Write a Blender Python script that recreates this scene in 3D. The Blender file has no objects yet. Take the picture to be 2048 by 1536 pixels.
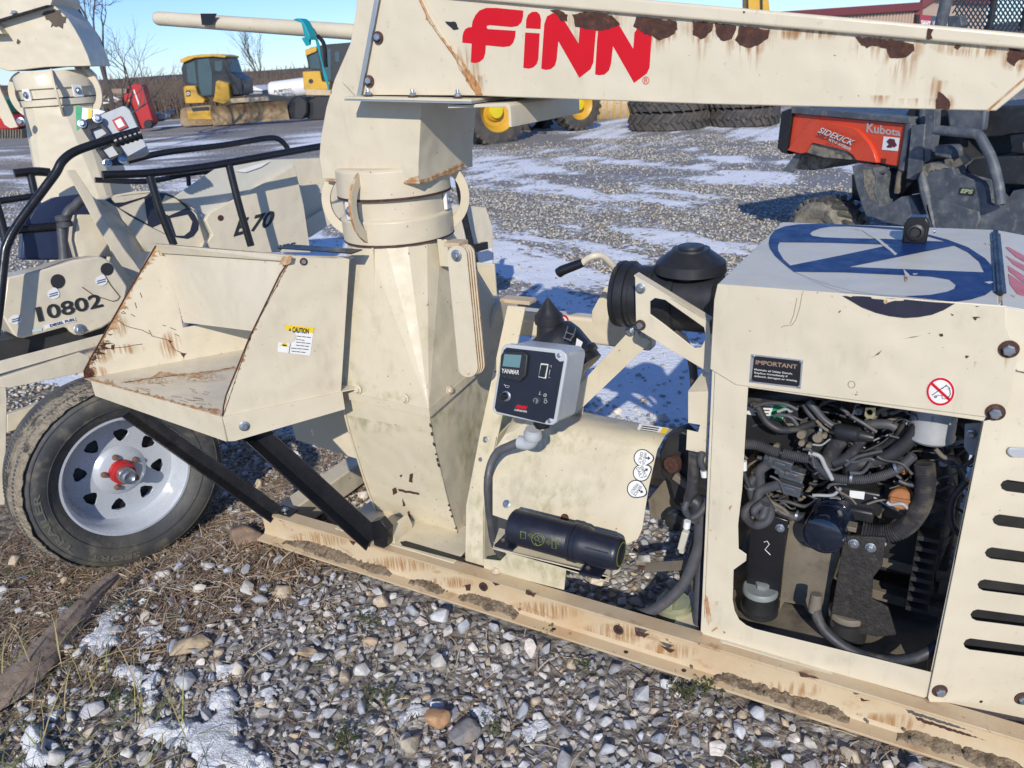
import bpy, bmesh, math, random
import numpy as np
from mathutils import Vector, Matrix
from mathutils.geometry import tessellate_polygon
random.seed(7); RS=np.random.RandomState(11)
S=bpy.context.scene; COL=S.collection
# ---------------------------------------------------------------- camera
H=1.635; F=1540.; CX,CY=1024.,768.
AX=Vector((2874,-450,-1540)).normalized()
AZ=Vector((-267,3732,-1540)); AZ=(AZ-AZ.dot(AX)*AX).normalized()
AY=AZ.cross(AX); AY=AY if AY.z>0 else -AY
RIGHT=Vector((AX.x,AY.x,AZ.x)); UP=Vector((AX.y,AY.y,AZ.y)); FWD=Vector((AX.z,AY.z,AZ.z))
CAM=Vector((0,0,H))
cd=bpy.data.cameras.new('camera'); cam=bpy.data.objects.new('camera',cd); COL.objects.link(cam)
cd.sensor_width=36; cd.lens=36*F/2048; cd.clip_end=1500; cd.clip_start=.05
cam.matrix_world=Matrix(((RIGHT.x,UP.x,-FWD.x,0),(RIGHT.y,UP.y,-FWD.y,0),(RIGHT.z,UP.z,-FWD.z,H),(0,0,0,1)))
cd.dof.use_dof=True; cd.dof.focus_distance=2.4; cd.dof.aperture_fstop=7.0
S.camera=cam
# ---------------------------------------------------------------- light
SUN=Vector((.42,-1,.60)).normalized()
w=bpy.data.worlds.new("World"); S.world=w; w.use_nodes=True
nt=w.node_tree; nt.nodes.clear()
sk=nt.nodes.new('ShaderNodeTexSky'); sk.sky_type='NISHITA'; sk.sun_disc=False
sk.sun_elevation=math.asin(SUN.z); sk.sun_rotation=math.atan2(SUN.x,SUN.y)
sk.air_density=1.0; sk.dust_density=.1; sk.ozone_density=4.0; sk.altitude=200
bg=nt.nodes.new('ShaderNodeBackground'); bg.inputs[1].default_value=.15
wo=nt.nodes.new('ShaderNodeOutputWorld'); tn_=nt.nodes.new('ShaderNodeMix'); tn_.data_type='RGBA'; tn_.blend_type='MULTIPLY'; tn_.inputs[0].default_value=1; tn_.inputs[7].default_value=(.61,.73,1.0,1); nt.links.new(sk.outputs[0],tn_.inputs[6]); nt.links.new(tn_.outputs[2],bg.inputs[0]); nt.links.new(bg.outputs[0],wo.inputs[0])
sd=bpy.data.lights.new('sun','SUN'); sd.energy=4.0; sd.angle=math.radians(.55); sd.color=(1,.94,.84)
so=bpy.data.objects.new('sun',sd); COL.objects.link(so); so.rotation_euler=SUN.to_track_quat('Z','Y').to_euler()
S.view_settings.view_transform='Standard'; S.view_settings.look='None'; S.view_settings.exposure=.05; S.view_settings.gamma=1
S.view_settings.use_curve_mapping=False
# ---------------------------------------------------------------- pixel -> place helpers (point on a real plane)
def ray(x,y):
    c=((x-CX)/F,-(y-CY)/F,1.); return RIGHT*c[0]+UP*c[1]+FWD*c[2]
def oY(x,y,Y): r=ray(x,y); return CAM+r*(Y/r.y)
def oX(x,y,X): r=ray(x,y); return CAM+r*(X/r.x)
def oZ(x,y,z=0.): r=ray(x,y); return CAM+r*((z-H)/r.z)
def oP(x,y,P,n): P=Vector(P); n=Vector(n); r=ray(x,y); return CAM+r*((P-CAM).dot(n)/r.dot(n))
def PY(Y): return lambda x,y:oY(x,y,Y)
def PX(X): return lambda x,y:oX(x,y,X)
def PZ(Z): return lambda x,y:oZ(x,y,Z)
def PP(P,n): return lambda x,y:oP(x,y,P,n)
def FD(d):
    n=Vector((FWD.x,FWD.y,0)).normalized(); P=CAM+FWD*0+n*d
    return lambda x,y,k=0: oP(x,y,P+n*k,n)
# ---------------------------------------------------------------- materials
def mat(name,base,rough=.5,metal=0.,spec=.5,bump=0.,bscale=200.,var=0.,vscale=8.,layers=(),emit=None,coat=0.,attr=None,trans=0.,dent=0.):
    """layers: (colour, noise scale (x,y,z), lo, hi, strength) painted over the base through thresholded noise"""
    m=bpy.data.materials.new(name); m.use_nodes=True; t=m.node_tree; N=t.nodes; L=t.links
    b=N['Principled BSDF']; b.inputs['Roughness'].default_value=rough; b.inputs['Metallic'].default_value=metal
    b.inputs['Specular IOR Level'].default_value=spec
    if coat: b.inputs['Coat Weight'].default_value=coat; b.inputs['Coat Roughness'].default_value=.1
    if trans: b.inputs['Transmission Weight'].default_value=trans
    geo=N.new('ShaderNodeNewGeometry')
    def noise(sc,det=5,off=0.,rgh=.6):
        mp=N.new('ShaderNodeMapping'); L.new(geo.outputs['Position'],mp.inputs['Vector'])
        mp.inputs['Scale'].default_value=sc if hasattr(sc,'__len__') else (sc,)*3
        mp.inputs['Location'].default_value=(off,off*1.7,off*.3)
        n=N.new('ShaderNodeTexNoise'); n.inputs['Scale'].default_value=1; n.inputs['Detail'].default_value=det; n.inputs['Roughness'].default_value=rgh
        L.new(mp.outputs[0],n.inputs['Vector']); return n.outputs['Fac']
    if attr:
        a=N.new('ShaderNodeAttribute'); a.attribute_name=attr; cur=a.outputs['Color']
    else:
        r=N.new('ShaderNodeRGB'); r.outputs[0].default_value=(*base,1); cur=r.outputs[0]
    def mix(A,B,fac,mode='MIX'):
        x=N.new('ShaderNodeMix'); x.data_type='RGBA'; x.blend_type=mode
        if hasattr(fac,'is_linked') or not isinstance(fac,(int,float)): L.new(fac,x.inputs[0])
        else: x.inputs[0].default_value=fac
        L.new(A,x.inputs[6])
        if isinstance(B,tuple): x.inputs[7].default_value=(*B,1)
        else: L.new(B,x.inputs[7])
        return x.outputs[2]
    if var:
        mr=N.new('ShaderNodeMapRange'); L.new(noise(vscale,6,3.1),mr.inputs[0]); mr.inputs[1].default_value=.3; mr.inputs[2].default_value=.7
        mr.inputs[3].default_value=1-var; mr.inputs[4].default_value=1+var
        cb=N.new('ShaderNodeCombineColor'); [L.new(mr.outputs[0],cb.inputs[i]) for i in range(3)]
        cur=mix(cur,cb.outputs[0],1.0,'MULTIPLY')
    rf=None
    for i,(c,sc,lo,hi,st) in enumerate(layers):
        mr=N.new('ShaderNodeMapRange'); L.new(noise(sc,6,7.3*(i+1)),mr.inputs[0]); mr.inputs[1].default_value=lo; mr.inputs[2].default_value=hi
        mr.inputs[3].default_value=0; mr.inputs[4].default_value=st
        cur=mix(cur,c,mr.outputs[0])
    L.new(cur,b.inputs['Base Color'])
    if emit: b.inputs['Emission Color'].default_value=(*emit,1); b.inputs['Emission Strength'].default_value=1
    if bump:
        bp=N.new('ShaderNodeBump'); bp.inputs['Strength'].default_value=1; bp.inputs['Distance'].default_value=bump
        L.new(noise(bscale,4,1.),bp.inputs['Height']); L.new(bp.outputs[0],b.inputs['Normal'])
        if dent:
            b2=N.new('ShaderNodeBump'); b2.inputs['Distance'].default_value=dent; L.new(noise(5.5,2,4.),b2.inputs['Height']); L.new(b2.outputs[0],bp.inputs['Normal'])
    rr=N.new('ShaderNodeMapRange'); L.new(noise(25,5,9.),rr.inputs[0]); rr.inputs[1].default_value=.3; rr.inputs[2].default_value=.7
    rr.inputs[3].default_value=max(.03,rough-.1); rr.inputs[4].default_value=min(1,rough+.12); L.new(rr.outputs[0],b.inputs['Roughness'])
    return m
CREAM=(.60,.525,.385)
rustc=(.12,.045,.02); tanc=(.50,.33,.16)
chips=((.13,.05,.022),(70,70,70),.685,.70,1.)
grime=((.40,.345,.235),(2.2,2.2,2.2),.42,.8,.25)
paint=mat('cream_paint',CREAM,.42,dent=.012,bump=.0004,bscale=260,var=.05,vscale=2.5,layers=[grime,((.33,.29,.2),(28,28,4),.62,.8,.3),chips])
paint_clean=mat('cream_paint_clean',(.62,.55,.41),.38,dent=.014,bump=.0003,bscale=260,var=.04,vscale=2.,layers=[grime,((.35,.3,.21),(26,26,5),.60,.8,.30),((.30,.26,.19),(55,55,55),.62,.74,.35),((.14,.055,.024),(60,60,60),.72,.73,1.)])
paint_moss=mat('cream_paint_mossy',(.585,.515,.37),.5,dent=.014,bump=.0005,bscale=220,var=.06,vscale=3,layers=[((.40,.38,.20),(3,3,3),.48,.75,.25),((.22,.22,.07),(11,11,7),.60,.80,.5),((.27,.25,.14),(60,60,30),.60,.78,.35),chips])
paint_rusty=mat('cream_paint_rusty',(.53,.42,.27),.5,bump=.0006,bscale=120,var=.08,vscale=4,layers=[((.44,.25,.10),(5,5,5),.45,.75,.6),((.25,.10,.035),(9,9,16),.58,.72,.75),((.13,.05,.02),(40,40,60),.66,.7,.9)])
paint_skylit=mat('cream_paint_skylit',(.56,.54,.46),.4,dent=.008,bump=.0003,bscale=200,var=.04,layers=[((.42,.40,.33),(5,5,5),.5,.8,.3),((.2,.1,.05),(60,60,60),.73,.74,.9)])  # cream greyed and cooled: the tops' weaker sky light put into the colour
rust=mat('rust',(.06,.025,.017),.85,bump=.004,bscale=90,var=.3,vscale=60,layers=[((.17,.06,.025),(45,45,45),.5,.68,.55),((.045,.022,.018),(70,70,70),.52,.66,.8)])
rust_light=mat('rust_stain',(.40,.20,.075),.8,bump=.001,var=.25,vscale=50,layers=[((.55,.47,.33),(50,50,20),.45,.6,.85),((.17,.07,.03),(90,90,60),.56,.66,.8)])
black=mat('black_paint',(.012,.012,.014),.28,var=.2,bump=.0003,bscale=120)
plast=mat('black_plastic',(.018,.019,.022),.42,bump=.0003,bscale=300,var=.15,layers=[((.06,.058,.05),(20,20,20),.55,.8,.4)])
navy=mat('navy_plastic',(.012,.014,.024),.38,bump=.0003,bscale=400,var=.1,layers=[((.07,.065,.05),(18,18,18),.62,.8,.35)])
hosem=mat('hose_rubber',(.032,.032,.036),.5,var=.25,vscale=30,layers=[((.19,.165,.12),(22,22,22),.50,.72,.6)])
loom=mat('split_loom',(.065,.066,.075),.5,var=.2,vscale=30,layers=[((.17,.14,.09),(14,14,14),.58,.8,.5)])
engm=mat('engine_casting',(.07,.062,.053),.55,bump=.001,bscale=80,var=.4,vscale=15,layers=[((.26,.20,.14),(12,12,12),.46,.68,.75)])
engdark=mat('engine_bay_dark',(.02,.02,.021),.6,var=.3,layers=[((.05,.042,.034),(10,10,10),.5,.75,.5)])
dusty=mat('dusty_steel',(.16,.135,.10),.7,bump=.001,bscale=100,var=.2,layers=[((.03,.027,.024),(12,12,12),.5,.7,.6)])
greasy=mat('greasy_plate',(.025,.022,.02),.6,bump=.003,bscale=140,var=.4,vscale=60,layers=[((.09,.075,.055),(60,60,60),.55,.75,.5)])
zinc=mat('zinc_bolt',(.36,.39,.42),.32,metal=.8,var=.15,vscale=90,bump=.0003,bscale=200)
galv=mat('galvanised_edge',(.45,.48,.5),.35,metal=.6,var=.1)
blue=mat('blue_decal',(.008,.03,.125),.42,spec=.25,var=.08,layers=[((.03,.05,.10),(12,12,12),.6,.8,.3)])
dkblue=mat('dark_decal',(.022,.022,.04),.3,var=.08)
red=mat('red_decal',(.54,.010,.020),.5,spec=.15,var=.06,vscale=5)
pink=mat('faded_red_decal',(.55,.14,.14),.4,var=.1)
white=mat('white_sticker',(.72,.72,.70),.45,var=.04,vscale=20,layers=[((.5,.47,.38),(18,18,18),.55,.8,.3)])
greyp=mat('grey_box_plastic',(.42,.44,.45),.4,bump=.0003,bscale=300,var=.05,layers=[((.25,.26,.25),(10,10,10),.55,.8,.3)])
inkm=mat('black_ink',(.02,.02,.02),.5)
whiteink=mat('white_ink',(.62,.61,.56),.5,var=.1,vscale=60)
yellow=mat('yellow_sticker',(.75,.53,.02),.45)
lcd=mat('lcd_glass',(.11,.21,.22),.2,var=.05)
rubber=mat('tyre_rubber',(.05,.052,.055),.6,bump=.0012,bscale=90,var=.2,layers=[((.13,.12,.09),(5,5,5),.42,.7,.75),((.25,.215,.155),(14,14,14),.55,.72,.5)])
mud=mat('dry_mud',(.30,.25,.175),.95,bump=.03,bscale=45,var=.25,vscale=30,layers=[((.035,.035,.033),(16,16,16),.52,.60,.9)])
silver=mat('silver_wheel',(.50,.53,.57),.28,metal=.15,var=.05,bump=.0002,layers=[((.3,.29,.27),(9,9,9),.6,.8,.4)],coat=.3)
redp=mat('red_paint',(.42,.02,.022),.4,var=.12,vscale=20,layers=[((.2,.05,.04),(20,20,20),.6,.7,.4)])
orange=mat('orange_paint',(.62,.065,.025),.32,var=.05,vscale=6,layers=[((.45,.16,.08),(6,6,6),.5,.8,.35),((.5,.33,.2),(80,80,60),.66,.74,.5)])
utvp=mat('utv_plastic',(.07,.08,.095),.55,bump=.001,bscale=150,var=.2,vscale=8,layers=[((.17,.18,.18),(10,10,10),.42,.68,.7),((.27,.24,.18),(20,20,20),.58,.72,.6),((.3,.28,.22),(120,120,120),.66,.7,.7)])
utvm=mat('utv_mud',(.24,.21,.155),.95,bump=.008,bscale=50,var=.3,vscale=25,layers=[((.05,.052,.055),(14,14,14),.5,.62,.7)])
seatm=mat('utv_seat',(.025,.027,.03),.55,var=.2,layers=[((.1,.095,.08),(16,16,16),.55,.75,.5)])
brasscap=mat('orange_cap',(.33,.13,.04),.6,var=.15,vscale=40,layers=[((.16,.09,.05),(30,30,30),.5,.7,.5)])
greenp=mat('green_label',(.01,.30,.12),.4)
pale=mat('pale_green_metal',(.40,.41,.26),.35,metal=.35,var=.15,vscale=20,layers=[((.25,.24,.12),(12,12,20),.5,.75,.5)])
fgrey=mat('filter_grey',(.33,.34,.35),.4,var=.1,vscale=30)
cat=mat('yellow_machine',(.58,.33,.03),.45,var=.1,vscale=2,layers=[((.3,.2,.07),(2,2,2),.5,.7,.5)])
catm=mat('muddy_blade',(.30,.21,.11),.75,bump=.01,bscale=6,var=.25,vscale=1.5,layers=[((.16,.06,.035),(1.2,1.2,2),.5,.62,.7),((.36,.31,.22),(3,3,3),.55,.7,.5)])
cabglass=mat('cab_glass',(.03,.07,.09),.08,spec=.8)
cabdark=mat('cab_frame',(.02,.024,.03),.4,var=.2)
bwall=mat('beige_siding',(.44,.33,.26),.6,var=.03)
broof=mat('maroon_trim',(.19,.045,.045),.45,var=.08)
darktyre=mat('worn_tyre',(.055,.052,.05),.8,bump=.004,bscale=30,var=.3,vscale=6,layers=[((.11,.09,.07),(4,4,4),.42,.66,.85),((.22,.2,.17),(10,10,10),.6,.72,.5)])
bark=mat('bark',(.085,.07,.062),.9,var=.25,vscale=3)
wood=mat('old_wood',(.27,.20,.145),.9,bump=.004,bscale=(30),var=.3,vscale=14,layers=[((.36,.31,.25),(12,70,70),.5,.66,.6),((.06,.04,.03),(10,60,60),.56,.66,.7)])
brush=mat('dry_brush',(.10,.075,.06),1,var=.4,vscale=.6,layers=[((.19,.15,.11),(3,3,3),.5,.65,.6)])
straw=mat('dry_grass',(.2,.15,.09),.8,attr='Col')
leafm=mat('green_weed',(.055,.075,.022),.6,var=.4,vscale=30,layers=[((.14,.08,.03),(40,40,40),.55,.65,.6)])
snowm=mat('snow',(.78,.79,.80),.75,bump=.010,bscale=170,var=.03)
stonem=mat('stone',(.3,.3,.3),.75,bump=.0018,bscale=110,var=.22,vscale=70,attr='Col',layers=[((.10,.085,.07),(24,24,24),.58,.75,.5),((.5,.5,.5),(160,160,160),.6,.7,.3)])
dirtm=mat('packed_dirt',(.20,.145,.09),.95,bump=.012,bscale=90,var=.4,vscale=60,layers=[((.28,.24,.18),(90,90,90),.5,.62,.8),((.06,.045,.03),(30,30,30),.52,.62,.7)])
cloth=mat('dark_jacket',(.03,.035,.05),.9); skinm=mat('skin',(.5,.3,.22),.6)
teal=mat('teal_ribbon',(.01,.28,.33),.5)
# ---------------------------------------------------------------- mesh helpers
WL={}
def link(o,parent,c):
    COL.objects.link(o); WL[o.name]=Vector(c)
    if parent is not None: o.parent=parent; o.location=Vector(c)-WL[parent.name]
    else: o.location=c
def tagit(o,label=None,cat=None,group=None,kind=None):
    for k,v in(('label',label),('category',cat),('group',group),('kind',kind)):
        if v: o[k]=v
    return o
def thing(name,loc,label,cat,group=None):
    o=bpy.data.objects.new(name,None); o.empty_display_size=.1; link(o,None,loc); return tagit(o,label,cat,group)
class MB:
    def __init__(s): s.v=[]; s.f=[]; s.m=[]
    def add(s,vs,fs,mi=0):
        b=len(s.v); s.v+= [Vector(v) for v in vs]; s.f+=[tuple(i+b for i in f) for f in fs]; s.m+=[mi]*len(fs); return s
    def box(s,c,size,ax=None,mi=0):
        c=Vector(c); ax=ax or (Vector((1,0,0)),Vector((0,1,0)),Vector((0,0,1)))
        vs=[c+ax[0]*(size[0]/2*i)+ax[1]*(size[1]/2*j)+ax[2]*(size[2]/2*k) for i in(-1,1) for j in(-1,1) for k in(-1,1)]
        return s.add(vs,[(0,1,3,2),(4,6,7,5),(0,4,5,1),(2,3,7,6),(0,2,6,4),(1,5,7,3)],mi)
    def beam(s,a,b,wd,th,up=Vector((0,0,1)),mi=0):
        a=Vector(a);b=Vector(b); d=(b-a); l=d.length; d.normalize(); x=d.cross(Vector(up)).normalized(); z=x.cross(d)
        return s.box((a+b)/2,(l,wd,th),(d,x,z),mi)
    def prism(s,pts,off,mi=0,me=None,holes=()):
        """plate: outline (and holes) of 3D points, extruded by vector off"""
        off=Vector(off); loops=[[Vector(p) for p in pts]]+[[Vector(p) for p in h] for h in holes]
        flat=[p for l in loops for p in l]; n=len(flat)
        tris=tessellate_polygon(loops)
        nn=Vector((0,0,0))
        for i,p in enumerate(loops[0]): nn+=p.cross(loops[0][(i+1)%len(loops[0])])
        ts=[]
        for t in tris:
            a,b_,c=[flat[i] for i in t]
            k=(b_-a).cross(c-a).dot(off)
            ts.append(tuple(t) if k<0 else tuple(reversed(t)))
        s.add(flat+[p+off for p in flat],ts+[tuple(i+n for i in reversed(t)) for t in ts],mi)
        b0=len(s.v)-2*n; k=0; side=[]
        for li,l in enumerate(loops):
            m=len(l)
            for i in range(m):
                a=k+i; b_=k+(i+1)%m
                side.append((b0+a,b0+b_,b0+b_+n,b0+a+n))
            k+=m
        s.f+=side; s.m+=[mi if me is None else me]*len(side); return s
    def tube(s,pts,r,n=10,cap=True,smooth=True,rib=0,ribd=.15,mi=0,sub=6):
        pts=[Vector(p) for p in pts]
        if smooth and len(pts)>2: pts=catmull(pts,sub)
        if rib:
            L=sum((pts[i+1]-pts[i]).length for i in range(len(pts)-1)); pts=resample(pts,max(6,int(L/rib*2)))
        rs=r if hasattr(r,'__len__') else None
        up=Vector((0,0,1)); rings=[]; prev=None
        for i,p in enumerate(pts):
            d=(pts[min(i+1,len(pts)-1)]-pts[max(i-1,0)]).normalized()
            if prev is None:
                x=d.cross(up); x=x if x.length>.05 else d.cross(Vector((1,0,0)))
            else: x=prev-d*prev.dot(d)
            x.normalize(); prev=x; y=d.cross(x)
            t=i/max(1,len(pts)-1)
            rr=(rs[0]*(1-t)+rs[-1]*t) if rs else r
            if rib: rr*=(1+ribd*(.5 if i%2 else -.5))
            rings.append([p+(x*math.cos(a)+y*math.sin(a))*rr for a in [2*math.pi*k/n for k in range(n)]])
        return s.rings(rings,cap,mi)
    def rings(s,R,cap=True,mi=0,closed=False):
        n=len(R[0]); vs=[v for r in R for v in r]; fs=[]
        m=len(R)
        for i in range(m if closed else m-1):
            for k in range(n):
                a=i*n+k;b=i*n+(k+1)%n;c=((i+1)%m)*n+(k+1)%n;d=((i+1)%m)*n+k; fs.append((a,b,c,d))
        if cap and not closed: fs+=[tuple(reversed(range(n))),tuple((m-1)*n+k for k in range(n))]
        return s.add(vs,fs,mi)
    def lathe(s,c,axis,prof,n=32,mi=0,cap=True,closed=False):
        """prof: (distance along axis, radius)"""
        c=Vector(c); ax=Vector(axis).normalized(); x=ax.cross(Vector((0,0,1)))
        x=x if x.length>.05 else ax.cross(Vector((0,1,0))); x.normalize(); y=ax.cross(x)
        return s.rings([[c+ax*h+(x*math.cos(a)+y*math.sin(a))*max(r,1e-5) for a in [2*math.pi*k/n for k in range(n)]] for h,r in prof],cap,mi,closed)
    def build(s,name,mats,parent=None,bev=0.,sharp=32,flip=True,label=None,seg=2):
        me=bpy.data.meshes.new(name); c=sum(s.v,Vector())/max(1,len(s.v))
        me.from_pydata([v-c for v in s.v],[],s.f)
        mats=mats if isinstance(mats,(list,tuple)) else [mats]
        for m in mats: me.materials.append(m)
        me.polygons.foreach_set('material_index',s.m); 
        bm=bmesh.new(); bm.from_mesh(me)
        if flip: bmesh.ops.recalc_face_normals(bm,faces=bm.faces)
        bm.to_mesh(me); bm.free()
        me.polygons.foreach_set('use_smooth',[True]*len(me.polygons)); me.set_sharp_from_angle(angle=math.radians(sharp))
        o=bpy.data.objects.new(name,me); link(o,parent,c)
        if bev:
            b=o.modifiers.new('bevel','BEVEL'); b.width=bev; b.segments=seg; b.limit_method='ANGLE'; b.angle_limit=math.radians(35); b.harden_normals=False
        if label: o['label']=label
        return o
def catmull(p,sub=6):
    q=[p[0]+(p[0]-p[1])]+list(p)+[p[-1]+(p[-1]-p[-2])]; out=[]
    for i in range(1,len(q)-2):
        a,b,c,d=q[i-1],q[i],q[i+1],q[i+2]
        for k in range(sub):
            t=k/sub; out.append(.5*((2*b)+(c-a)*t+(2*a-5*b+4*c-d)*t*t+(3*b-a-3*c+d)*t**3))
    out.append(p[-1]); return out
def resample(p,n):
    d=[0]
    for i in range(len(p)-1): d.append(d[-1]+(p[i+1]-p[i]).length)
    out=[];j=0
    for k in range(n+1):
        s=d[-1]*k/n
        while j<len(d)-2 and d[j+1]<s: j+=1
        t=(s-d[j])/max(1e-9,d[j+1]-d[j]); out.append(p[j].lerp(p[j+1],min(1,t)))
    return out
def pl(f,pts): return [f(*p) for p in pts]
def circ(c,r,n=24,a0=0,a1=2*math.pi):
    return [(c[0]+r*math.cos(a0+(a1-a0)*k/n),c[1]+r*math.sin(a0+(a1-a0)*k/n)) for k in range(n)]
def lin(s,k,ox,oy): return [(ox+x*k,oy+y*k) for x,y in s]
def plate(name,f,pts,off,mats,parent,bev=.0015,holes=(),me=None,label=None):
    return MB().prism(pl(f,pts),off,0,me,[pl(f,h) for h in holes]).build(name,mats,parent,bev,label=label)
def jag(pts,amp=2.,step=5.,rnd=random):
    out=[]; n=len(pts)
    for i in range(n):
        a=pts[i]; b=pts[(i+1)%n]; L=math.hypot(b[0]-a[0],b[1]-a[1]); k=max(1,int(L/step))
        for j in range(k):
            t=j/k; out.append((a[0]+(b[0]-a[0])*t+rnd.uniform(-amp,amp),a[1]+(b[1]-a[1])*t+rnd.uniform(-amp,amp)))
    return out
def decal(name,f,pts,nrm,m,parent,off=.0012,holes=(),label=None,jagged=0,th=.0004):
    nrm=Vector(nrm).normalized()
    if jagged: pts=jag(pts,jagged)
    return MB().prism([p+nrm*off for p in pl(f,pts)],nrm*th,0,None,[[p+nrm*off for p in pl(f,h)] for h in holes]).build(name,m,parent,label=label)
TXT={}
def textmesh(s,bold=0.,shear=0.):
    k=(s,bold,shear)
    if k not in TXT:
        cu=bpy.data.curves.new('t','FONT'); cu.body=s; cu.offset=bold; cu.shear=shear; cu.resolution_u=3
        ob=bpy.data.objects.new('t',cu); me=bpy.data.meshes.new_from_object(ob)
        v=[(a.co.x,a.co.y) for a in me.vertices]; fs=[tuple(p.vertices) for p in me.polygons]
        bpy.data.objects.remove(ob); bpy.data.curves.remove(cu); bpy.data.meshes.remove(me)
        xs=[a[0] for a in v]; ys=[a[1] for a in v]
        x0,x1,y0,y1=min(xs),max(xs),min(ys),max(ys)
        TXT[k]=([((x-x0)/(x1-x0),(y-y0)/(y1-y0)) for x,y in v],fs)
    return TXT[k]
def text(s,f,quad,nrm,m,parent,name='lettering',off=.0022,bold=0.,shear=0.):
    """quad: pixel corners bottom-left, bottom-right, top-right, top-left on surface f"""
    v,fs=textmesh(s,bold,shear); nrm=Vector(nrm).normalized(); A,B,C,D=[Vector(q) for q in quad]; pts=[]
    for u,t in v:
        q=A*(1-u)*(1-t)+B*u*(1-t)+C*u*t+D*(1-u)*t; pts.append(f(q.x,q.y)+nrm*off)
    return MB().add(pts,fs).build(name,m,parent,flip=False)
def face(n): return Vector(n).normalized()
def bolt_mesh(r,m1,m2,name='bolt'):
    b=MB(); b.lathe((0,0,0),(0,0,1),[(0,0.001),(0,r*1.5),(r*.22,r*1.5),(r*.3,r*1.35)],20,1)
    b.lathe((0,0,r*.25),(0,0,1),[(0,r*.95),(r*.75,r*.95),(r*.9,r*.75)],6,0)
    me=bpy.data.meshes.new(name); me.from_pydata(b.v,[],b.f); me.materials.append(m1); me.materials.append(m2)
    me.polygons.foreach_set('material_index',b.m); me.polygons.foreach_set('use_smooth',[True]*len(me.polygons)); me.set_sharp_from_angle(angle=.5)
    return me
BZ=bolt_mesh(.0088,zinc,zinc); BR=bolt_mesh(.0095,zinc,rust); BP=bolt_mesh(.0085,paint,paint)
def bolt(p,n,parent,me=BZ,s=1.,name='bolt'):
    o=bpy.data.objects.new(name,me); link(o,parent,p); o.rotation_euler=(Vector(n).to_track_quat('Z','Y')@__import__('mathutils').Quaternion((0,0,1),random.random())).to_euler(); o.scale=(s,)*3; return o
FY=Vector((0,-1,0)); UPZ=Vector((0,0,1)); RX=Vector((1,0,0))
# ================================================================ ground (structure)
def vnoise(x,y,seed=0):
    def h(i,j):
        n=(i*374761393+j*668265263+seed*1442695041)&0xffffffff
        n=((n^(n>>13))*1274126177)&0xffffffff; return ((n^(n>>16))&0xffff)/65535.
    xi=np.floor(x).astype(np.int64); yi=np.floor(y).astype(np.int64); u=x-xi; v=y-yi; u=u*u*(3-2*u); v=v*v*(3-2*v)
    return (h(xi,yi)*(1-u)+h(xi+1,yi)*u)*(1-v)+(h(xi,yi+1)*(1-u)+h(xi+1,yi+1)*u)*v
def fbm(x,y,seed=0,o=4):
    s=0;a=.5
    for k in range(o): s=s+a*vnoise(x*2**k,y*2**k,seed+k); a*=.5
    return s/(1-.5**o)
def rot(x,y,a): return x*math.cos(a)+y*math.sin(a),-x*math.sin(a)+y*math.cos(a)
def snow_at(x,y):
    """snow cover 0..1 by place in the yard"""
    u,v=rot(x,y,-.49)   # u runs across the view
    streak=fbm(u*.55+9,v*1.7,3,5); fine=fbm(u*3+4,v*7,8,4)
    d=np.hypot(x,y)
    base=np.interp(d,[2.2,2.7,4.6,5.6,6.8,8,10,16,26,60],[.15,.95,.95,.72,.55,.47,.46,.47,.50,.34])
    gap=((x<-1.7)&(y<2.6))|((x>-.3)&(d<3.2)); base=np.where(gap,.2,base)
    return base+(streak-.5)*1.1+(fine-.5)*.45
def sstep(t): t=np.clip(t,0,1); return t*t*(3-2*t)
def height(x,y):
    d=np.hypot(x,y)
    h=-.145*sstep((-2.22-x)/.4)*sstep((4.2-y)/1.5)+(fbm(x*1.6,y*1.6,21,3)-.5)*.035*np.clip((d-2.6)/2,0,1)+(fbm(x*9,y*9,5,3)-.5)*.012
    return h
def axis(lo,hi,c0,c1,fine):
    a=list(np.arange(c0,c1,fine)); s=fine
    while a[-1]<hi: s*=1.12; a.append(a[-1]+s)
    s=fine
    while a[0]>lo: s*=1.12; a.insert(0,a[0]-s)
    return np.array(a)
gx=axis(-420,420,-6.5,2.2,.04); gy=axis(-60,600,.2,9.,.04)
GX,GY=np.meshgrid(gx,gy); GZ=height(GX,GY); SN=snow_at(GX,GY)
ground_me=bpy.data.meshes.new('ground'); nx,ny=len(gx),len(gy)
co=np.stack([GX,GY,GZ+.006*np.clip((SN-.5)*6,0,1)*(np.hypot(GX,GY)>2.3)],-1).reshape(-1,3)
ii=np.arange(nx*ny).reshape(ny,nx); fc=np.stack([ii[:-1,:-1],ii[:-1,1:],ii[1:,1:],ii[1:,:-1]],-1).reshape(-1,4)
def fast_mesh(me,co,fc,k):
    me.vertices.add(len(co)); me.vertices.foreach_set('co',co.astype(np.float32).ravel())
    me.loops.add(fc.size); me.loops.foreach_set('vertex_index',fc.astype(np.int32).ravel())
    me.polygons.add(len(fc)); me.polygons.foreach_set('loop_start',np.arange(0,fc.size,k,dtype=np.int32)); me.update(calc_edges=True)
fast_mesh(ground_me,co,fc,4); ground_me.polygons.foreach_set('use_smooth',[True]*len(fc))
def colattr(me,c):
    a=me.color_attributes.new('Col','FLOAT_COLOR','POINT'); d=np.ones((len(me.vertices),4),np.float32); d[:,:3]=c; a.data.foreach_set('color',d.ravel())
zc=np.zeros((nx*ny,3)); zc[:,0]=np.clip(SN,0,1).ravel(); zc[:,1]=fbm(GX*.35,GY*1.1,40,4).ravel()
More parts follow.
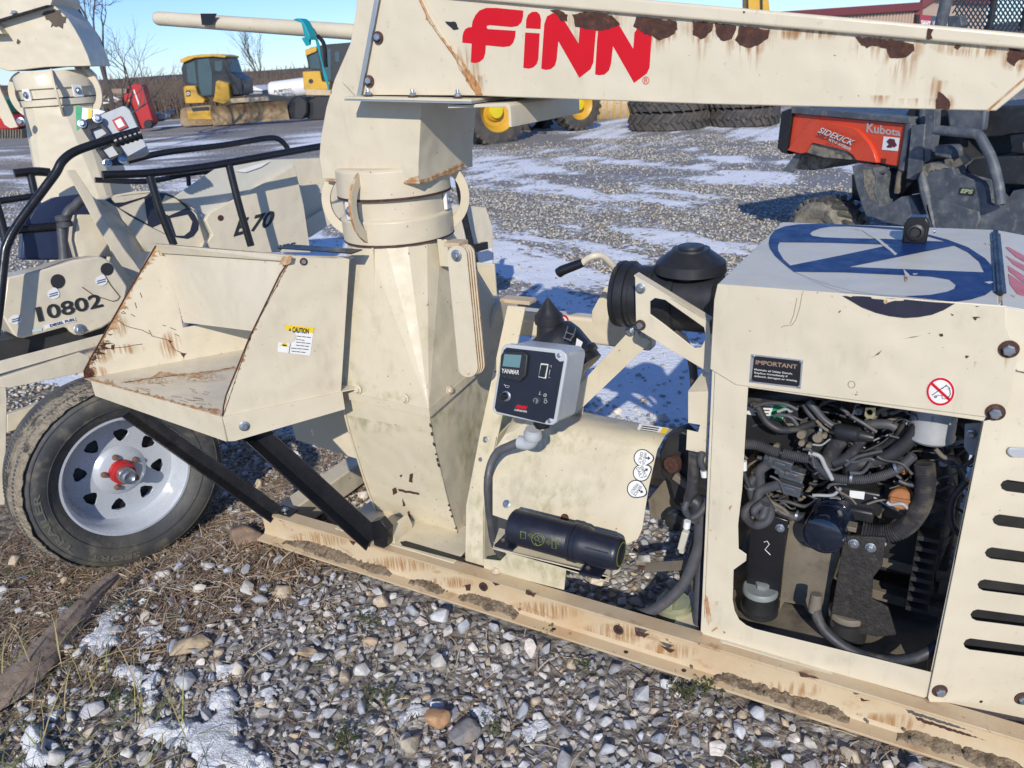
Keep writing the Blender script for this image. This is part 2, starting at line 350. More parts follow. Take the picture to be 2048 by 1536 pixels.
# gravel zone (1) against grass and dirt (0) in the foreground left
def gravel_at(x,y):
    e=(x+1.98)+(1.15-y)*.62+(fbm(x*5,y*5,77,3)-.5)*.55
    g=np.clip(e*3.2+.5,0,1); far=np.clip((y-2.2)*2,0,1); return np.maximum(g,far)
zc[:,2]=gravel_at(GX,GY).ravel(); colattr(ground_me,zc)
gm=bpy.data.materials.new('yard_gravel'); gm.use_nodes=True; t=gm.node_tree; N=t.nodes; L=t.links; b=N['Principled BSDF']
at=N.new('ShaderNodeAttribute'); at.attribute_name='Col'; sp=N.new('ShaderNodeSeparateColor'); L.new(at.outputs['Color'],sp.inputs[0])
geo=N.new('ShaderNodeNewGeometry')
def nz(sc,det=5,W=0):
    n=N.new('ShaderNodeTexNoise'); n.inputs['Scale'].default_value=sc; n.inputs['Detail'].default_value=det; n.inputs['Roughness'].default_value=.65
    mp=N.new('ShaderNodeMapping'); mp.inputs['Location'].default_value=(W,W*2,0); L.new(geo.outputs['Position'],mp.inputs[0]); L.new(mp.outputs[0],n.inputs['Vector']); return n.outputs['Fac']
def mth(op,a,b_=None,c=None):
    m=N.new('ShaderNodeMath'); m.operation=op
    for i,q in enumerate((a,b_,c)):
        if q is None: continue
        if isinstance(q,(int,float)): m.inputs[i].default_value=q
        else: L.new(q,m.inputs[i])
    return m.outputs[0]
def mr(a,lo,hi,c=0,d=1):
    m=N.new('ShaderNodeMapRange'); L.new(a,m.inputs[0]); m.inputs[1].default_value=lo; m.inputs[2].default_value=hi; m.inputs[3].default_value=c; m.inputs[4].default_value=d; return m.outputs[0]
def mx(A,B,f,mode='MIX'):
    x=N.new('ShaderNodeMix'); x.data_type='RGBA'; x.blend_type=mode
    for i,q in((6,A),(7,B)):
        if isinstance(q,tuple): x.inputs[i].default_value=(*q,1)
        else: L.new(q,x.inputs[i])
    if isinstance(f,(int,float)): x.inputs[0].default_value=f
    else: L.new(f,x.inputs[0])
    return x.outputs[2]
vo=N.new('ShaderNodeTexVoronoi'); vo.inputs['Scale'].default_value=26; L.new(geo.outputs['Position'],vo.inputs['Vector'])
vs_=N.new('ShaderNodeSeparateColor'); L.new(vo.outputs['Color'],vs_.inputs[0])
cr=N.new('ShaderNodeValToRGB'); L.new(vs_.outputs[0],cr.inputs[0]); e=cr.color_ramp.elements
e[0].color=(.25,.235,.21,1); e[1].position=1.; e[1].color=(.60,.57,.51,1)
for p_,c_ in((.25,(.36,.34,.30,1)),(.5,(.38,.33,.26,1)),(.75,(.31,.315,.33,1))):
    q=e.new(p_); q.color=c_
gr=mx(cr.outputs[0],(.16,.145,.13),mr(vo.outputs['Distance'],.35,.75))
wet=mx(gr,(.24,.23,.225),mr(sp.outputs[1],.52,.64,0,.72)); wet=mx(wet,(.22,.165,.11),mr(nz(.9,5,20),.52,.68,0,.6))
dirt=mx((.15,.115,.08),(.30,.235,.165),mr(nz(35,6),.4,.65)); dirt=mx(dirt,(.05,.035,.025),mr(nz(9,4,5),.5,.7,0,.7))
soil=mx(dirt,wet,sp.outputs[2])
d2=N.new('ShaderNodeVectorMath'); d2.operation='LENGTH'; L.new(geo.outputs['Position'],d2.inputs[0])
sn=mth('ADD',sp.outputs[0],mth('MULTIPLY',mth('SUBTRACT',nz(14,6,3),.5),.8)); sn=mth('ADD',sn,mth('MULTIPLY',mth('SUBTRACT',nz(45,4,8),.5),.35))
sf=mth('MULTIPLY',mr(sn,.52,.60),mr(d2.outputs['Value'],2.35,2.7))
L.new(mx(soil,(.80,.82,.85),sf),b.inputs['Base Color'])
L.new(mr(mth('MULTIPLY',mr(sp.outputs[1],.5,.62),mth('SUBTRACT',1.,sf)),0,1,.9,.62),b.inputs['Roughness'])
bp=N.new('ShaderNodeBump'); bp.inputs['Distance'].default_value=.02; L.new(mth('ADD',mth('MULTIPLY',mth('SUBTRACT',1.,vo.outputs['Distance']),mth('SUBTRACT',1.,mth('MULTIPLY',sf,.8))),mth('MULTIPLY',nz(60,4),.5)),bp.inputs['Height']); L.new(bp.outputs[0],b.inputs['Normal'])
ground_me.materials.append(gm)
ground=bpy.data.objects.new('ground',ground_me); link(ground,None,(0,0,0)); ground['kind']='structure'
# ---------------------------------------------------------------- stones
PAL=1.22*np.array([(.44,.44,.43),(.33,.345,.37),(.40,.41,.42),(.29,.30,.32),(.48,.46,.42),(.38,.32,.24),(.42,.35,.26),(.46,.46,.45),(.50,.49,.48),(.26,.26,.27),(.34,.36,.40),(.43,.44,.47),(.40,.41,.43),(.36,.37,.39)])
def hull(n,sq=(1,1,1),sub=False,seed=0):
    r=np.random.RandomState(seed); p=r.normal(size=(n,3)); p/=np.linalg.norm(p,axis=1)[:,None]; p*=r.uniform(.82,1.1,(n,1)); p*=np.array(sq)
    bm=bmesh.new(); [bm.verts.new(v) for v in p]; bmesh.ops.convex_hull(bm,input=bm.verts)
    for v in [v for v in bm.verts if not v.link_faces]: bm.verts.remove(v)
    if sub:
        bmesh.ops.dissolve_limit(bm,angle_limit=.35,verts=bm.verts,edges=bm.edges)
        bmesh.ops.bevel(bm,geom=bm.edges[:],offset=.06,segments=1,affect='EDGES',clamp_overlap=True)
        bmesh.ops.smooth_vert(bm,verts=bm.verts,factor=.06,use_axis_x=True,use_axis_y=True,use_axis_z=True)
    bmesh.ops.triangulate(bm,faces=bm.faces); bm.verts.index_update()
    v=np.array([x.co[:] for x in bm.verts]); f=np.array([[q.index for q in x.verts] for x in bm.faces]); bm.free(); return v,f
NEAR=[hull(12+k%5,(1.,RS.uniform(.65,.95),RS.uniform(.45,.75)),True,100+k) for k in range(14)]
LOW=[hull(8,(1,.8,.6),False,300+k) for k in range(8)]
def rotm(n):
    a=RS.uniform(0,6.283,n); t=RS.normal(0,.35,n); u=RS.normal(0,.35,n)
    ca,sa,ct,st,cu,su=np.cos(a),np.sin(a),np.cos(t),np.sin(t),np.cos(u),np.sin(u); z=np.zeros(n); o=np.ones(n)
    Z=np.stack([ca,-sa,z,sa,ca,z,z,z,o],-1).reshape(n,3,3); X_=np.stack([o,z,z,z,ct,-st,z,st,ct],-1).reshape(n,3,3); Y_=np.stack([cu,z,su,z,o,z,-su,z,cu],-1).reshape(n,3,3)
    return Z@X_@Y_
def scatter_mesh(name,pos,size,cols,variants,mt,parent=None,smooth=True):
    n=len(pos); vi=RS.randint(0,len(variants),n); R=rotm(n); V=[];Fc=[];Cc=[];off=0
    for k,(v,f) in enumerate(variants):
        idx=np.where(vi==k)[0]
        if not len(idx): continue
        P=np.einsum('nij,vj->nvi',R[idx],v)*size[idx][:,None,None]+pos[idx][:,None,:]
        V.append(P.reshape(-1,3)); Fc.append((f[None]+(np.arange(len(idx))*len(v))[:,None,None]+off).reshape(-1,3)); Cc.append(np.repeat(cols[idx],len(v),0)); off+=len(idx)*len(v)
    V=np.concatenate(V);Fc=np.concatenate(Fc);Cc=np.concatenate(Cc); me=bpy.data.meshes.new(name); c=V.mean(0); fast_mesh(me,V-c,Fc,3); colattr(me,Cc)
    if smooth: me.polygons.foreach_set('use_smooth',[True]*len(Fc)); me.set_sharp_from_angle(angle=.6)
    me.materials.append(mt); o=bpy.data.objects.new(name,me); link(o,parent,c); return o
def stonecol(n,warm=.0):
    c=np.array([1.04,1.,.95])*PAL[RS.choice(len(PAL),n)]*RS.uniform(.78,1.12,(n,1)); return np.clip(c*(1+np.array([.12,.02,-.12])*RS.uniform(-1,1+warm,(n,1))*.5),0,1)
def dart(n,x0,x1,y0,y1,rmin,dens,maxn,existing=None,k=1.):
    cell={}; out=[]
    for p in (existing or []): cell.setdefault((int(p[0]/.05),int(p[1]/.05)),[]).append(p)
    xs=RS.uniform(x0,x1,n); ys=RS.uniform(y0,y1,n); rs=rmin(n); dd=RS.uniform(0,1,n); de=dens(xs,ys)
    for x,y,r,a,d in zip(xs,ys,rs,dd,de):
        if a>d: continue
        ci,cj=int(x/.05),int(y/.05); ok=True
        for i in range(ci-1,ci+2):
            for j in range(cj-1,cj+2):
                for q in cell.get((i,j),()):
                    if (q[0]-x)**2+(q[1]-y)**2<(k*(q[2]+r))**2: ok=False;break
                if not ok:break
            if not ok:break
        if ok:
            p=(x,y,r); cell.setdefault((ci,cj),[]).append(p); out.append(p)
            if len(out)>=maxn: break
    return out
SNOWP=[]  # foreground snow outlines (pixels), filled below
def inview(x,y,m=80):
    r=np.stack([x,y,-H*np.ones_like(x)],-1); a=r@np.array(RIGHT);b_=r@np.array(UP);c=r@np.array(FWD)
    u=CX+F*a/c; v=CY-F*b_/c; return (c>0)&(u>-m)&(u<2048+m)&(v>-m)&(v<1536+m*1.5)
def dens_near(x,y):
    g=gravel_at(x,y); return np.where(inview(x,y,120),np.where((y>1.62)&(y<1.72)&(x>-2.2),0,np.clip(g*1.15,.17,1)),0)
big=dart(60000,-3.2,.75,.25,3.3,lambda n:np.clip(RS.lognormal(math.log(.0196),.30,n),.011,.036),dens_near,2600,k=.93)
sml=dart(90000,-3.2,.75,.25,3.0,lambda n:RS.uniform(.006,.012,n),dens_near,6500,existing=big,k=.86)
def arr(l): return np.array(l)
B=arr(big); Bz=height(B[:,0],B[:,1])+B[:,2]*RS.uniform(.15,.75,len(B))
r_=np.stack([B[:,0],B[:,1],Bz-H],-1); dep=r_@np.array(FWD); u_=CX+F*(r_@np.array(RIGHT))/dep; v_=CY-F*(r_@np.array(UP))/dep
vis=(u_>10)&(u_<2038)&(v_<1526)&((B[:,1]<1.60)|((u_>1150)&(u_<1400)&(v_>1080)))
score=np.where(vis,B[:,2]/dep,0); order=np.argsort(-score); pick=order[:290]; rest=order[290:]
cols=stonecol(len(B)); stone_variants=[]
for k in range(40):
    v,f=NEAR[k%len(NEAR)]; me=bpy.data.meshes.new('stone'); fast_mesh(me,v,f,3); colattr(me,np.repeat(stonecol(1),len(v),0)); me.polygons.foreach_set('use_smooth',[True]*len(f)); me.set_sharp_from_angle(angle=.6); me.materials.append(stonem); stone_variants.append(me)
for q,i in enumerate(pick):
    o=bpy.data.objects.new('stone',stone_variants[q%40]); link(o,ground,(B[i,0],B[i,1],Bz[i])); o.rotation_euler=(RS.normal(0,.35),RS.normal(0,.35),RS.uniform(0,6.28)); o.scale=(B[i,2]*1.12,)*3
P3=np.stack([B[rest,0],B[rest,1],Bz[rest]],-1); o=scatter_mesh('gravel',P3,B[rest,2]*1.12,cols[rest],NEAR,stonem,ground); o['kind']='stuff'
Q=arr(sml); P3=np.stack([Q[:,0],Q[:,1],height(Q[:,0],Q[:,1])+Q[:,2]*RS.uniform(-.2,1.2,len(Q))],-1); o=scatter_mesh('fine_gravel',P3,Q[:,2]*1.3,stonecol(len(Q),.6)*.8,LOW,stonem,ground); o['kind']='stuff'
# yard gravel behind the machine
n=100000; d=RS.uniform(0,1,n)**1.25*15+2.6; a=RS.uniform(-1.05,.62,n)
x=d*np.sin(a-.25); y=d*np.cos(a-.25); ok=inview(x,y,60)&(y>1.9); x,y=x[ok],y[ok]
sc=snow_at(x,y); wetm=fbm(x*.35,y*1.1,40,4); keep=(RS.uniform(0,1,len(x))<np.where(sc>.52,.08,np.where(wetm>.57,.25,1.))); x,y=x[keep][:42000],y[keep][:42000]
rr_=RS.uniform(.008,.02,len(x))*(1+.035*np.hypot(x,y)); P3=np.stack([x,y,height(x,y)+rr_*.35],-1)
yc=PAL[RS.choice(len(PAL),len(x))]*RS.uniform(.7,1.1,(len(x),1))*np.array([1.05,1.,.88])
o=scatter_mesh('yard_stones',P3,rr_,yc,LOW,stonem,ground,False); o['kind']='stuff'
# ---------------------------------------------------------------- foreground snow patches
def inside(px,py,poly):
    c=np.zeros(px.shape,bool); n=len(poly)
    for i in range(n):
        (x1,y1),(x2,y2)=poly[i],poly[(i+1)%n]
        k=((y1>py)!=(y2>py))&(px<(x2-x1)*(py-y1)/(y2-y1+1e-12)+x1); c^=k
    return c
def distp(px,py,poly):
    d=np.full(px.shape,9.)
    for i in range(len(poly)):
        a=np.array(poly[i]);b_=np.array(poly[(i+1)%len(poly)]); ab=b_-a; t=np.clip(((px-a[0])*ab[0]+(py-a[1])*ab[1])/(ab@ab),0,1); d=np.minimum(d,np.hypot(px-a[0]-t*ab[0],py-a[1]-t*ab[1]))
    return d
def snow_patch(pxs,h=.022,seed=0):
    poly=[tuple(oZ(*p,.015))[:2] for p in pxs]; A=np.array(poly); st=.005
    X_,Y_=np.meshgrid(np.arange(A[:,0].min()-.03,A[:,0].max()+.03,st),np.arange(A[:,1].min()-.03,A[:,1].max()+.03,st))
    sd_=distp(X_,Y_,poly)*np.where(inside(X_,Y_,poly),1,-1)+(fbm(X_*26,Y_*26,seed,5)-.5)*.088
    z=height(X_,Y_)+np.clip(sd_*1.1,-.01,h)+(fbm(X_*60,Y_*60,seed+9,3)-.5)*.010+.006
    ok=sd_>-.004; idx=-np.ones(X_.shape,int); fcs=[]
    ny_,nx_=X_.shape; q=ok[:-1,:-1]&ok[1:,:-1]&ok[:-1,1:]&ok[1:,1:]; ii=np.arange(X_.size).reshape(X_.shape)
    fc_=np.stack([ii[:-1,:-1][q],ii[:-1,1:][q],ii[1:,1:][q],ii[1:,:-1][q]],-1)
    if not len(fc_): return
    us,inv=np.unique(fc_,return_inverse=True); V=np.stack([X_,Y_,z],-1).reshape(-1,3)[us]; c=V.mean(0)
    me=bpy.data.meshes.new('snow'); fast_mesh(me,V-c,inv.reshape(fc_.shape),4); me.polygons.foreach_set('use_smooth',[True]*len(fc_)); me.materials.append(snowm)
    o=bpy.data.objects.new('snow',me); link(o,None,c); o['kind']='stuff'; return o
for k,(pp,h) in enumerate([
 ([(250,1178),(262,1185),(250,1225),(228,1262),(240,1290),(180,1300),(170,1275),(190,1215),(215,1190)],.018),
 ([(240,1335),(300,1332),(322,1350),(312,1400),(300,1410),(285,1370),(245,1365),(225,1350)],.02),
 ([(430,1385),(470,1372),(475,1420),(492,1440),(480,1480),(545,1500),(560,1536),(380,1560),(395,1500),(330,1490),(290,1470),(300,1440),(360,1450),(415,1440)],.024),
 ([(0,1285),(18,1310),(25,1345),(0,1375),(-40,1370),(-40,1290)],.02),
 ([(40,1470),(70,1445),(100,1460),(112,1500),(80,1535),(45,1520)],.05),
 ([(430,1330),(470,1325),(478,1345),(440,1352)],.012),
 ([(100,1195),(120,1193),(85,1215),(60,1212)],.015),
 ([(960,1405),(1000,1410),(985,1440),(935,1430),(900,1420)],.010),
 ([(520,1375),(560,1380),(545,1400),(505,1395)],.01),
 ([(820,1408),(850,1408),(845,1432),(815,1430)],.01),
 ([(280,1260),(320,1255),(330,1275),(285,1290)],.01),
 ([(1040,1450),(1090,1440),(1100,1465),(1050,1475)],.008)]): snow_patch(pp,h,50+k)
# ---------------------------------------------------------------- dead grass and weeds
def blades(name,n,zone,cols,mt,length=(.03,.10),wid=.0011,lie=.8,seed=1,curl=.5):
    r=np.random.RandomState(seed); x=r.uniform(-3.4,.6,n*4); y=r.uniform(.25,3.2,n*4); k=(r.uniform(0,1,n*4)<zone(x,y))&inview(x,y,100); x,y=x[k][:n],y[k][:n]; n=len(x)
    az=r.uniform(0,6.283,n); el=np.abs(r.normal(0,1-lie,n))+.05; L_=r.uniform(*length,n); bend=r.normal(0,curl,n)
    m=5; P=[]; z0=height(x,y)+r.uniform(.0,.018,n); px_,py_,pz_=x,y,z0
    for i in range(m):
        P.append(np.stack([px_,py_,np.maximum(pz_,height(px_,py_)+.002)],-1)); a=az+bend*i/m; e_=el-i*.18; s=L_/(m-1)
        px_=px_+np.cos(a)*np.cos(e_)*s; py_=py_+np.sin(a)*np.cos(e_)*s; pz_=pz_+np.sin(e_)*s
    P=np.stack(P,1); side=np.stack([-np.sin(az),np.cos(az),r.uniform(-.5,.5,n)],-1)[:,None,:]*wid*r.uniform(.6,1.6,(n,1,1))*np.array([1,1,.9,.7,.25])[None,:,None]
    V=np.stack([P-side,P+side],2).reshape(n,-1,3); base=np.arange(n)[:,None,None]*(2*m); q=np.array([[2*i,2*i+1,2*i+3,2*i+2] for i in range(m-1)])[None]
    Fc=(base+q).reshape(-1,4); me=bpy.data.meshes.new(name); VV=V.reshape(-1,3); c=VV.mean(0); fast_mesh(me,VV-c,Fc,4)
    cc=np.array(cols)[r.randint(0,len(cols),n)]*r.uniform(.6,1.2,(n,1)); colattr(me,np.repeat(cc,2*m,0)); me.materials.append(mt); o=bpy.data.objects.new(name,me); link(o,None,c); o['kind']='stuff'; return o
STR=[(.48,.38,.25),(.36,.26,.15),(.26,.17,.11),(.16,.10,.07),(.55,.46,.33),(.28,.18,.12)]
gz=lambda x,y: np.clip(1.05-gravel_at(x,y),0,1)*np.clip(.25+fbm(x*6,y*6,91,3)*1.3,0,1)
blades('dead_grass',24000,gz,STR,straw,(.04,.13),.0012,.82,1)
blades('dead_grass',6000,lambda x,y:np.where(fbm(x*7,y*7,92,3)>.60,.9,.03)*(y<1.6)*(gravel_at(x,y)>.4),STR,straw,(.03,.09),.0009,.85,2)
blades('dead_grass',1500,lambda x,y:((x<-1.35)&(y<.95)).astype(float),[(.38,.30,.14),(.30,.26,.10),(.22,.26,.08)],straw,(.12,.26),.0013,.2,3,.3)
blades('dead_grass',1500,lambda x,y:(y>1.7)*(x<-1.6)*1.,STR,straw,(.04,.12),.0012,.8,4)
def weed(cpx,n,seed,s=1.):
    r=random.Random(seed); c=oZ(*cpx,.02); mb=MB()
    for i in range(int(n*.8)):
        a=r.uniform(0,6.283); L_=r.uniform(.010,.026)*s; wd=L_*r.uniform(.12,.3); c0=c+Vector((r.gauss(0,.022*s),r.gauss(0,.02*s),r.uniform(0,.008))); d=Vector((math.cos(a),math.sin(a),r.uniform(.1,.7))).normalized(); sd_=Vector((-math.sin(a),math.cos(a),0))
        mid=c0+d*L_*.5+Vector((0,0,.004)); tip=c0+d*L_-Vector((0,0,.004))
        mb.add([c0,mid+sd_*wd,tip,mid-sd_*wd,mid-Vector((0,0,.0015))],[(0,1,4),(1,2,4),(2,3,4),(3,0,4)])
    o=mb.build('weed',leafm,None); tagit(o,kind='stuff'); return o
for k,(p,n,s) in enumerate([((735,1240),50,1.),((1170,1335),40,.8),((760,1390),60,1.),((1410,1370),90,1.),((1370,1385),60,.9),((240,1210),50,1.),((150,1210),30,1.),((60,1150),30,.8),((690,1480),70,1.),((240,1400),60,1.2),((640,1330),30,.7),((985,1452),40,.8),((1090,1265),30,.7),((1500,1530),40,1),((20,1150),40,1),((1005,1215),35,.8),((300,1205),30,.8),((540,1180),25,.7)]): weed(p,n,k,s)
# ---------------------------------------------------------------- driftwood branch, big rocks
mb=MB(); pts=[oZ(-60,1425,.03),oZ(40,1360,.03),oZ(120,1265,.02),oZ(180,1195,.01),oZ(228,1150,-.0)]
P=catmull(pts,10); n=20; rings=[]
for i,p in enumerate(P):
    d=(P[min(i+1,len(P)-1)]-P[max(i-1,0)]).normalized(); x=d.cross(UPZ).normalized(); z=x.cross(d); t=i/(len(P)-1); R0=.058*(1-t)+.020*t
    rings.append([p+(x*math.cos(a)*1.1+z*math.sin(a)*.7)*R0*(1+.18*math.sin(a*3+t*5)+.10*math.sin(a*7+t*9)+random.uniform(-.05,.05)) for a in [2*math.pi*k/n for k in range(n)]])
o=mb.rings(rings).build('driftwood',wood,None,sharp=50); tagit(o,'weathered grey-brown dead branch lying on the grass below the trailer wheel','branch')
def rock(px,z,size,col,label,seed,sq=(1,.8,.6),rz=0,nm='rock'):
    v,f=hull(16,sq,True,seed); mb=MB(); c=oZ(*px,z); c.z+=float(height(np.array([c.x]),np.array([c.y]))[0]); M=Matrix.Rotation(rz,3,'Z')
    mb.add([c+M@Vector(a)*size for a in v],[tuple(int(q) for q in t) for t in f]); m_=mat('rock_'+str(seed),col,.85,bump=.004,bscale=50,var=.3,vscale=30,layers=[((.40,.30,.19),(18,18,18),.5,.62,.5),((.12,.09,.07),(25,25,60),.56,.68,.5)])
    o=mb.build(nm,m_,None,sharp=28); tagit(o,label,'rock')
rock((490,1072),.03,.085,(.22,.15,.10),'large brown and grey rock against the left end of the skid rail',901,(1,.7,.5),.2)
rock((375,1290),.02,.075,(.42,.33,.21),'pale tan flat rock lying in the dead grass beside the snow',902,(1,.6,.35),.9)
rock((870,1440),.02,.05,(.42,.24,.12),'rust-orange angular rock in the gravel at the bottom',903,(1,.8,.6),.4)
rock((930,1465),.015,.055,(.22,.21,.21),'dark grey angular rock leaning beside the orange rock',904,(1,.7,.6),1.4)
rock((820,1490),.015,.055,(.40,.35,.26),'long cream wedge-shaped rock below the orange rock',905,(1,.5,.4),.6)
rock((398,1175),.02,.03,(.5,.47,.40),'rounded off-white rock at the edge of the dead grass',906,(1,.7,.7),.3)
rock((555,1045+5),.03,.02,(.36,.28,.2),'small tan rock touching the end of the skid rail',907)
rock((740,1285),.01,.03,(.40,.30,.2),'tan wedge rock among grey gravel left of centre',908,(1,.7,.5),.5)
rock((850,1475-80),.02,.02,(.40,.30,.2),'small brown rock behind the orange rock',909)
rock((800,1298),.015,.037,(.42,.38,.34),'pinkish-white angular rock in the middle of the gravel',910,(1,.7,.6),2.)
rock((615,1300+5),.015,.04,(.40,.31,.2),'long tan rock left of the gravel with dead grass on it',911,(1,.5,.4),.4)
# ================================================================ main straw blower
SB=thing('straw_blower',(-1.0,1.9,0),'nearest cream straw blower with open engine bay and red FINN lettering on its rusty boom','machine','cream straw blowers in the yard')
# --- near skid rail: C channel open towards the camera
def crail(x0,x1,Yf,name='skid_rail',z0=.022,z1=.158,back=.052,m=paint_rusty):
    mb=MB(); t=.007
    prof=[(Yf,z1),(Yf,z1-t),(Yf+back-t-.006,z1-t*1.5),(Yf+back-t,z1-t*1.5-.008),(Yf+back-t,z0+t*2+.01),(Yf+back-t-.008,z0+t*1.5),(Yf,z0+t),(Yf,z0),(Yf+back,z0),(Yf+back,z1)]
    vs=[(x0,y,z) for y,z in prof]+[(x1,y,z) for y,z in prof]; n=len(prof)
    mb.add(vs,[tuple(range(n)),tuple(reversed(range(n,2*n)))]+[(i,(i+1)%n,(i+1)%n+n,i+n) for i in range(n)]); return mb.build(name,m,SB,.0012)
rail=crail(-2.135,.95,1.648)
# dirt ledge on the lower flange
def ledge(x0,x1,seed):
    r=random.Random(seed); n=int((x1-x0)/.006); top=[];bot=[]
    mb=MB(); R=[]
    for i in range(n+1):
        x=x0+(x1-x0)*i/n; e=min(1,min(i,n-i)/6); h=(.004+.012*vn(x*9,seed)+.004*r.random())*e; yb=1.693
        q=1.652+.016*vn(x*40,seed+5)+.008*r.random(); k_=lambda:.004*r.random(); R.append([Vector((x,q,.030)),Vector((x,q+.003,.031+h*.3+k_())),Vector((x,q+.008,.031+h*.5+k_())),Vector((x,q+.014,.031+h*.8+k_())),Vector((x,q+.021,.031+h*1.+k_())),Vector((x,max(q+.025,yb),.031+h*1.3+k_())),Vector((x,yb+.01,.029))])
    mb.rings(R); return mb.build('caked_dirt',dirtm,rail,sharp=60)
def vn(x,s): return float(vnoise(np.array([x]),np.array([s*3.1]),s)[0])
for a,b_,s in((-2.02,-1.52,1),(-1.44,-1.30,2),(-1.24,-1.02,5),(-.40,-.05,3),(.06,.34,4)): ledge(a,b_,s)
for px in((968,1172),(1238,1258)): 
    c=oY(*px,1.69); MB().lathe(c+Vector((0,-.004,0)),(0,-1,0),[(0,.0155),(.003,.0155),(.004,.013),(.003,.0095),(-.001,.009)],20,cap=False).build('hole_rim',rust,rail)
    MB().lathe(c+Vector((0,-.005,0)),(0,-1,0),[(0,.001),(.0007,.0095)],20).build('bolt_hole',inkm,rail)
for px in((1105,1258),(1250,1307),(1366,1345),(1555,1375)):
    c=oY(*px,1.66); MB().lathe(Vector((c.x,1.668,.0305)),(0,0,1),[(0,.001),(.001,.007)],14).build('drain_hole',inkm,rail)
for i,(pp) in enumerate([[(930,1170),(942,1168),(940,1180),(932,1182)],[(1052,1180),(1072,1187),(1068,1193),(1050,1188)],[(1320,1290),(1350,1300),(1340,1306)],[(1270,1262),(1300,1268),(1290,1275),(1272,1270)],[(1830,1432),(1900,1455),(1970,1480),(1900,1462),(1835,1440)],[(1600,1345),(1640,1357),(1600,1352)],[(1720,1395),(1740,1402),(1722,1401)],[(985,1165),(1000,1168),(992,1172)],[(1330,1330),(1345,1322),(1335,1345)],[(700,1080),(712,1084),(706,1090)]]): decal('rust_patch',PY(1.6475 if i not in(0,8) else 1.692),pp,FY,rust,rail,.0006,jagged=1.2)
for pp in [[(985,1222),(1060,1245),(1180,1285),(1240,1300),(1330,1335),(1340,1350),(1260,1330),(1120,1285),(1000,1248)],[(1250,1300),(1330,1318),(1350,1345),(1290,1338)],[(545,1070),(640,1098),(720,1125),(700,1130),(560,1090)],[(1850,1478),(1960,1520),(1930,1525)]]: decal('rust_band',PY(1.690),pp,FY,rust_light,rail,.0008,jagged=2.5)
for k in range(14):
    x=random.uniform(-2.,.3); MB().lathe((x,1.672+random.uniform(-.008,.012),.036+random.uniform(0,.012)),(random.uniform(-1,1),random.uniform(-1,1),1),[(0,.001),(.002,.004),(.006,.005),(.009,.001)],6).build('grit',stonem if False else dusty,rail)
rail2=crail(-2.135,.95,2.62,'skid_rail',m=paint_rusty)
def rbeam(a,b_,wd,ht,name,m=paint,bev=.006,**k): return MB().beam(a,b_,wd,ht).build(name,m,SB,bev,seg=3,**k)
rbeam((-2.06,1.70,.085),(-2.06,2.62,.085),.09,.10,'cross_beam')
rbeam((-1.78,1.70,.07),(-1.78,2.62,.07),.05,.07,'cross_beam',paint_rusty)
rbeam((-1.25,1.70,.09),(-1.25,2.62,.09),.07,.08,'cross_beam')
rbeam((-.50,1.70,.09),(-.50,2.62,.09),.07,.08,'cross_beam')
# --- fan casing (scroll): width along x, wrap curves down and away
x0,x1=-1.688,-1.335
wrap=[(1.757,.70),(1.752,.66),(1.756,.58),(1.766,.50),(1.780,.42),(1.798,.32),(1.815,.24),(1.835,.165),(1.862,.12)]
back=[(2.13,.10),(2.24,.2),(2.30,.4),(2.27,.58),(2.14,.74)]
prof=wrap+back
def lean(y,z): return x0+ (0 if z>.5 else (.5-z)*.0)
vs=[(x0,y,z) for y,z in prof]+[(x1,y,z) for y,z in prof]; n=len(prof)
casing=MB().add(vs,[tuple(range(n)),tuple(reversed(range(n,2*n)))]+[(i,(i+1)%n,(i+1)%n+n,i+n) for i in range(n)]).build('fan_casing',paint_moss,SB,.003,sharp=25)
# edge weld beads, rusty
for X_ in(x0,x1):
    MB().tube([(X_,y-.003,z) for y,z in wrap],.0035,6).build('weld_seam',paint_moss,casing)
for k in range(16):
    i=random.uniform(1,len(wrap)-1.01); a=wrap[int(i)]; b_=wrap[int(i)+1]; t=i-int(i); y=a[0]+(b_[0]-a[0])*t; z=a[1]+(b_[1]-a[1])*t
    MB().lathe((x1+.001,y-.004,z),(0,-.3,1),[(-random.uniform(.003,.018),.0012),(0,.0042),(random.uniform(.003,.012),.0012)],6).build('rust_patch',rust,casing)
cf=PP((-1.5,1.80,.32),(0,-1,-.18))
for pp in [[(785,978),(792,974),(795,985),(788,990)],[(797,977),(840,985),(838,989),(800,982)],[(806,995),(812,1010),(808,1012)],[(818,1020),(824,1034),(820,1035),(816,1024)],[(820,948),(828,946),(826,965),(820,962)],[(800,950),(806,948),(804,955)]]: decal('rust_patch',cf,pp,(0,-1,0),rust,casing,.004,jagged=1)
decal('base_slot',PZ(.1605),[(800,1084),(812,1082),(928,1116),(926,1124),(805,1092)],UPZ,inkm,casing,.0005)
MB().box((-1.50,1.78,.158),(.50,.20,.006)).build('base_plate',paint_moss,casing,.001)
for px in((700,745),): pass
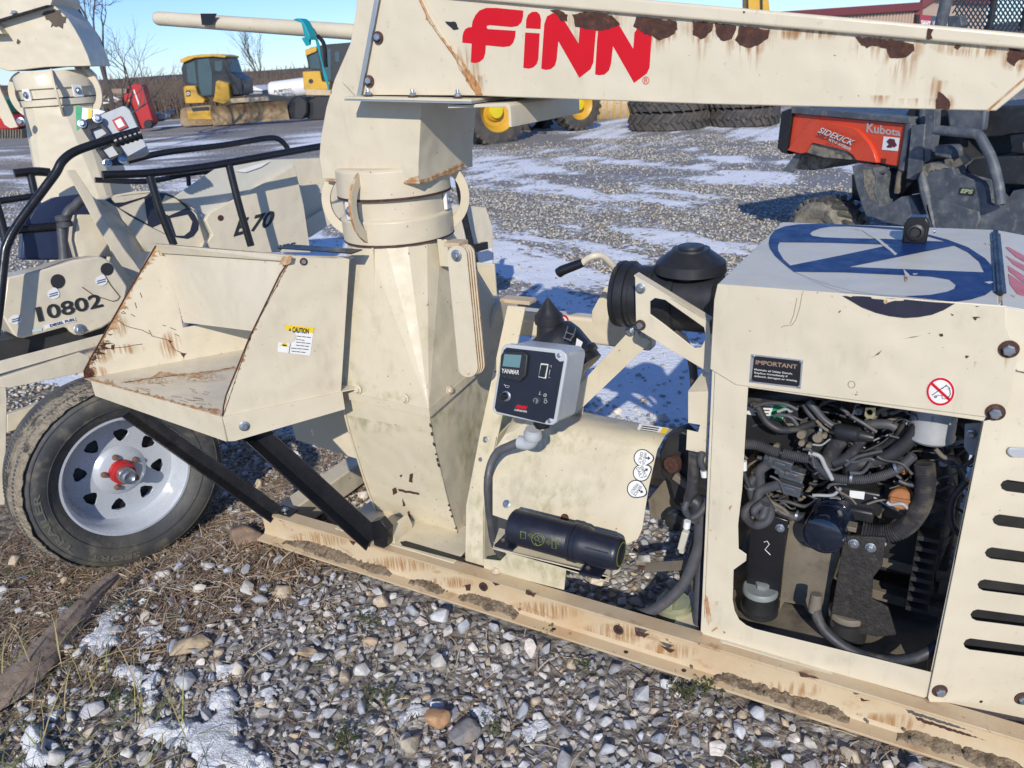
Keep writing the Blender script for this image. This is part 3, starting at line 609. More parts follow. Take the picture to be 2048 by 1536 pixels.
# --- square-to-round transition above the casing
zb=.672; ztop=1.155; cx_,cy_=-1.55,1.985; RR=.165
f1=[Vector((x0-.012,1.742,zb+.008)),Vector((x1+.012,1.738,zb)),Vector((x1+.012,2.30,zb+.06)),Vector((x0-.012,2.30,zb+.06))]
def trans():
    mb=MB(); N_=8; top=[]; bot=[]
    # 16 facets: each corner fans to a quarter of the ring, each side is a triangle to the ring
    ring=[Vector((cx_+RR*math.cos(a),cy_+RR*math.sin(a),ztop)) for a in [math.radians(-135+22.5*k) for k in range(16)]]
    vs=f1+ring; fs=[]
    for s in range(4):
        c=s; nxt=(s+1)%4; i0=(s*4)%16
        # corner s sits at ring index s*4 (−135°,−45°,45°,135°)
        for k in(-2,-1,0,1): fs.append((c,4+(i0+k)%16,4+(i0+k+1)%16))
        fs.append((c,4+(i0+2)%16,nxt))
    mb.add(vs,fs); return mb
tr=trans().build('transition_duct',paint_moss,SB,.002,sharp=3)
lip0=len(bpy.data.objects)
lip=MB().add([v+Vector((0,0,-.03)) for v in f1]+f1,[(i,(i+1)%4,(i+1)%4+4,i+4) for i in range(4)]).build('duct_flange',paint_moss,tr)
sol=lip.modifiers.new('solid','SOLIDIFY'); sol.thickness=.004; sol.offset=0; lip.data.polygons.foreach_set('use_smooth',[False]*len(lip.data.polygons))
a_=oY(748,520,1.80); MB().tube([oP(745,490,(0,1.815,0),(0,-1,.0)),oP(752,640,(0,1.785,0),(0,-1,0)),oP(761,798,(0,1.742,0),(0,-1,0))],.0035,6).build('weld_seam',paint_moss,tr)
for px,me in(((716,779),BP),((810,797),BP),): bolt(oY(*px,1.738),(0,-1,.05),tr,me,1.2)
for px in((898,780),): bolt(oX(*px,x1+.014),(1,0,.1),tr,BP,1.2)
for p in((690,838),): pass
# --- swivel collar rings
ctr=Vector((cx_,cy_,0))
def ring(z0,z1,r,th=.006,n=56,bulge=0):
    return [(z0,r-th),(z0,r),(z1,r+bulge),(z1,r-th)]
collar=MB().lathe(ctr,(0,0,1),[(1.15,.155),(1.15,RR+.012),(1.218,RR+.012),(1.225,RR+.002),(1.225,.15)],64).build('swivel_collar',paint,SB,.002)
MB().lathe(ctr,(0,0,1),[(1.222,.15),(1.222,RR),(1.285,RR),(1.285,.15)],64).build('band',paint,collar,.001)
MB().lathe(ctr,(0,0,1),[(1.288,.15),(1.288,RR+.014),(1.365,RR+.010),(1.372,RR),(1.372,.15)],64).build('band',paint,collar,.002)
MB().lathe(ctr,(0,0,1),[(1.282,.16),(1.282,RR+.0145),(1.289,RR+.0145),(1.289,.16)],64).build('gap_line',rust,collar)
MB().lathe(ctr,(0,0,1),[(1.146,.16),(1.146,RR+.013),(1.1505,RR+.013),(1.1505,.16)],64).build('rusty_joint',rust,collar)
def crescent(ang,parent,r=.105,w_=.030,th=.010,m=paint,side=1):
    d=Vector((math.cos(ang),math.sin(ang),0)); t=Vector((-math.sin(ang),math.cos(ang),0)); c=ctr+d*(RR-.032)+Vector((0,0,1.262))
    out=[];n=20
    for k in range(n+1):
        a=math.radians(-78+156*k/n); out.append(c+d*math.cos(a)*r*.98+UPZ*math.sin(a)*r*1.08)
    inn=[c+d*(math.cos(math.radians(-68+136*k/n))*(r-w_))+UPZ*math.sin(math.radians(-68+136*k/n))*(r-w_)*1.08 for k in range(n,-1,-1)]
    return MB().prism([p-t*th/2 for p in out+inn],t*th,0,1).build('retainer_hook',[m,rust_light],parent,.0015)
for a in(-87,30,-152,100): crescent(math.radians(a),collar)
for a,pz in((-104,1.252),(17,1.255),(60,1.25)):
    a=math.radians(a); d=Vector((math.cos(a),math.sin(a),0)); t=Vector((-math.sin(a),math.cos(a),0)); c=ctr+d*(RR+.006)+Vector((0,0,pz))
    MB().box(c,(.012,.048,.055),(d,t,UPZ)).build('wear_pad',white,collar,.002); bolt(c+d*.007,d,collar,BZ,1.2)
# --- elbow (spout base): side plates front and back, curved back
EY=1.868
el=[(643,357),(838,362),(843,320),(840,268),(842,215),(838,192),(735,190),(690,60),(700,85),(672,140),(655,200),(641,270),(638,310)]
elp=[(643,357),(838,362),(836,330),(838,290),(842,215),(846,192),(735,150),(705,75),(690,110),(668,160),(652,215),(641,275),(638,315)]
front=PY(EY); pe=pl(front,elp); dep_=.30
elbow=MB().prism(pe,(0,dep_,0)).build('spout_elbow',paint_clean,SB,.003,sharp=25)
MB().tube([front(643,358)+Vector((.02,0,-.003)),front(740,361)+Vector((0,0,-.006)),front(838,364)+Vector((0,0,-.002)),oX(925,325,front(838,362).x)+Vector((0,0,-.004))],.0045,6,smooth=False).build('weld_seam',rust_light,elbow)
ex=front(838,362).x
decal('rust_patch',PX(ex+.0015),[(840,362),(925,325),(928,333),(905,348),(880,352),(855,366)],RX,rust_light,elbow,.001,jagged=1.5)
decal('rust_patch',PY(EY),[(822,355),(838,350),(839,362),(815,362)],FY,rust_light,elbow,.001,jagged=1.5)
# --- boom / deflector spout
BY=1.835
bm_=[(712,190),(735,60),(752,-60),(845,-60),(1150,0),(2060,68),(2130,74),(2130,130),(1990,222)]
boomf=PY(BY)
side=[(718,190),(738,90),(762,-12),(840,-12),(2130,98),(2130,110),(1992,222),(1400,208),(960,192)]
boom=MB().prism(pl(boomf,side),(0,.30,0)).build('spout_boom',paint_clean,SB,.0025)
# folded top lip, stands 12 mm proud of the side
A0,B0,C0,D0=boomf(800,-45),boomf(2130,74),boomf(2130,106),boomf(800,-13)
lipm=MB().prism([p+Vector((0,-.012,0)) for p in(A0,B0,C0,D0)],(0,.335,0)).build('boom_lip',paint_clean,boom,.006,seg=3)
for pp in [[(1820,78),(1832,79),(1830,90),(1826,100),(1818,94)],[(1857,56),(1866,58),(1862,70),(1866,78),(1856,80),(1852,72)]]: pass
# end plate and bolted base flange
MB().prism(pl(PY(BY-.010),[(715,192),(723,192),(741,95),(762,-20),(754,-20),(733,95)]),(0,-.004,0)).build('edge_strip',galv,boom,.0008)
MB().box((0,0,0),(.001,.001,.001)) 
fl=MB().prism([boomf(716,190)+Vector((-.008,-.05,-.001)),boomf(962,196)+Vector((0,-.05,.0)),boomf(962,196)+Vector((0,.26,0)),boomf(716,190)+Vector((-.008,.26,-.001))],(0,0,-.006)).build('base_flange',[paint_clean],boom,.001)
MB().prism([boomf(716,190)+Vector((-.008,-.052,-.0075)),boomf(964,196)+Vector((0,-.052,-.0065)),boomf(964,196)+Vector((0,.26,-.0065)),boomf(716,190)+Vector((-.008,.26,-.0075))],(0,0,-.004)).build('gasket',galv,fl)
for px in((747,178),(836,183),(926,187)):
    c=boomf(*px); c=Vector((c.x,BY-.026,boomf(720,190).z-(c.x-boomf(720,190).x)*.05)); bolt(c,UPZ,fl,BR,.95); MB().lathe(c,(0,0,1),[(0,.005),(.018,.005),(.02,.004)],10).build('stud',zinc,fl)
for px in((757,75),(739,162)): bolt(boomf(*px)+Vector((.002,-.004,0)),(.2,-1,.1),boom,BR,1.1)
MB().prism(pl(PY(BY-.004),[(746,190),(790,5),(798,-12),(840,-12),(960,190)]),(0,-.0025,0),0,0).build('gusset_plate',[paint_clean],boom,.0008)
mb=MB(); mb.tube([boomf(838,-12)+Vector((0,-.008,0)),boomf(868,48)+Vector((0,-.008,0)),boomf(905,100)+Vector((0,-.008,0)),boomf(935,145)+Vector((0,-.008,0)),boomf(958,189)+Vector((0,-.008,0))],.0035,6); mb.build('rusty_seam',rust_light,boom)
for pp in [[(912,108),(925,122),(945,150),(958,168),(966,189),(952,189),(935,165),(915,130)],[(893,88),(901,92),(905,104),(896,100)],[(850,28),(858,34),(868,50),(862,50),(852,38)]]: decal('rust_patch',PY(BY-.0065),pp,FY,rust_light,boom,.0006,jagged=1.5)
for pp in [[(891,42),(912,44),(918,58),(908,60),(897,52)]]: decal('rust_patch',PY(BY),pp,FY,inkm,boom,.0008,jagged=1)
# top folded bracket under boom
mb=MB(); z=boomf(960,197).z-.012; xb=oY(1048,232,1.87).x
mb.prism([Vector((oY(895,205,1.80).x,1.80,z)),Vector((xb-.012,1.80,z)),Vector((xb-.003,1.80,z-.006)),Vector((xb,1.80,z-.016)),Vector((xb,1.80,z-.058)),Vector((xb-.007,1.80,z-.058)),Vector((xb-.007,1.80,z-.018)),Vector((xb-.014,1.80,z-.009)),Vector((oY(895,205,1.80).x,1.80,z-.007))],(0,.42,0)); mb.build('stop_bracket',paint_clean,SB,.001)
# rust where the paint has flaked off
RP=[[(1100,20),(1118,20),(1137,30),(1134,43),(1124,42),(1116,32)],[(1145,30),(1170,23),(1225,30),(1241,50),(1222,57),(1195,62),(1170,57),(1152,52)],[(1272,33),(1300,36),(1353,42),(1356,58),(1340,75),(1318,80),(1305,72),(1285,66),(1268,52)],
[(1386,42),(1427,46),(1424,60),(1411,76),(1402,78),(1386,68)],[(1430,46),(1474,52),(1472,64),(1460,80),(1448,82),(1434,72)],[(1478,52),(1500,54),(1540,60),(1538,76),(1520,88),(1500,96),(1480,90),(1470,78),(1475,66)],
[(1712,73),(1730,75),(1800,82),(1826,88),(1830,100),(1815,112),(1795,118),(1780,114),(1772,98),(1745,90),(1735,96),(1722,90)],[(2018,97),(2060,102),(2060,118),(2040,118),(2028,132),(2014,122)],[(1878,182),(1890,192),(1901,202),(1898,219),(1872,217),(1872,200)],[(1912,90),(1922,92),(1916,99),(1909,96)]]
for k,pp in enumerate(RP): decal('rust_patch',boomf,pp,FY,rust,boom,.0006,jagged=1.6,th=.0008)
for pp in [[(1857,56),(1867,58),(1862,70),(1866,76),(1855,80),(1852,76)],[(1486,22),(1492,23),(1489,27)]]: decal('rust_patch',PY(BY-.012),pp,FY,rust,boom,.001,jagged=1)
for pp in [[(1385,80),(1420,82),(1400,100),(1395,130),(1390,130)],[(1478,96),(1500,98),(1492,115),(1490,140),(1486,140)],[(1775,118),(1830,118),(1818,150),(1806,185),(1800,150),(1794,185),(1790,150)],[(1742,204),(1762,196),(1768,212),(1740,210)],[(1785,212),(1870,217),(1820,219)],[(1872,170),(1880,165),(1882,182),(1872,190)],[(1140,60),(1175,62),(1150,72)],[(1290,78),(1320,84),(1300,95)],[(1545,60),(1575,58),(1560,66)],[(1690,78),(1712,82),(1725,108),(1700,100)],[(1900,95),(1980,108),(1950,112)]]: pass
stain=bpy.data.materials.new('rust_run'); moss=bpy.data.materials.new('algae_film'); soot=bpy.data.materials.new('dirt_film')
def mkstain(stain,colr,sc=(110,110,9),st=.8,lo=.42,hi=.68):
    stain.use_nodes=True; t=stain.node_tree; N=t.nodes; L=t.links; b=N['Principled BSDF']; b.inputs['Base Color'].default_value=(*colr,1); b.inputs['Roughness'].default_value=.6
    geo=N.new('ShaderNodeNewGeometry'); mp=N.new('ShaderNodeMapping'); mp.inputs['Scale'].default_value=sc; n=N.new('ShaderNodeTexNoise'); n.inputs['Scale'].default_value=1; n.inputs['Detail'].default_value=6
    L.new(geo.outputs['Position'],mp.inputs[0]); L.new(mp.outputs[0],n.inputs['Vector'])
    at=N.new('ShaderNodeAttribute'); at.attribute_name='Col'; s=N.new('ShaderNodeSeparateColor'); L.new(at.outputs['Color'],s.inputs[0])
    m=N.new('ShaderNodeMapRange'); L.new(n.outputs['Fac'],m.inputs[0]); m.inputs[1].default_value=lo; m.inputs[2].default_value=hi; m.inputs[4].default_value=st
    k=N.new('ShaderNodeMath'); k.operation='MULTIPLY'; L.new(m.outputs[0],k.inputs[0]); L.new(s.outputs[0],k.inputs[1]); L.new(k.outputs[0],b.inputs['Alpha'])
mkstain(stain,(.42,.20,.06)); mkstain(moss,(.24,.27,.06),(38,38,22),.40,.42,.80); mkstain(soot,(.20,.17,.12),(50,50,16),.13,.35,.8)
def run(f,x,y,w_,h,nrm,parent,slant=0.,off=.0004):
    """rust run below a flake: fades out with length"""
    nu,nv=8,8; vs=[];cs=[]
    for j in range(nv+1):
        for i in range(nu+1):
            u=i/nu;v=j/nv; q=f(x+(u-.5)*w_*(1-.4*v)+slant*v,y+v*h)+Vector(nrm).normalized()*off; vs.append(q); cs.append(math.sin(math.pi*u)**.8*(1-v)**1.3*min(1,v*6+.3))
    fs=[(j*(nu+1)+i,j*(nu+1)+i+1,(j+1)*(nu+1)+i+1,(j+1)*(nu+1)+i) for j in range(nv) for i in range(nu)]
    o=MB().add(vs,fs).build('rust_run',stain,parent,flip=False); colattr(o.data,np.array(cs)[:,None]*np.ones(3)); return o
def halo(f,x,y,w_,h,nrm,parent,off=.0003,m=None,nm='rust_halo'):
    nu,na=5,18; vs=[f(x,y)+Vector(nrm)*off]; cs=[1.]
    for i in range(1,nu+1):
        for j in range(na):
            a=2*math.pi*j/na; r=i/nu; vs.append(f(x+math.cos(a)*w_/2*r,y+math.sin(a)*h/2*r)+Vector(nrm).normalized()*off); cs.append(1.*(1-r**2))
    fs=[(0,1+j,1+(j+1)%na) for j in range(na)]+[(1+(i-1)*na+j,1+(i-1)*na+(j+1)%na,1+i*na+(j+1)%na,1+i*na+j) for i in range(1,nu) for j in range(na)]
    o=MB().add(vs,fs).build(nm,m or stain,parent,flip=False); colattr(o.data,np.array(cs)[:,None]*np.ones(3)); return o
for x,y,w_,h in((1405,58,80,60),(1505,76,110,70),(1775,95,170,75),(1312,58,130,60),(1190,42,140,60),(1886,205,60,40),(1870,180,30,60),(2030,115,80,60),(1600,62,160,40),(1940,96,160,40),(930,140,70,110)): halo(boomf,x,y,w_,h,FY,boom)
for x,y,w_,h in((1400,74,40,55),(1500,90,60,60),(1806,108,70,85),(1790,110,40,60),(1320,72,60,40),(1190,55,60,40),(1456,78,30,40),(1730,90,40,40),(1886,160,30,30),(1760,190,50,24),(1830,196,80,24),(2035,128,30,30),(1650,60,120,22),(1960,98,120,26),(1580,62,80,22),(960,150,30,40),(1160,60,30,120)): run(boomf,x,y,w_,h,FY,boom)
# lettering FINN (traced outlines)
Z2=lambda s: lin(s,.3418,600,0)
LF=Z2([(950,250),(951,215),(956,190),(968,170),(985,160),(1005,158),(1010,125),(1026,90),(1050,62),(1090,46),(1150,46),(1307,62),(1305,100),(1296,130),(1275,152),(1240,158),(1110,147),(1096,150),(1092,160),(1100,170),(1262,180),(1260,215),(1248,250),(1228,270),(1190,275),(1088,265),(1085,310),(1075,342),(1052,362),(1025,369),(1000,365),(1005,255)])
Ld=Z2([(1322,165),(1324,115),(1335,86),(1358,69),(1385,68),(1403,84),(1411,112),(1408,170)]); Li=Z2([(1318,190),(1403,195),(1395,345),(1386,374),(1366,394),(1340,402),(1307,397)])
L1=Z2([(1412,402),(1422,250),(1430,140),(1446,96),(1480,76),(1514,82),(1540,108),(1630,255),(1638,160),(1655,120),(1690,98),(1738,106),(1717,365),(1700,405),(1635,455),(1512,240),(1502,350),(1492,384),(1468,404),(1440,409)])
L2=Z2([(1727,435),(1738,250),(1746,170),(1764,128),(1800,106),(1838,112),(1863,138),(1950,285),(1958,190),(1975,165),(2062,160),(2046,395),(2030,430),(1955,485),(1832,270),(1820,375),(1808,412),(1782,436),(1750,440)])
MB().tube([boomf(2062,146)+Vector((0,-.001,0)),boomf(1975,222)+Vector((0,-.001,0))],.0022,5,smooth=False).build('rusty_seam',rust_light,boom)
for q in(LF,Ld,Li,L1,L2): decal('red_letter',boomf,q,FY,red,boom,.0003,th=.0003)
text('®',boomf,((1285,169),(1299,169),(1299,153),(1285,153)),FY,red,boom,off=.001)
# handle tube at left
MB().tube([oY(318,37,1.90),oY(735,66,1.90)],.0215,24,smooth=False).lathe(oY(318,37,1.90),oY(318,37,1.9)-oY(735,66,1.9),[(0,.0215),(.008,.020),(.014,.015),(.017,.006),(.0175,.001)],24).build('boom_handle',paint_clean,SB)
hf=PY(1.878)
for pp in [[(403,27),(436,27),(426,50),(406,50)]]: decal('black_tape',PY(1.872),pp,FY,black,SB,.004)
MB().prism(pl(PY(1.86),[(684,165),(713,195),(735,95),(756,-20),(745,-60),(715,-60),(712,20),(700,90)]),(0,.28,0)).build('boom_end_plate',paint_clean,SB,.002)
# --- link arms on the casing right side
LA=PY(1.735)
def slot_shape(a,b_,r,n=10):
    ang=math.atan2(b_[1]-a[1],b_[0]-a[0]); o=[]
    for k in range(n+1): t=ang+math.pi/2+math.pi*k/n; o.append((a[0]+r*math.cos(t),a[1]+r*math.sin(t)))
    for k in range(n+1): t=ang-math.pi/2+math.pi*k/n; o.append((b_[0]+r*math.cos(t),b_[1]+r*math.sin(t)))
    return o
for i,Yk in enumerate((1.770,1.778,1.786,1.794)):
    f=PY(Yk); MB().prism(pl(PY(1.770),slot_shape((914,510),(936,735),19 if i else 19.5)),(0,.0058,0),0,1).build('link_arm',[paint_clean,rust_light],SB,.0006)
    o=bpy.data.objects[-1] if False else None
links=[o for o in SB.children if o.name.startswith('link_arm')]
for i,o in enumerate(links): o.location=o.location+Vector((.0035*i,.0075*i,0))
bolt(oY(913,511,1.768),(0,-1,0),links[0],BZ,1.25); bolt(oY(936,745,1.769),(0,-1,0),links[0],BP,.6)
MB().prism(pl(PX(x1-.03),[(874,478),(893,482),(897,535),(880,532)]),(.035,0,0)).build('link_lug',paint_moss,SB,.001)
MB().box(oY(912,486,1.80),(.05,.05,.012)).build('link_lug',paint_rusty,SB,.001)
# --- upright bracket (bent strip) right of casing
XU=-1.19
up=[onp for onp in [oX(968,1145,XU),oX(966,1010,XU),oX(985,870,XU),oX(1032,612,XU)]]
pts=[Vector((0,p.y,p.z)) for p in up]
def strip(ptsYZ,xa,xb,th=.008,name='upright_bracket',m=paint_moss):
    mb=MB(); R=[]
    for i,(xl,xr,y,z) in enumerate(ptsYZ): R.append([Vector((xl,y,z)),Vector((xr,y,z)),Vector((xr,y+th,z)),Vector((xl,y+th,z))])
    mb.rings(R); return mb.build(name,m,SB,.0012,sharp=20)
us=[(oY(930,1140,1.725),oY(968,1150,1.725)),(oY(933,1020,1.78),oY(968,1010,1.78)),(oY(960,870,1.89),oY(995,870,1.89)),(oY(1015,612,2.08),oY(1050,614,2.08))]
ub=strip([(a.x,b_.x,(a.y+b_.y)/2,(a.z+b_.z)/2) for a,b_ in us],0,0)
# side flange of the upright
vs=[]
mb=MB(); R=[]
for (a,b_) in us[:3]:
    R.append([Vector((b_.x,a.y,(a.z+b_.z)/2)),Vector((b_.x-.006,a.y,(a.z+b_.z)/2)),Vector((b_.x-.006,a.y+.09,(a.z+b_.z)/2+.01)),Vector((b_.x,a.y+.09,(a.z+b_.z)/2+.01))])
mb.rings(R).build('upright_flange',paint_moss,ub,.001)
bolt(oY(972,880,1.885),(0,-1,.2),ub,BZ,.95); bolt(oY(963,918,1.858),(0,-1,.2),ub,BZ,.95)
MB().box(oY(1036,600,2.09)+Vector((0,0,0)),(.11,.05,.013)).build('top_tab',[paint_rusty],ub,.002)
# gusset from upright to guard
MB().prism(pl(PY(1.83),[(1000,885),(1075,825),(1085,850),(1000,920)]),(0,.006,0)).build('gusset',paint_moss,SB,.001)
# --- belt guard drum (bent sheet)
GN=Vector((0,-.83,.56)); GP=PP((-1,1.87,.62),GN)
gout=[(985,905),(1010,868),(1060,850),(1136,868),(1250,890),(1315,897),(1306,935),(1297,976),(1290,1020),(1284,1058),(1275,1078),(1255,1088),(1180,1080),(1080,1062),(985,1030)]
guard=plate('belt_guard',GP,gout,-GN*.004,paint_moss,SB,.001)
cr=pl(GP,[(1010,868),(1060,850),(1136,868),(1250,890),(1315,897)]); bk=pl(PY(2.10),[(1060,802),(1090,808),(1160,822),(1262,843),(1356,861)])
mb=MB(); mb.rings([[a,a+(b_-a)*.35+Vector((0,0,.022)),a+(b_-a)*.7+Vector((0,0,.022)),b_] for a,b_ in zip(cr,bk)],cap=False)
mb.f=[f for f in mb.f if not ({k%4 for k in f}=={0,3})]; mb.m=[0]*len(mb.f)
gt=mb.build('guard_top',paint_moss,guard,sharp=50); q=gt.modifiers.new('s','SOLIDIFY'); q.thickness=.003
for x,y,w_,h in((640,1078,150,34),(800,1128,170,36),(1080,1222,190,44),(1220,1268,190,48),(1330,1302,150,40),(1560,1380,200,40),(1760,1445,220,44),(900,1165,120,26)): halo(PY(1.6925),x,y,w_,h,FY,rail,.0012)
bolt(GP(1013,1008),GN,guard,BZ,.95); MB().lathe(GP(1130,1036),GN,[(0,.012),(.006,.012),(.008,.009)],16).build('rusty_nut',rust,guard)
# teardrop service stickers
def tear(c,r,ang,f,n,parent,lab,words):
    pts=[]
    for k in range(28):
        t=2*math.pi*k/28; rr=r*(1+.38*max(0,math.cos(t))**8); pts.append((c[0]+rr*math.cos(t+ang),c[1]+rr*math.sin(t+ang)*1.02))
    d=decal('service_sticker',f,pts,n,inkm,parent,.001,label=lab); c2=[(c[0]+(x-c[0])*.88,c[1]+(y-c[1])*.88) for x,y in pts]
    decal('sticker_face',f,c2,n,white,d,.0016)
    u=(math.cos(ang+1.75),math.sin(ang+1.75)); v=(math.sin(ang+1.75),-math.cos(ang+1.75))
    for k,wd in enumerate(words):
        o=(c[0]-v[0]*(7-k*0)*(.2)+v[0]*(-2-8*k+5),c[1]+v[1]*(-2-8*k+5)); W_=12; h=6.5
        q=[(o[0]-u[0]*W_,o[1]-u[1]*W_),(o[0]+u[0]*W_,o[1]+u[1]*W_),(o[0]+u[0]*W_+v[0]*h,o[1]+u[1]*W_+v[1]*h),(o[0]-u[0]*W_+v[0]*h,o[1]-u[1]*W_+v[1]*h)]
        text(wd,f,q,n,inkm,d,off=.0026,bold=.01)
    a=(c[0]+math.cos(ang)*r*.35,c[1]+math.sin(ang)*r*.35); b_=(c[0]+math.cos(ang)*r*.95,c[1]+math.sin(ang)*r*.95); p=(-math.sin(ang),math.cos(ang))
    decal('arrow',f,[(a[0]+p[0]*1.2,a[1]+p[1]*1.2),(a[0]+(b_[0]-a[0])*.5+p[0]*1.2,a[1]+(b_[1]-a[1])*.5+p[1]*1.2),(a[0]+(b_[0]-a[0])*.5+p[0]*4,a[1]+(b_[1]-a[1])*.5+p[1]*4),b_,(a[0]+(b_[0]-a[0])*.5-p[0]*4,a[1]+(b_[1]-a[1])*.5-p[1]*4),(a[0]+(b_[0]-a[0])*.5-p[0]*1.2,a[1]+(b_[1]-a[1])*.5-p[1]*1.2),(a[0]-p[0]*1.2,a[1]-p[1]*1.2)],n,inkm,d,.0024)
tear((1285,916),17.5,.05,GP,GN,guard,'round sticker reading HAND GUN ONLY',['HAND GUN','ONLY'])
tear((1283,946),17,-.55,GP,GN,guard,'round sticker reading SERVICE DAILY',['SERVICE','DAILY'])
tear((1272,978),18,.45,GP,GN,guard,'round sticker reading SERVICE WEEKLY',['SERVICE','WEEKLY'])
tf=PZ(.655)
TN=Vector((0,-.25,.97)); tfq=PP(cr[3]*.5+bk[3]*.5+Vector((0,0,.026)),TN)
d=decal('warning_label',tfq,[(1279,849),(1338,858),(1322,882),(1270,873)],TN,white,guard,.003)
decal('label_band',tfq,[(1326,857),(1337,859),(1322,881),(1312,879)],TN,yellow,d,.004)
for k in range(5):
    q=k/5; decal('print_line',tfq,[(1284-9*q,853+20*q),(1318-9*q,858+21*q),(1317.5-9*q,860+21*q),(1283.5-9*q,855+20*q)],TN,inkm,d,.0042)
# --- shelf with document canister
sh=MB().prism([oY(1000,1088,1.66),oY(1215,1152,1.60),oY(1208,1158,1.60),oY(995,1097,1.60)],(0,0,-.003)).build('canister_shelf',paint_moss,SB,.0008)
zc_=oY(1005,1092,1.62).z
MB().prism([Vector((oY(985,1090,1.60).x,1.598,zc_)),Vector((oY(1218,1150,1.60).x,1.598,zc_-.004)),Vector((oY(1225,1140,1.70).x,1.70,zc_-.004)),Vector((oY(1000,1080,1.70).x,1.70,zc_))],(0,0,-.003)).build('shelf_plate',paint_moss,sh,.001)
MB().prism(pl(PY(1.70),[(985,1085),(1022,1096),(1134,1118),(1128,1180),(968,1140),(966,1118),(1000,1122),(1012,1110),(1010,1098)]),(0,.004,0)).build('shelf_bracket',paint_moss,sh,.001)
bolt(oZ(993,1142,.162),UPZ,ub,BP,1.25)
ca,cb=oY(1026,1052,1.615),oY(1240,1108,1.615); cdx=(cb-ca).normalized(); Lc=(cb-ca).length
can=MB().lathe(ca,cdx,[(-.002,.001),(-.001,.046),(.004,.051),(Lc*.56,.051),(Lc*.565,.050),(Lc*.57,.054),(Lc*.60,.054),(Lc*.605,.051),(Lc*.615,.051),(Lc*.62,.0545),(Lc*.64,.0545),(Lc*.645,.052),(Lc*.70,.052),(Lc*.74,.047),(Lc*.97,.046),(Lc*1.0,.043),(Lc*1.01,.038),(Lc*1.011,.001)],48).build('document_canister',navy,SB,sharp=40)
for k in range(12):
    a=2*math.pi*k/12; y=cdx.cross(UPZ).normalized(); z=y.cross(cdx); r_d=(y*math.cos(a)+z*math.sin(a)); MB().beam(ca+cdx*Lc*.75+r_d*.0472,ca+cdx*Lc*.95+r_d*.0467,.004,.0025,up=r_d).build('grip_rib',navy,can)
MB().lathe(ca+cdx*(Lc*1.0115),cdx,[(0,.034),(.0006,.034),(.0006,.031),(0,.031)],32,cap=False,closed=True).build('cap_ring',yellow if False else mat('dull_green_print',(.22,.26,.03),.5),can)
gpr=bpy.data.materials['dull_green_print']
for px in((1010,1076),(1180,1130)):
    c=oY(*px,1.585); MB().box(c+Vector((.008,.01,-.016)),(.062,.075,.007)).box(c+Vector((.02,.028,0)),(.030,.03,.03)).build('foot_bracket',navy,can,.004); bolt(c+Vector((-.006,0,-.012)),UPZ,can,BR,.6)
def printon(px,py):  # onto the canister barrel
    r=ray(px,py); c=ca
    d=r-cdx*r.dot(cdx); o=(CAM-c); o=o-cdx*o.dot(cdx); A=d.dot(d);B_=2*d.dot(o);C_=o.dot(o)-.0522**2; D=B_*B_-4*A*C_
    return CAM+r*((-B_-math.sqrt(max(D,0)))/(2*A))
def stroke(f,pts,w_,m,parent,name='print_line',closed=False):
    P=[f(*p) for p in pts]; P=P+[P[0]] if closed else P; return MB().tube(P,w_,4,smooth=False).build(name,m,parent)
stroke(printon,circ((1076,1079),12.5,24),.0007,gpr,can,closed=True)
for pts in ([(1068,1076),(1074,1072),(1078,1078),(1072,1082),(1068,1076)],[(1076,1070),(1084,1074),(1086,1082),(1079,1085),(1076,1078)],[(1041,1064),(1051,1064),(1051,1078),(1041,1076),(1041,1064)],[(1040,1062),(1053,1066)],[(1056,1068),(1061,1070),(1061,1066),(1065,1072),(1060,1077),(1061,1073),(1056,1071)],[(1092,1082),(1097,1084),(1097,1080),(1101,1086),(1096,1090),(1097,1087),(1092,1085)],[(1104,1080),(1112,1082),(1112,1098),(1104,1096),(1104,1080)],[(1103,1078),(1114,1082)],[(1116,1084),(1118,1090)],[(1070,1086),(1076,1092),(1082,1088)]): stroke(printon,pts,.0007,gpr,can)
# --- control box
bx=lambda x,y:oP(x,y,oY(1045,760,1.575),(-.02,-1,.22)); BN=Vector((-.02,-1,.22)).normalized()
outl=[(1008,690),(1018,688),(1122,700),(1132,708),(1134,718),(1113,843),(1106,850),(1094,850),(993,828),(985,821),(985,812),(1003,697)]
cbx=MB().prism(pl(bx,outl),-BN*.018).build('control_box',greyp,SB,.003,seg=3)
MB().prism(pl(bx,[(x+1+(1047-x)*.03,y+(770-y)*.03) for x,y in outl]),-BN*.095).build('box_body',greyp,cbx,.004); 
for o in cbx.children: o.location-=BN*.018
panel=decal('control_panel',bx,[(1014,695),(1110,706),(1112,716),(1120,723),(1128,722),(1108,838),(1100,836),(1094,840),(1090,846),(994,823),(990,815),(1008,700)],BN,navy,cbx,.0006,th=.0015)
for px in((1118,711),(1099,842)): bolt(bx(*px)+BN*.001,BN,cbx,BZ,.42,'screw')
g=MB().prism([p+BN*.0022 for p in pl(bx,[(1010,703),(1052,703),(1060,710),(1056,750),(1045,762),(1010,756),(1003,748),(1006,710)])],BN*.010).build('gauge_display',plast,cbx,.003,seg=3)
decal('lcd_window',bx,[(1014,707),(1048,709),(1044,734),(1010,731)],BN,lcd,g,.0125)
text('YANMAR',bx,((1008,744),(1043,748),(1044,739),(1009,735)),BN,whiteink,g,off=.0135,bold=.015)
for k in range(3): MB().lathe(bx(1012+k*11,752+k*1.6)+BN*.012,BN,[(0,.004),(.0015,.004),(.002,.003)],12).build('button',plast,g)
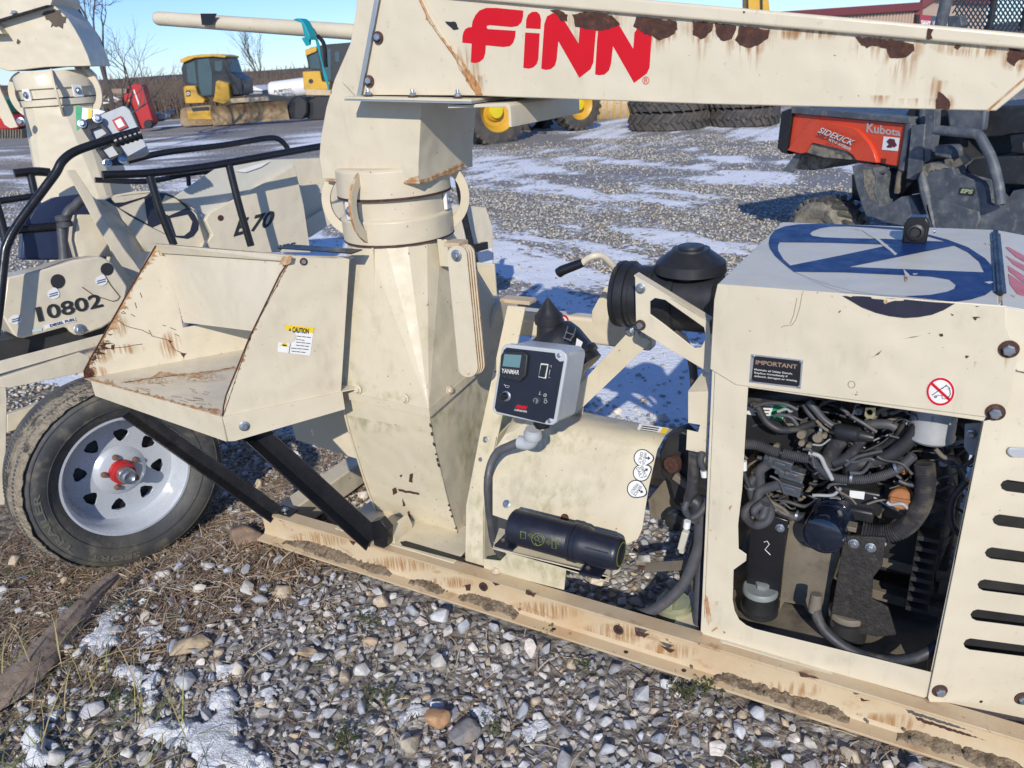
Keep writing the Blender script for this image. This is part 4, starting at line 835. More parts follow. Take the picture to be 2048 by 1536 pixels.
decal('rocker_bezel',bx,[(1083,726),(1098,728),(1093,757),(1078,754)],BN,whiteink,cbx,.0024); decal('rocker_switch',bx,[(1085,729),(1096,730),(1091,754),(1080,752)],BN,black,cbx,.0030,th=.004)
MB().lathe(bx(1013,792)+BN*.0005,BN,[(0,.0135),(.002,.0135),(.003,.0115)],28).build('button_ring',zinc,cbx); MB().lathe(bx(1012,791)+BN*.002,BN,[(0,.0095),(.012,.0095),(.015,.007)],24).build('push_button',black,cbx)
MB().lathe(bx(1074,801)+BN*.0005,BN,[(0,.0125),(.003,.012),(.004,.008)],28).build('key_bezel',plast,cbx); MB().lathe(bx(1073,801)+BN*.003,BN,[(0,.0075),(.002,.0075)],20).build('key_switch',zinc,cbx); decal('key_slot',bx,[(1071,797),(1074,797),(1073,806),(1070,806)],BN,inkm,cbx,.0062)
def st2(pts,parent=cbx,m=whiteink,w_=.0005,closed=False): return stroke(lambda x,y:bx(x,y)+BN*.0024,pts,w_,m,parent,'symbol',closed)
st2(circ((1091,790),3,12),closed=True); st2([(1091,788),(1091,792)]); st2(circ((1092,803),3,12),closed=True); st2([(1089,799),(1092,796),(1094,800)]); st2([(1081,782),(1080,788)]); st2([(1078,788),(1083,789)])
st2([(1012,770),(1020,772),(1018,775),(1012,774)],closed=True); st2([(1009,768),(1012,772)]); st2([(1100,732),(1104,730),(1103,735)]); st2([(1101,739),(1099,750)]); st2([(1097,754),(1101,755)])
text('FINN',bx,((1031,816),(1054,819),(1056,812),(1034,809)),BN,red,cbx,off=.0026,bold=.07,shear=.2)
text('CORPORATION',bx,((1029,821),(1054,825),(1055,821),(1030,817.5)),BN,whiteink,cbx,off=.0026,bold=.02)
# conduit elbow below the box
c0=bx(1065,842)-BN*.05; 
MB().lathe(c0+Vector((0,0,.01)),(0.03,0,-1),[(0,.024),(.028,.024),(.03,.020),(.036,.020)],24).build('gland',black,cbx)
eb=MB().tube([oY(1066,858,1.60),oY(1064,876,1.60),oY(1056,886,1.60),oY(1038,884,1.60)],[.021,.018],20,sub=8); eb.lathe(oY(1065,862,1.60),(.02,0,-1),[(0,.0235),(.008,.0245),(.02,.0245),(.024,.022)],12); eb.build('conduit_elbow',greyp,cbx)
MB().tube([oY(1040,884,1.60),oY(1018,893,1.64),oY(995,905,1.70),oY(980,935,1.74),oY(975,980,1.75),oY(982,1050,1.74),oY(990,1090,1.73),oY(1008,1118,1.73)],.0115,12,rib=.004,ribd=.2,sub=10).build('cable_conduit',loom,SB)
# --- air pre-cleaner behind the box
ac=oY(1115,690,1.86); axp=(oY(1165,745,1.80)-oY(1085,650,1.92)).normalized(); axp=Vector((.55,-.1,-.55)).normalized()
pre=MB().lathe(ac,axp,[(-.05,.001),(-.05,.05),(-.03,.072),(.0,.080),(.055,.082),(.06,.087),(.075,.087),(.08,.08),(.10,.08),(.10,.001)],40).build('air_filter_housing',plast,SB,sharp=35)
nk=oY(1098,650,1.84)
MB().lathe(nk+Vector((0,0,-.07)),(0,0,1),[(0,.042),(.05,.036),(.075,.034),(.077,.040),(.10,.040),(.103,.036),(.113,.028),(.145,.006),(.15,.001)],32).build('rain_cap',plast,pre)
for dx,dy in((0,0),(12,4)): stroke(lambda x,y:oY(x,y,1.77),[(1136+dx*1.3,652+dy),(1131+dx*1.3,668+dy),(1128+dx,676+dy)],.0014,zinc,pre,'wire_clip')
stroke(lambda x,y:oY(x,y,1.77),[(1131,664),(1148,670)],.0012,zinc,pre,'wire_clip'); stroke(lambda x,y:oY(x,y,1.77),[(1126,675),(1142,681)],.0016,zinc,pre,'wire_clip')
decal('filter_label',PY(1.745),[(1154,676),(1166,684),(1154,716),(1149,706)],FY,white,pre,.001); decal('filter_label',PY(1.744),[(1148,704),(1153,710),(1152,716),(1147,711)],FY,mat('blue_print',(.02,.15,.4),.4),pre,.001)
d=decal('round_sign',PY(1.93),circ((1126,641),12,24),FY,red,SB,.001); decal('sign_face',PY(1.93),circ((1126,642),9,20),FY,white,d,.002)
# --- cross tube, brace and lug behind
tb=MB(); mb.tube
ta,tb_=oY(1030,638,2.33),oY(1308,668,2.33)
MB().beam(ta+Vector((0,0,-.005)),Vector((tb_.x,2.33,ta.z-.005)),.06,.095).build('cross_tube',paint_clean,SB,.012,seg=3)
MB().prism(pl(PY(2.30),[(1184,622),(1210,573),(1232,572),(1300,620),(1290,660),(1184,645)]),(0,.006,0)).build('lug_plate',paint_clean,SB,.001)
MB().prism(pl(PY(1.98),[(1140,790),(1144,835),(1302,684),(1265,655)]),(0,.008,0)).build('diagonal_brace',paint_clean,SB,.0015)
brc=[o for o in SB.children if o.name.startswith('diagonal_brace')][0]
bolt(oY(1260,663,1.977),FY,brc,BZ,1.1); bolt(oY(1286,667,1.977),FY,brc,BZ,1.1)
MB().prism(pl(PY(2.42),[(905,520),(988,529),(996,638),(920,628)]),(0,.01,0)).build('rear_panel',paint_clean,SB,.002)
MB().tube([oY(940,700,2.25),oY(975,640,2.25),oY(1010,650,2.25)],.10,20,smooth=False).build('discharge_tube',paint_clean,SB)
# handle with black grip
MB().tube([oY(1160,530,1.9),oY(1172,520,1.9),oY(1188,512,1.9),oY(1205,513,1.92),oY(1225,530,1.95),oY(1248,560,2.0)],.0095,14,sub=8).build('steering_handle',paint_clean,SB)
MB().tube([oY(1117,546,1.89),oY(1124,541,1.89),oY(1166,525,1.9)],[.0145,.0125],16,smooth=False,rib=.006,ribd=.04).build('handle_grip',black,SB)
# --- air cleaner with mushroom cap and its triangular bracket
A1=oY(1252,588,1.98); A2=oY(1440,612,1.98); A2=Vector((A2.x,1.98,A1.z-.0))
acl=MB().lathe(A1-Vector((.02,0,0)),(1,0,0),[(-.005,.001),(-.004,.075),(.0,.092),(.012,.094),(.014,.088),(.026,.088),(.028,.094),(.040,.094),(.042,.087),(.052,.087),(.055,.084),(.10,.084),(.102,.089),(.112,.089),(.114,.084),(.16,.086),(.162,.091),(.175,.091),(.178,.086),(.28,.086),(.29,.001)],48).build('air_cleaner',plast,SB,sharp=35)
cp=oY(1381,540,1.98)
MB().lathe(cp+Vector((0,0,-.06)),(0,0,1),[(0,.056),(.055,.056),(.056,.088),(.058,.094),(.084,.091),(.088,.086),(.112,.054),(.114,.050),(.120,.049),(.121,.034),(.127,.033),(.128,.001)],48).build('intake_cap',plast,acl,sharp=18)
tri=[(1270,553),(1285,560),(1418,642),(1424,700),(1420,747),(1322,688),(1272,657)]
hole=[(1300,603),(1310,596),(1330,600),(1408,655),(1412,676),(1402,695),(1388,696),(1330,650),(1300,628)]
tb2=plate('cleaner_bracket',PY(1.80),tri,(0,.004,0),paint_clean,SB,.001,holes=[hole])
MB().prism([oY(1268,553,1.80),oY(1418,645,1.80),oY(1418,645,1.80)+Vector((0,.032,0)),oY(1268,553,1.80)+Vector((0,.032,0))],(0,0,.004)).build('bracket_flange',paint_clean,tb2,.001)
bolt(oY(1281,577,1.798),FY,tb2,BZ,1.); bolt(oY(1281,650,1.798),FY,tb2,BR,1.)
MB().tube([oY(1345,655,1.95),oY(1372,690,1.97),oY(1385,730,2.0),oY(1390,790,2.0)],.012,12).build('breather_hose',loom,SB)
MB().prism(pl(PY(2.0),[(1150,745),(1172,745),(1165,830),(1150,830)]),(0,.005,0)).build('small_post',paint,SB,.001)
# latch post left of the engine cover
lp=plate('latch_plate',PY(1.74),[(1376,783),(1420,783),(1412,935),(1397,922),(1397,905),(1372,900),(1374,860),(1396,865),(1400,850),(1376,846)],(0,.004,0),paint_clean,SB,.001)
MB().prism([oY(1376,782,1.74),oY(1420,782,1.74),oY(1420,745,1.80),oY(1404,745,1.82)],(0,.004,0)).build('latch_top',paint_clean,lp,.001)
# --- front hopper
zt=.70; d_=Vector((.61,.79,0)).normalized(); nw=Vector((.79,-.61,0)).normalized()
Lp=oZ(170,757,zt); Cp=oZ(445,832,zt); d_=(oZ(685,782,zt)-Cp).normalized(); nw=d_.cross(UPZ); WLt=PP(Lp,nw); WRt=PP(Cp,nw); ext=.62
hop=MB().prism([Lp,Cp,Cp+d_*ext,Lp+d_*ext],(0,0,-.004)).build('feed_hopper',[paint_clean],SB,.0005)
# near wall
nr=[(445,832),(447,812),(452,790),(500,672),(560,548),(583,512),(699,515),(682,783)]
P=pl(WRt,nr); MB().prism(P,-nw*.004,0,1).build('side_wall',[paint_clean,rust_light],hop,.0004)
lw=[(170,757),(168,742),(182,715),(310,488),(335,500)]
P=pl(WLt,lw); back_top=WLt(366,655); P+= [back_top,back_top+d_*.32,Vector((back_top.x,back_top.y,zt))+d_*.32]
MB().prism(P,nw*-.004,0,1).build('side_wall',[paint_clean,rust_light],hop,.0004)
MB().tube([WLt(*p)+nw*.001 for p in((170,757),(168,742),(182,715),(250,595),(312,490))],.0028,5,smooth=False).build('rusty_edge',rust,hop)
MB().tube([WRt(*p)+nw*.0005 for p in((445,832),(447,812),(452,790),(500,672),(560,548),(583,514))],.0024,5,smooth=False).build('rusty_edge',rust,hop)
MB().tube([Lp+Vector((0,-.001,.001)),Cp+Vector((0,-.001,.001))],.002,5,smooth=False).build('rusty_edge',rust_light,hop)
def edge_rust(f,pts,nrm,w_,parent,inner,m=rust_light,off=.0012):
    P=[];n=0
    for a,b_ in zip(pts[:-1],pts[1:]):
        L_=math.hypot(b_[0]-a[0],b_[1]-a[1]); k=max(1,int(L_/4))
        for j in range(k): P.append((a[0]+(b_[0]-a[0])*j/k,a[1]+(b_[1]-a[1])*j/k))
    P.append(pts[-1]); In=[(x+inner[0]*w_*q,y+inner[1]*w_*q) for (x,y) in P for q in [random.choice([.25,.35,.5,.3,1.0,.4,.2])*(.6+.8*vn(x*.05+y*.04,6))]]
    vs=[f(*p)+Vector(nrm)*off for p in P+In]; n=len(P); return MB().add(vs,[(i,i+1,n+i+1,n+i) for i in range(n-1)]).build('rusty_edge',m,parent,flip=False)
edge_rust(WLt,[(168,742),(182,715),(250,595),(312,490)],nw,16,hop,(1,.1)); edge_rust(WLt,[(168,757),(168,742),(180,716),(200,684)],nw,24,hop,(1,.1),rust)
edge_rust(WRt,[(447,812),(452,790),(500,672),(560,548),(583,514)],nw,7,hop,(1,.2)); edge_rust(WRt,[(446,830),(500,672),(583,514)],nw,3,hop,(1,.2),rust)
edge_rust(PZ(zt),[(172,758),(300,793),(444,832)],UPZ,9,hop,(.2,-1))
for x,y,w_,h in((200,705,60,50),(235,650,50,60),(190,745,60,30),(340,690,50,60),(250,698,90,24)): halo(WLt,x,y,w_,h,nw,hop,.0009)
for x,y,w_,h in((400,755,120,24),(300,762,120,16)): halo(PZ(zt),x,y,w_,h,UPZ,hop,.0005)
# deflector panel between the walls
a1,a2=WLt(330,505),WRt(583,522)+(-nw)*.006; b1,b2=WLt(366,642),WRt(543,668)-nw*.006
b1=b1+nw*.02
dp=MB().prism([a1,a2,b2,b1],(0,.004,0)).build('deflector_panel',paint_clean,hop,.0006)
lipn=MB().prism([WLt(308,488)+nw*.0,WRt(590,511),a2+Vector((0,-.012,0)),a1+Vector((0,-.012,0))],(0,.010,0),0,1).build('top_lip',[paint_clean,rust_light],hop,.0008)
decal('rust_patch',PP(a1+Vector((0,-.014,0)),(0,-1,.1)),[(311,489),(322,502),(326,510),(308,508),(305,500)],FY,rust_light,lipn,.001,jagged=1)
decal('rust_patch',PP(a2+Vector((0,-.016,0)),(0,-1,.1)),[(567,512),(586,511),(583,524),(575,530),(559,528)],FY,rust_light,lipn,.002,jagged=1)
# top flange back and cover strip
MB().prism([WRt(583,512),WRt(702,515),WRt(702,515)+Vector((0,.012,0)),WRt(583,512)+Vector((0,.012,0)),WLt(310,488)+Vector((0,.012,0)),WLt(310,488)],(0,0,-.004)).build('top_sheet',paint_clean,hop,.0005)
MB().box(WRt(640,508)+Vector((-.04,.04,.004)),(.30,.05,.004)).build('glass_cover',[cabdark],hop,.001)
# skirts
MB().prism([Lp+Vector((.03,0,-.001)),Cp+Vector((0,-.006,-.001)),Cp+Vector((0,-.006,-.085)),Lp+Vector((.03,0,-.062))],(0,.006,0)).build('tray_skirt',paint_clean,hop,.001)
EL=(oZ(684,782,zt)-Cp).length; sk2=WRt(690,783); q0=Cp+nw*.006
MB().prism([q0+Vector((0,0,-.001)),q0+d_*EL+Vector((0,0,-.001)),q0+d_*EL+Vector((0,0,-.062)),q0+Vector((.012,.015,-.088)),q0+Vector((0,0,-.084))],-nw*.006).build('tray_skirt',paint_clean,hop,.001)
bolt(q0+d_*.055+Vector((0,0,-.045))+nw*.001,nw,hop,BZ,1.2); bolt(WRt(607,523)+nw*.001,nw,hop,BR,.8)
for pp in [[(360,704),(373,706),(366,714)],[(178,735),(186,740),(190,748),(182,757),(171,756),(172,742)],[(336,680),(345,682),(340,686)],[(222,690),(230,688),(228,700),(222,698)]]: decal('rust_patch',WLt,pp,nw,rust,hop,.0012,jagged=1.2)
for x,y,w_,h in((366,712,8,26),(225,695,14,30),(182,745,20,14),(265,690,10,14)): run(WLt,x,y,w_,h,nw,hop,off=.0016)
for k in range(26):
    t=random.random()**1.3; x=168+(240-168)*t+random.uniform(0,12); y=742-(742-615)*t; L_=random.uniform(4,12)
    stroke(lambda a,b:WLt(a,b)+nw*.001,[(x,y),(x+L_*.5,y+random.uniform(-4,2)),(x+L_,y+random.uniform(-2,6))],.0008,rust,hop,'rust_scratch')
for pts in ([(237,640),(248,650),(262,655),(284,660),(300,668)],[(298,660),(304,672),(320,676),(336,680),(350,700),(362,705)],[(200,700),(225,696),(250,694),(268,690),(285,688)],[(280,585),(284,595)],[(270,605),(273,616)],[(262,628),(270,633)],[(340,655),(352,660)],[(325,650),(332,652)],[(350,668),(358,672)]): stroke(lambda a,b:WLt(a,b)+nw*.001,pts,.0010,rust,hop,'rust_scratch')
fz=PZ(zt)
for pp in [[(322,743),(350,748),(380,747),(440,740),(468,733),(472,737),(430,745),(400,750),(415,760),(390,756),(360,752),(330,752),(280,762),(240,766),(300,756)],[(400,815),(435,818),(443,826),(430,824)]]: decal('rust_patch',fz,pp,UPZ,rust_light,hop,.0008,jagged=1)
for pts in ([(400,745),(430,742),(468,735)],[(250,765),(300,757),(358,750)]): stroke(lambda a,b:oZ(a,b,zt+.001),pts,.0013,rust,hop,'rust_scratch')
for k in range(30):
    x=random.uniform(220,430); y=random.uniform(765,812); 
    if y<757+(x-170)*.27-6: stroke(lambda a,b:oZ(a,b,zt+.001),[(x,y),(x+random.uniform(6,22),y+random.uniform(1,5))],.0006,rust,hop,'rust_scratch')
# crease in the floor by the left wall
# caution sticker
d=decal('caution_sticker',WRt,[(559,647),(628,655),(620,711),(555,703)],nw,white,hop,.0010)
decal('caution_band',WRt,[(570,648.5),(628,655),(626.5,666),(569,660)],nw,yellow,d,.0016)
decal('torn_part',WRt,[(557,646),(571,648),(569,659),(586,661),(592,672),(588,682),(580,686),(556,684)],nw,paint_clean,d,.0021,jagged=.8)
text('⚠CAUTION'[1:],WRt,((584,664.5),(617,668-.5),(617.5,657),(585,653)),nw,inkm,d,off=.0026,bold=.04)
decal('triangle',WRt,[(577,661),(582,662),(580,655)],nw,inkm,d,.0022)
for k,(a,b_) in enumerate(((594,623),(592,610),(592,622),(592,619),(582,618),(583,612))):
    y=671+k*6; 
    for j in range(3):
        x0_=a+(b_-a)*j/3; x1_=x0_+(b_-a)/3-1.5; decal('print_line',WRt,[(x0_,y+j),(x1_,y+1+j),(x1_-.3,y+2.3+j),(x0_-.3,y+1.3+j)],nw,inkm,d,.0024)
decal('triangle',WRt,[(558,691),(578,693.5),(569,684)],nw,yellow,d,.0024); decal('symbol',WRt,[(564,688),(573,689),(572,692),(565,691)],nw,inkm,d,.0029)
decal('divider',WRt,[(580,686),(581,686),(578,706),(577,706)],nw,inkm,d,.0024)
# black angle legs
def leg(a,b_,wd,nm='support_leg'):
    a=Vector(a);b_=Vector(b_); d=(b_-a).normalized(); nf=Vector((.15,-.93,.3)); x=d.cross(nf).normalized(); n2=x.cross(d).normalized()
    if n2.y>0:n2=-n2
    mb=MB(); mb.box((a+b_)/2,((b_-a).length,wd,.005),(d,x,n2)); mb.box((a+b_)/2-x*wd/2*(1 if x.z>0 else -1)+n2*(.022),((b_-a).length,.005,.05),(d,x,n2)); return mb.build(nm,black,SB,.0008)
l1=leg(oY(264,814,1.50),oZ(558,1024,.165),.048); l2=leg(oY(500,846,1.52),oY(752,1075,1.665),.062)
MB().box(oZ(572,1022,.163),(.08,.05,.006)).build('leg_foot',black,l1,.001); bolt(oZ(570,1020,.168),UPZ,l1,BZ,1.)
MB().prism(pl(PY(1.655),[(742,1045),(760,1040),(776,1060),(774,1092),(766,1098),(748,1090)]),(0,.03,0)).build('leg_foot',black,l2,.001)
MB().prism(pl(PY(1.69),[(776,1058),(782,1062),(790,1080),(790,1098),(776,1094)]),(0,.10,0)).build('base_gusset',paint_moss,casing,.001)
# lower chute plate under the hopper, plates behind
MB().prism(pl(PY(1.98),[(580,838),(592,880),(715,918),(712,800),(600,800)]),(0,.006,0)).build('chute_plate',paint_clean,SB,.001)

# algae and dirt films where damp collects
FW=lambda Y: PY(Y)
for x,y,w_,h in((720,800,110,46),(790,822,120,40),(845,842,60,50),(700,830,50,90),(770,845,160,50),(740,835,110,70)): halo(PY(1.7555),x,y,w_,h,FY,casing,-.0005,moss,'algae_film')
for x,y,w_,h in((695,745,50,60),(715,772,90,30),(790,792,110,26)): halo(PY(1.740),x,y,w_,h,FY,tr,.0035,moss,'algae_film')
for x,y,w_,h in((955,790,90,60),(965,850,60,140),(940,900,60,160),(900,830,100,60),(945,1040,50,130),(905,770,120,40)): halo(PX(x1+.0012),x,y,w_,h,RX,casing,.0002,moss,'algae_film')
for x,y,w_,h in((1050,930,160,130),(1120,880,180,70),(1180,960,160,110),(1030,990,120,120),(1100,1010,200,120),(1220,900,140,60)): halo(GP,x,y,w_,h,GN,guard,.0008,moss if random.random()<.6 else soot,'algae_film')
for x,y,w_,h in((950,1090,46,90),(955,1020,40,120),(975,930,40,110),(1000,840,40,60)): halo(PP((us[0][0]+us[0][1])/2 if y>1000 else (us[2][0]+us[2][1])/2,(0,-1,.25)),x,y,w_,h,(0,-1,.25),ub,.004,moss,'algae_film')
for x,y,w_,h in((1040,1120,140,60),(1100,1150,90,60)): halo(PY(1.699),x,y,w_,h,FY,sh,.0006,moss,'algae_film')
for x,y,w_,h in((650,700,60,200),(560,620,60,90),(520,800,120,50),(640,770,110,50)): halo(WRt,x,y,w_,h,nw,hop,.0006,soot,'dirt_film')
for x,y,w_,h in((705,330,90,40),(800,345,120,30),(690,240,60,80)): halo(PY(EY),x,y,w_,h,FY,elbow,.0006,soot,'dirt_film')
# ================================================================ engine cover
YC=1.690
Z6=lambda s: lin(s,.3418,1348,425)
Z8=lambda s: lin(s,.4232,1348,750)
fr_out=[(1422,745),(1480,765),(1995,836),(2003,690),(1990,700),(1965,845),(1855,1395),(1845,1396),(1408,1272),(1401,1262),(1405,1200)]
EC=plate('engine_cover',PY(YC),[(1426,700),(2003,775),(1966,845),(1858,1392),(1848,1396),(1410,1273),(1401,1262),(1404,1200)],(0,.003,0),paint_clean,SB,.001,
 holes=[[(1496,775),(1484,980),(1476,1050),(1477,1098),(1493,1109),(1492,1122),(1467,1140),(1465,1200),(1469,1222),(1478,1240),(1492,1251),(1508,1258),(1861,1345),(1965,842)]])
HY=YC-.004
hood=plate('hood_side',PY(HY),[(1435,568),(2012,612),(2013,655),(2022,675),(2040,690),(2036,720),(2018,800),(2004,832),(1995,838),(1982,836),(1472,770),(1420,738),(1428,600)],(0,.003,0),paint_clean,EC,.0015)
zt_=oY(1435,568,HY).z; tz=PZ(zt_)
# hood top sheet, slightly rounded front edge
pA,pB=oY(1435,568,HY),oY(1998,611,HY); bkY=2.40
hx0,hx1=pA.x,pB.x
MB().box(((hx0+hx1)/2,(HY+bkY)/2,zt_-.0025),(hx1-hx0,bkY-HY,.005)).build('hood_top',paint_skylit,EC,.004,seg=3)
MB().box(((hx0+.0015),(HY+bkY)/2+.002,zt_/2+.08),(.003,bkY-HY-.004,zt_-.18)).build('left_side_panel',paint_clean,EC,.001)
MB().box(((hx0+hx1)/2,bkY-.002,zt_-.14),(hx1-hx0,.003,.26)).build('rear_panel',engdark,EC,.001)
# right rear part beyond the hinge, sloping down
hr=[Vector((hx1+.006,HY,zt_)),Vector((hx1+.50,HY+.10,zt_-.085)),Vector((hx1+.50,bkY,zt_-.085)),Vector((hx1+.006,bkY,zt_))]
rh=MB().prism(hr,(0,0,-.004)).build('rear_hood',paint_skylit,EC,.003)
MB().prism([Vector((hx1+.006,HY,zt_-.003)),Vector((hx1+.006,HY,zt_-.075)),Vector((hx1+.05,HY+.005,zt_-.13)),Vector((hx1+.50,HY+.1,zt_-.2)),Vector((hx1+.50,HY+.1,zt_-.086))],(0,.003,0)).build('rear_hood_side',paint_clean,rh,.001)
hg=MB().tube([Vector((hx1+.003,HY+.07,zt_+.004)),Vector((hx1+.003,bkY-.04,zt_+.004))],.006,10,smooth=False,rib=.012,ribd=.25).build('hinge',black,EC)
MB().box((hx1+.003,(HY+bkY)/2+.015,zt_+.0015),(.022,.57,.002)).build('hinge_leaf',black,hg)
# blue emblem on top, wrapping over the front edge
ez=lambda x,y:oZ(x,y,zt_)
outer=Z6([(995,470),(900,440),(800,395),(700,348),(640,300),(590,255),(560,210),(553,180),(562,140),(590,105),(650,82),(730,70),(850,66),(1000,72),(1150,80),(1330,90),(1480,128),(1600,160),(1720,205),(1820,270),(1875,330),(1897,365),(1892,410),(1870,450),(1820,485),(1740,510),(1650,524),(1500,515),(1300,495),(1050,474)])
W1=Z6([(795,125),(815,108),(860,92),(920,83),(1020,82),(1150,90),(1330,104),(1480,140),(1590,172),(1480,168),(1240,156),(1000,152),(870,147),(810,138)])
W2=Z6([(618,175),(900,178),(1270,190),(980,252),(680,312),(640,275),(610,225),(608,195)])
W3=Z6([(1020,320),(1640,195),(1720,235),(1785,290),(1815,352)])
W4=Z6([(700,348),(1000,352),(1300,366),(1500,376),(1610,394),(1650,425),(1640,448),(1600,465),(1500,484),(1350,492),(1200,484),(1060,464),(930,432),(800,388)])
emb=decal('blue_emblem',ez,outer,UPZ,blue,EC,.0006,holes=[W1,W2,W3,W4])
decal('emblem_drop',PY(HY),Z6([(985,488),(1040,520),(1100,555),(1180,586),(1260,606),(1350,617),(1430,612),(1510,598),(1580,570),(1645,532),(1500,522),(1300,503),(1100,489)]),FY,dkblue,EC,.0008)
for q in ([(1020,92),(1100,108),(1150,140),(1190,165),(1215,190),(1250,215),(1290,252),(1305,245),(1260,205),(1205,160),(1130,115),(1090,100)],[(1340,335),(1362,350),(1385,378),(1365,408),(1350,400),(1352,370)],[(1150,490),(1230,498),(1290,505),(1350,498),(1345,512),(1270,518),(1240,534),(1226,528),(1228,508),(1160,502)],[(990,485),(1040,472),(1055,480),(1040,492)],[(1815,410),(1850,405),(1870,412),(1845,422)],[(1395,360),(1425,360),(1420,366),(1398,366)],[(1815,183),(1850,180),(1855,188),(1825,190)]):
    on=q[0][1]<470; decal('chipped_patch',ez if on else PY(HY),Z6(q),UPZ if on else FY,paint_skylit if on else paint_clean,emb,.0012 if on else .0014,jagged=.7)
for q in ([(1345,372),(1362,380),(1370,400),(1352,408)],[(1232,505),(1250,508),(1248,530),(1230,530)]):
    on=q[0][1]<470; decal('rust_patch',ez if on else PY(HY),Z6(q),UPZ if on else FY,rust_light,emb,.0018,jagged=.7)
# faded FINN on the rear hood
rf=lambda x,y: oP(x,y,hr[0],(hr[1]-hr[0]).cross(hr[3]-hr[0]).normalized())
rn=(hr[1]-hr[0]).cross(hr[3]-hr[0]).normalized()
for q in ([(1938,205),(1955,203),(2060,262),(2060,295),(2000,262)],[(1940,255),(2060,318),(2060,350),(1985,305)],[(1952,312),(2060,380),(2060,425),(1960,345)],[(1955,360),(2060,430),(2060,495),(2010,480),(1965,420)]): decal('faded_lettering',rf,Z6(q),rn,pink,rh,.0008)
decal('chipped_patch',rf,Z6([(1970,485),(2000,488),(1990,498)]),rn,mat('primer_chip',(.6,.4,.2),.6),rh,.001)
# latch block
c=ez(1828,486); lt=MB().prism([Vector((c.x-.028,c.y-.01,zt_)),Vector((c.x+.028,c.y-.01,zt_)),Vector((c.x+.030,c.y-.012,zt_+.052)),Vector((c.x+.022,c.y-.012,zt_+.068)),Vector((c.x-.020,c.y-.012,zt_+.066)),Vector((c.x-.028,c.y-.012,zt_+.05))],(0,.045,0)).build('hood_latch',black,EC,.005,seg=3)
MB().lathe((c.x,c.y-.012,zt_+.030),(0,-1,0),[(0,.021),(.004,.020),(.006,.014),(.002,.011),(-.004,.009),(-.004,.001)],28).build('key_cylinder',plast,lt); bolt(Vector((c.x+.04,c.y+.01,zt_+.03)),RX,lt,BZ,.5)
# placards
pq=Z6([(452,828),(757,862),(742,1030),(440,992)])
pk=decal('important_plate',PY(HY),pq,FY,galv,hood,.0004,th=.001); decal('plate_face',PY(HY),Z6([(470,838),(745,868),(735,1018),(453,985)]),FY,mat('plate_black',(.012,.012,.016),.35),pk,.0016)
text('IMPORTANT',PY(HY),tuple(Z6([(478,886),(720,914),(723,888),(481,860)])),FY,mat('bronze_print',(.30,.20,.14),.5),pk,off=.0026,bold=.02)
for k,(tx,w0,w1) in enumerate((('Maintain all Safety Decals.',472,695),('Replace immediately if',472,665),('defaced, damaged or missing.',470,722))):
    y=924+k*19; text(tx,PY(HY),tuple(Z6([(w0,y),(w1,y+(w1-w0)*.115),(w1+1,y+(w1-w0)*.115-14),(w0+1,y-14)])),FY,whiteink,pk,off=.0026,bold=.01)
for q in((467,843),(742,873),(729,1018),(455,980)): bolt(oY(*Z6([q])[0],HY)+Vector((0,-.001,0)),FY,pk,BZ,.32,'rivet')
sg=decal('no_spray_sign',PY(HY),circ((1881,783),29,36),FY,white,hood,.0006); 
rngp=circ((1881,783),28,36); decal('red_ring',PY(HY),rngp,FY,red,sg,.0010,holes=[circ((1881,783),23.5,36)])
decal('red_bar',PY(HY),[(1861,768),(1865,764),(1902,798),(1898,802)],FY,red,sg,.0012)
s4=lambda pts,c=False: stroke(lambda x,y:oY(x,y,HY)+Vector((0,-.0018,0)),pts,.0007,inkm,sg,'symbol',c)
s4([(1864,790),(1884,776),(1893,771),(1899,775),(1896,778)]); s4([(1884,777),(1894,769)]); s4([(1899,775),(1901,788),(1895,797),(1885,797),(1884,790),(1875,790),(1872,794)]); s4(circ((1871,793),2,8),True)
for px,me,s in(((2018,698),BR,1.25),((1991,824),BR,1.25)): bolt(oY(*px,HY-.0005),FY,hood,me,s)
for x,y,w_,h in((2017,708,16,50),(1952,722,8,16)): run(PY(HY),x,y,w_,h,FY,hood,slant=-4,off=.001)
for q in([(1748,610),(1770,608),(1795,612),(1772,618),(1768,630),(1755,628)],[(1550,712),(1570,708),(1575,722),(1560,726)],[(1705,835),(1728,838),(1714,852),(1703,848)],[(1335,738),(1390,728),(1445,720),(1390,732)],[(1155,850),(1190,825),(1220,803),(1195,830)],[(1764,546),(1785,550),(1770,554)],[(1620,590),(1640,598),(1628,604)],[(1490,704),(1498,704),(1495,710)],[(1570,787),(1576,788),(1573,793)],[(750,458),(762,460),(756,464)],[(835,466),(845,468),(840,472)]): decal('rust_patch',PY(HY),Z6(q),FY,rust,hood,.0006,jagged=.5)
for pts in ([(752,470),(735,560),(712,630),(690,658),(640,664),(628,672)],[(720,500),(700,600),(680,650)]): stroke(lambda x,y:oY(x,y,HY)+Vector((0,-.0004,0)),Z6(pts),.0009,grimem if False else mat('scuff',(.36,.32,.22),.6),hood,'scuff')
stroke(lambda x,y:oY(x,y,HY)+Vector((0,-.0005,0)),circ((1703,769),7,16),.0005,inkm,hood,'screw_cap',True)
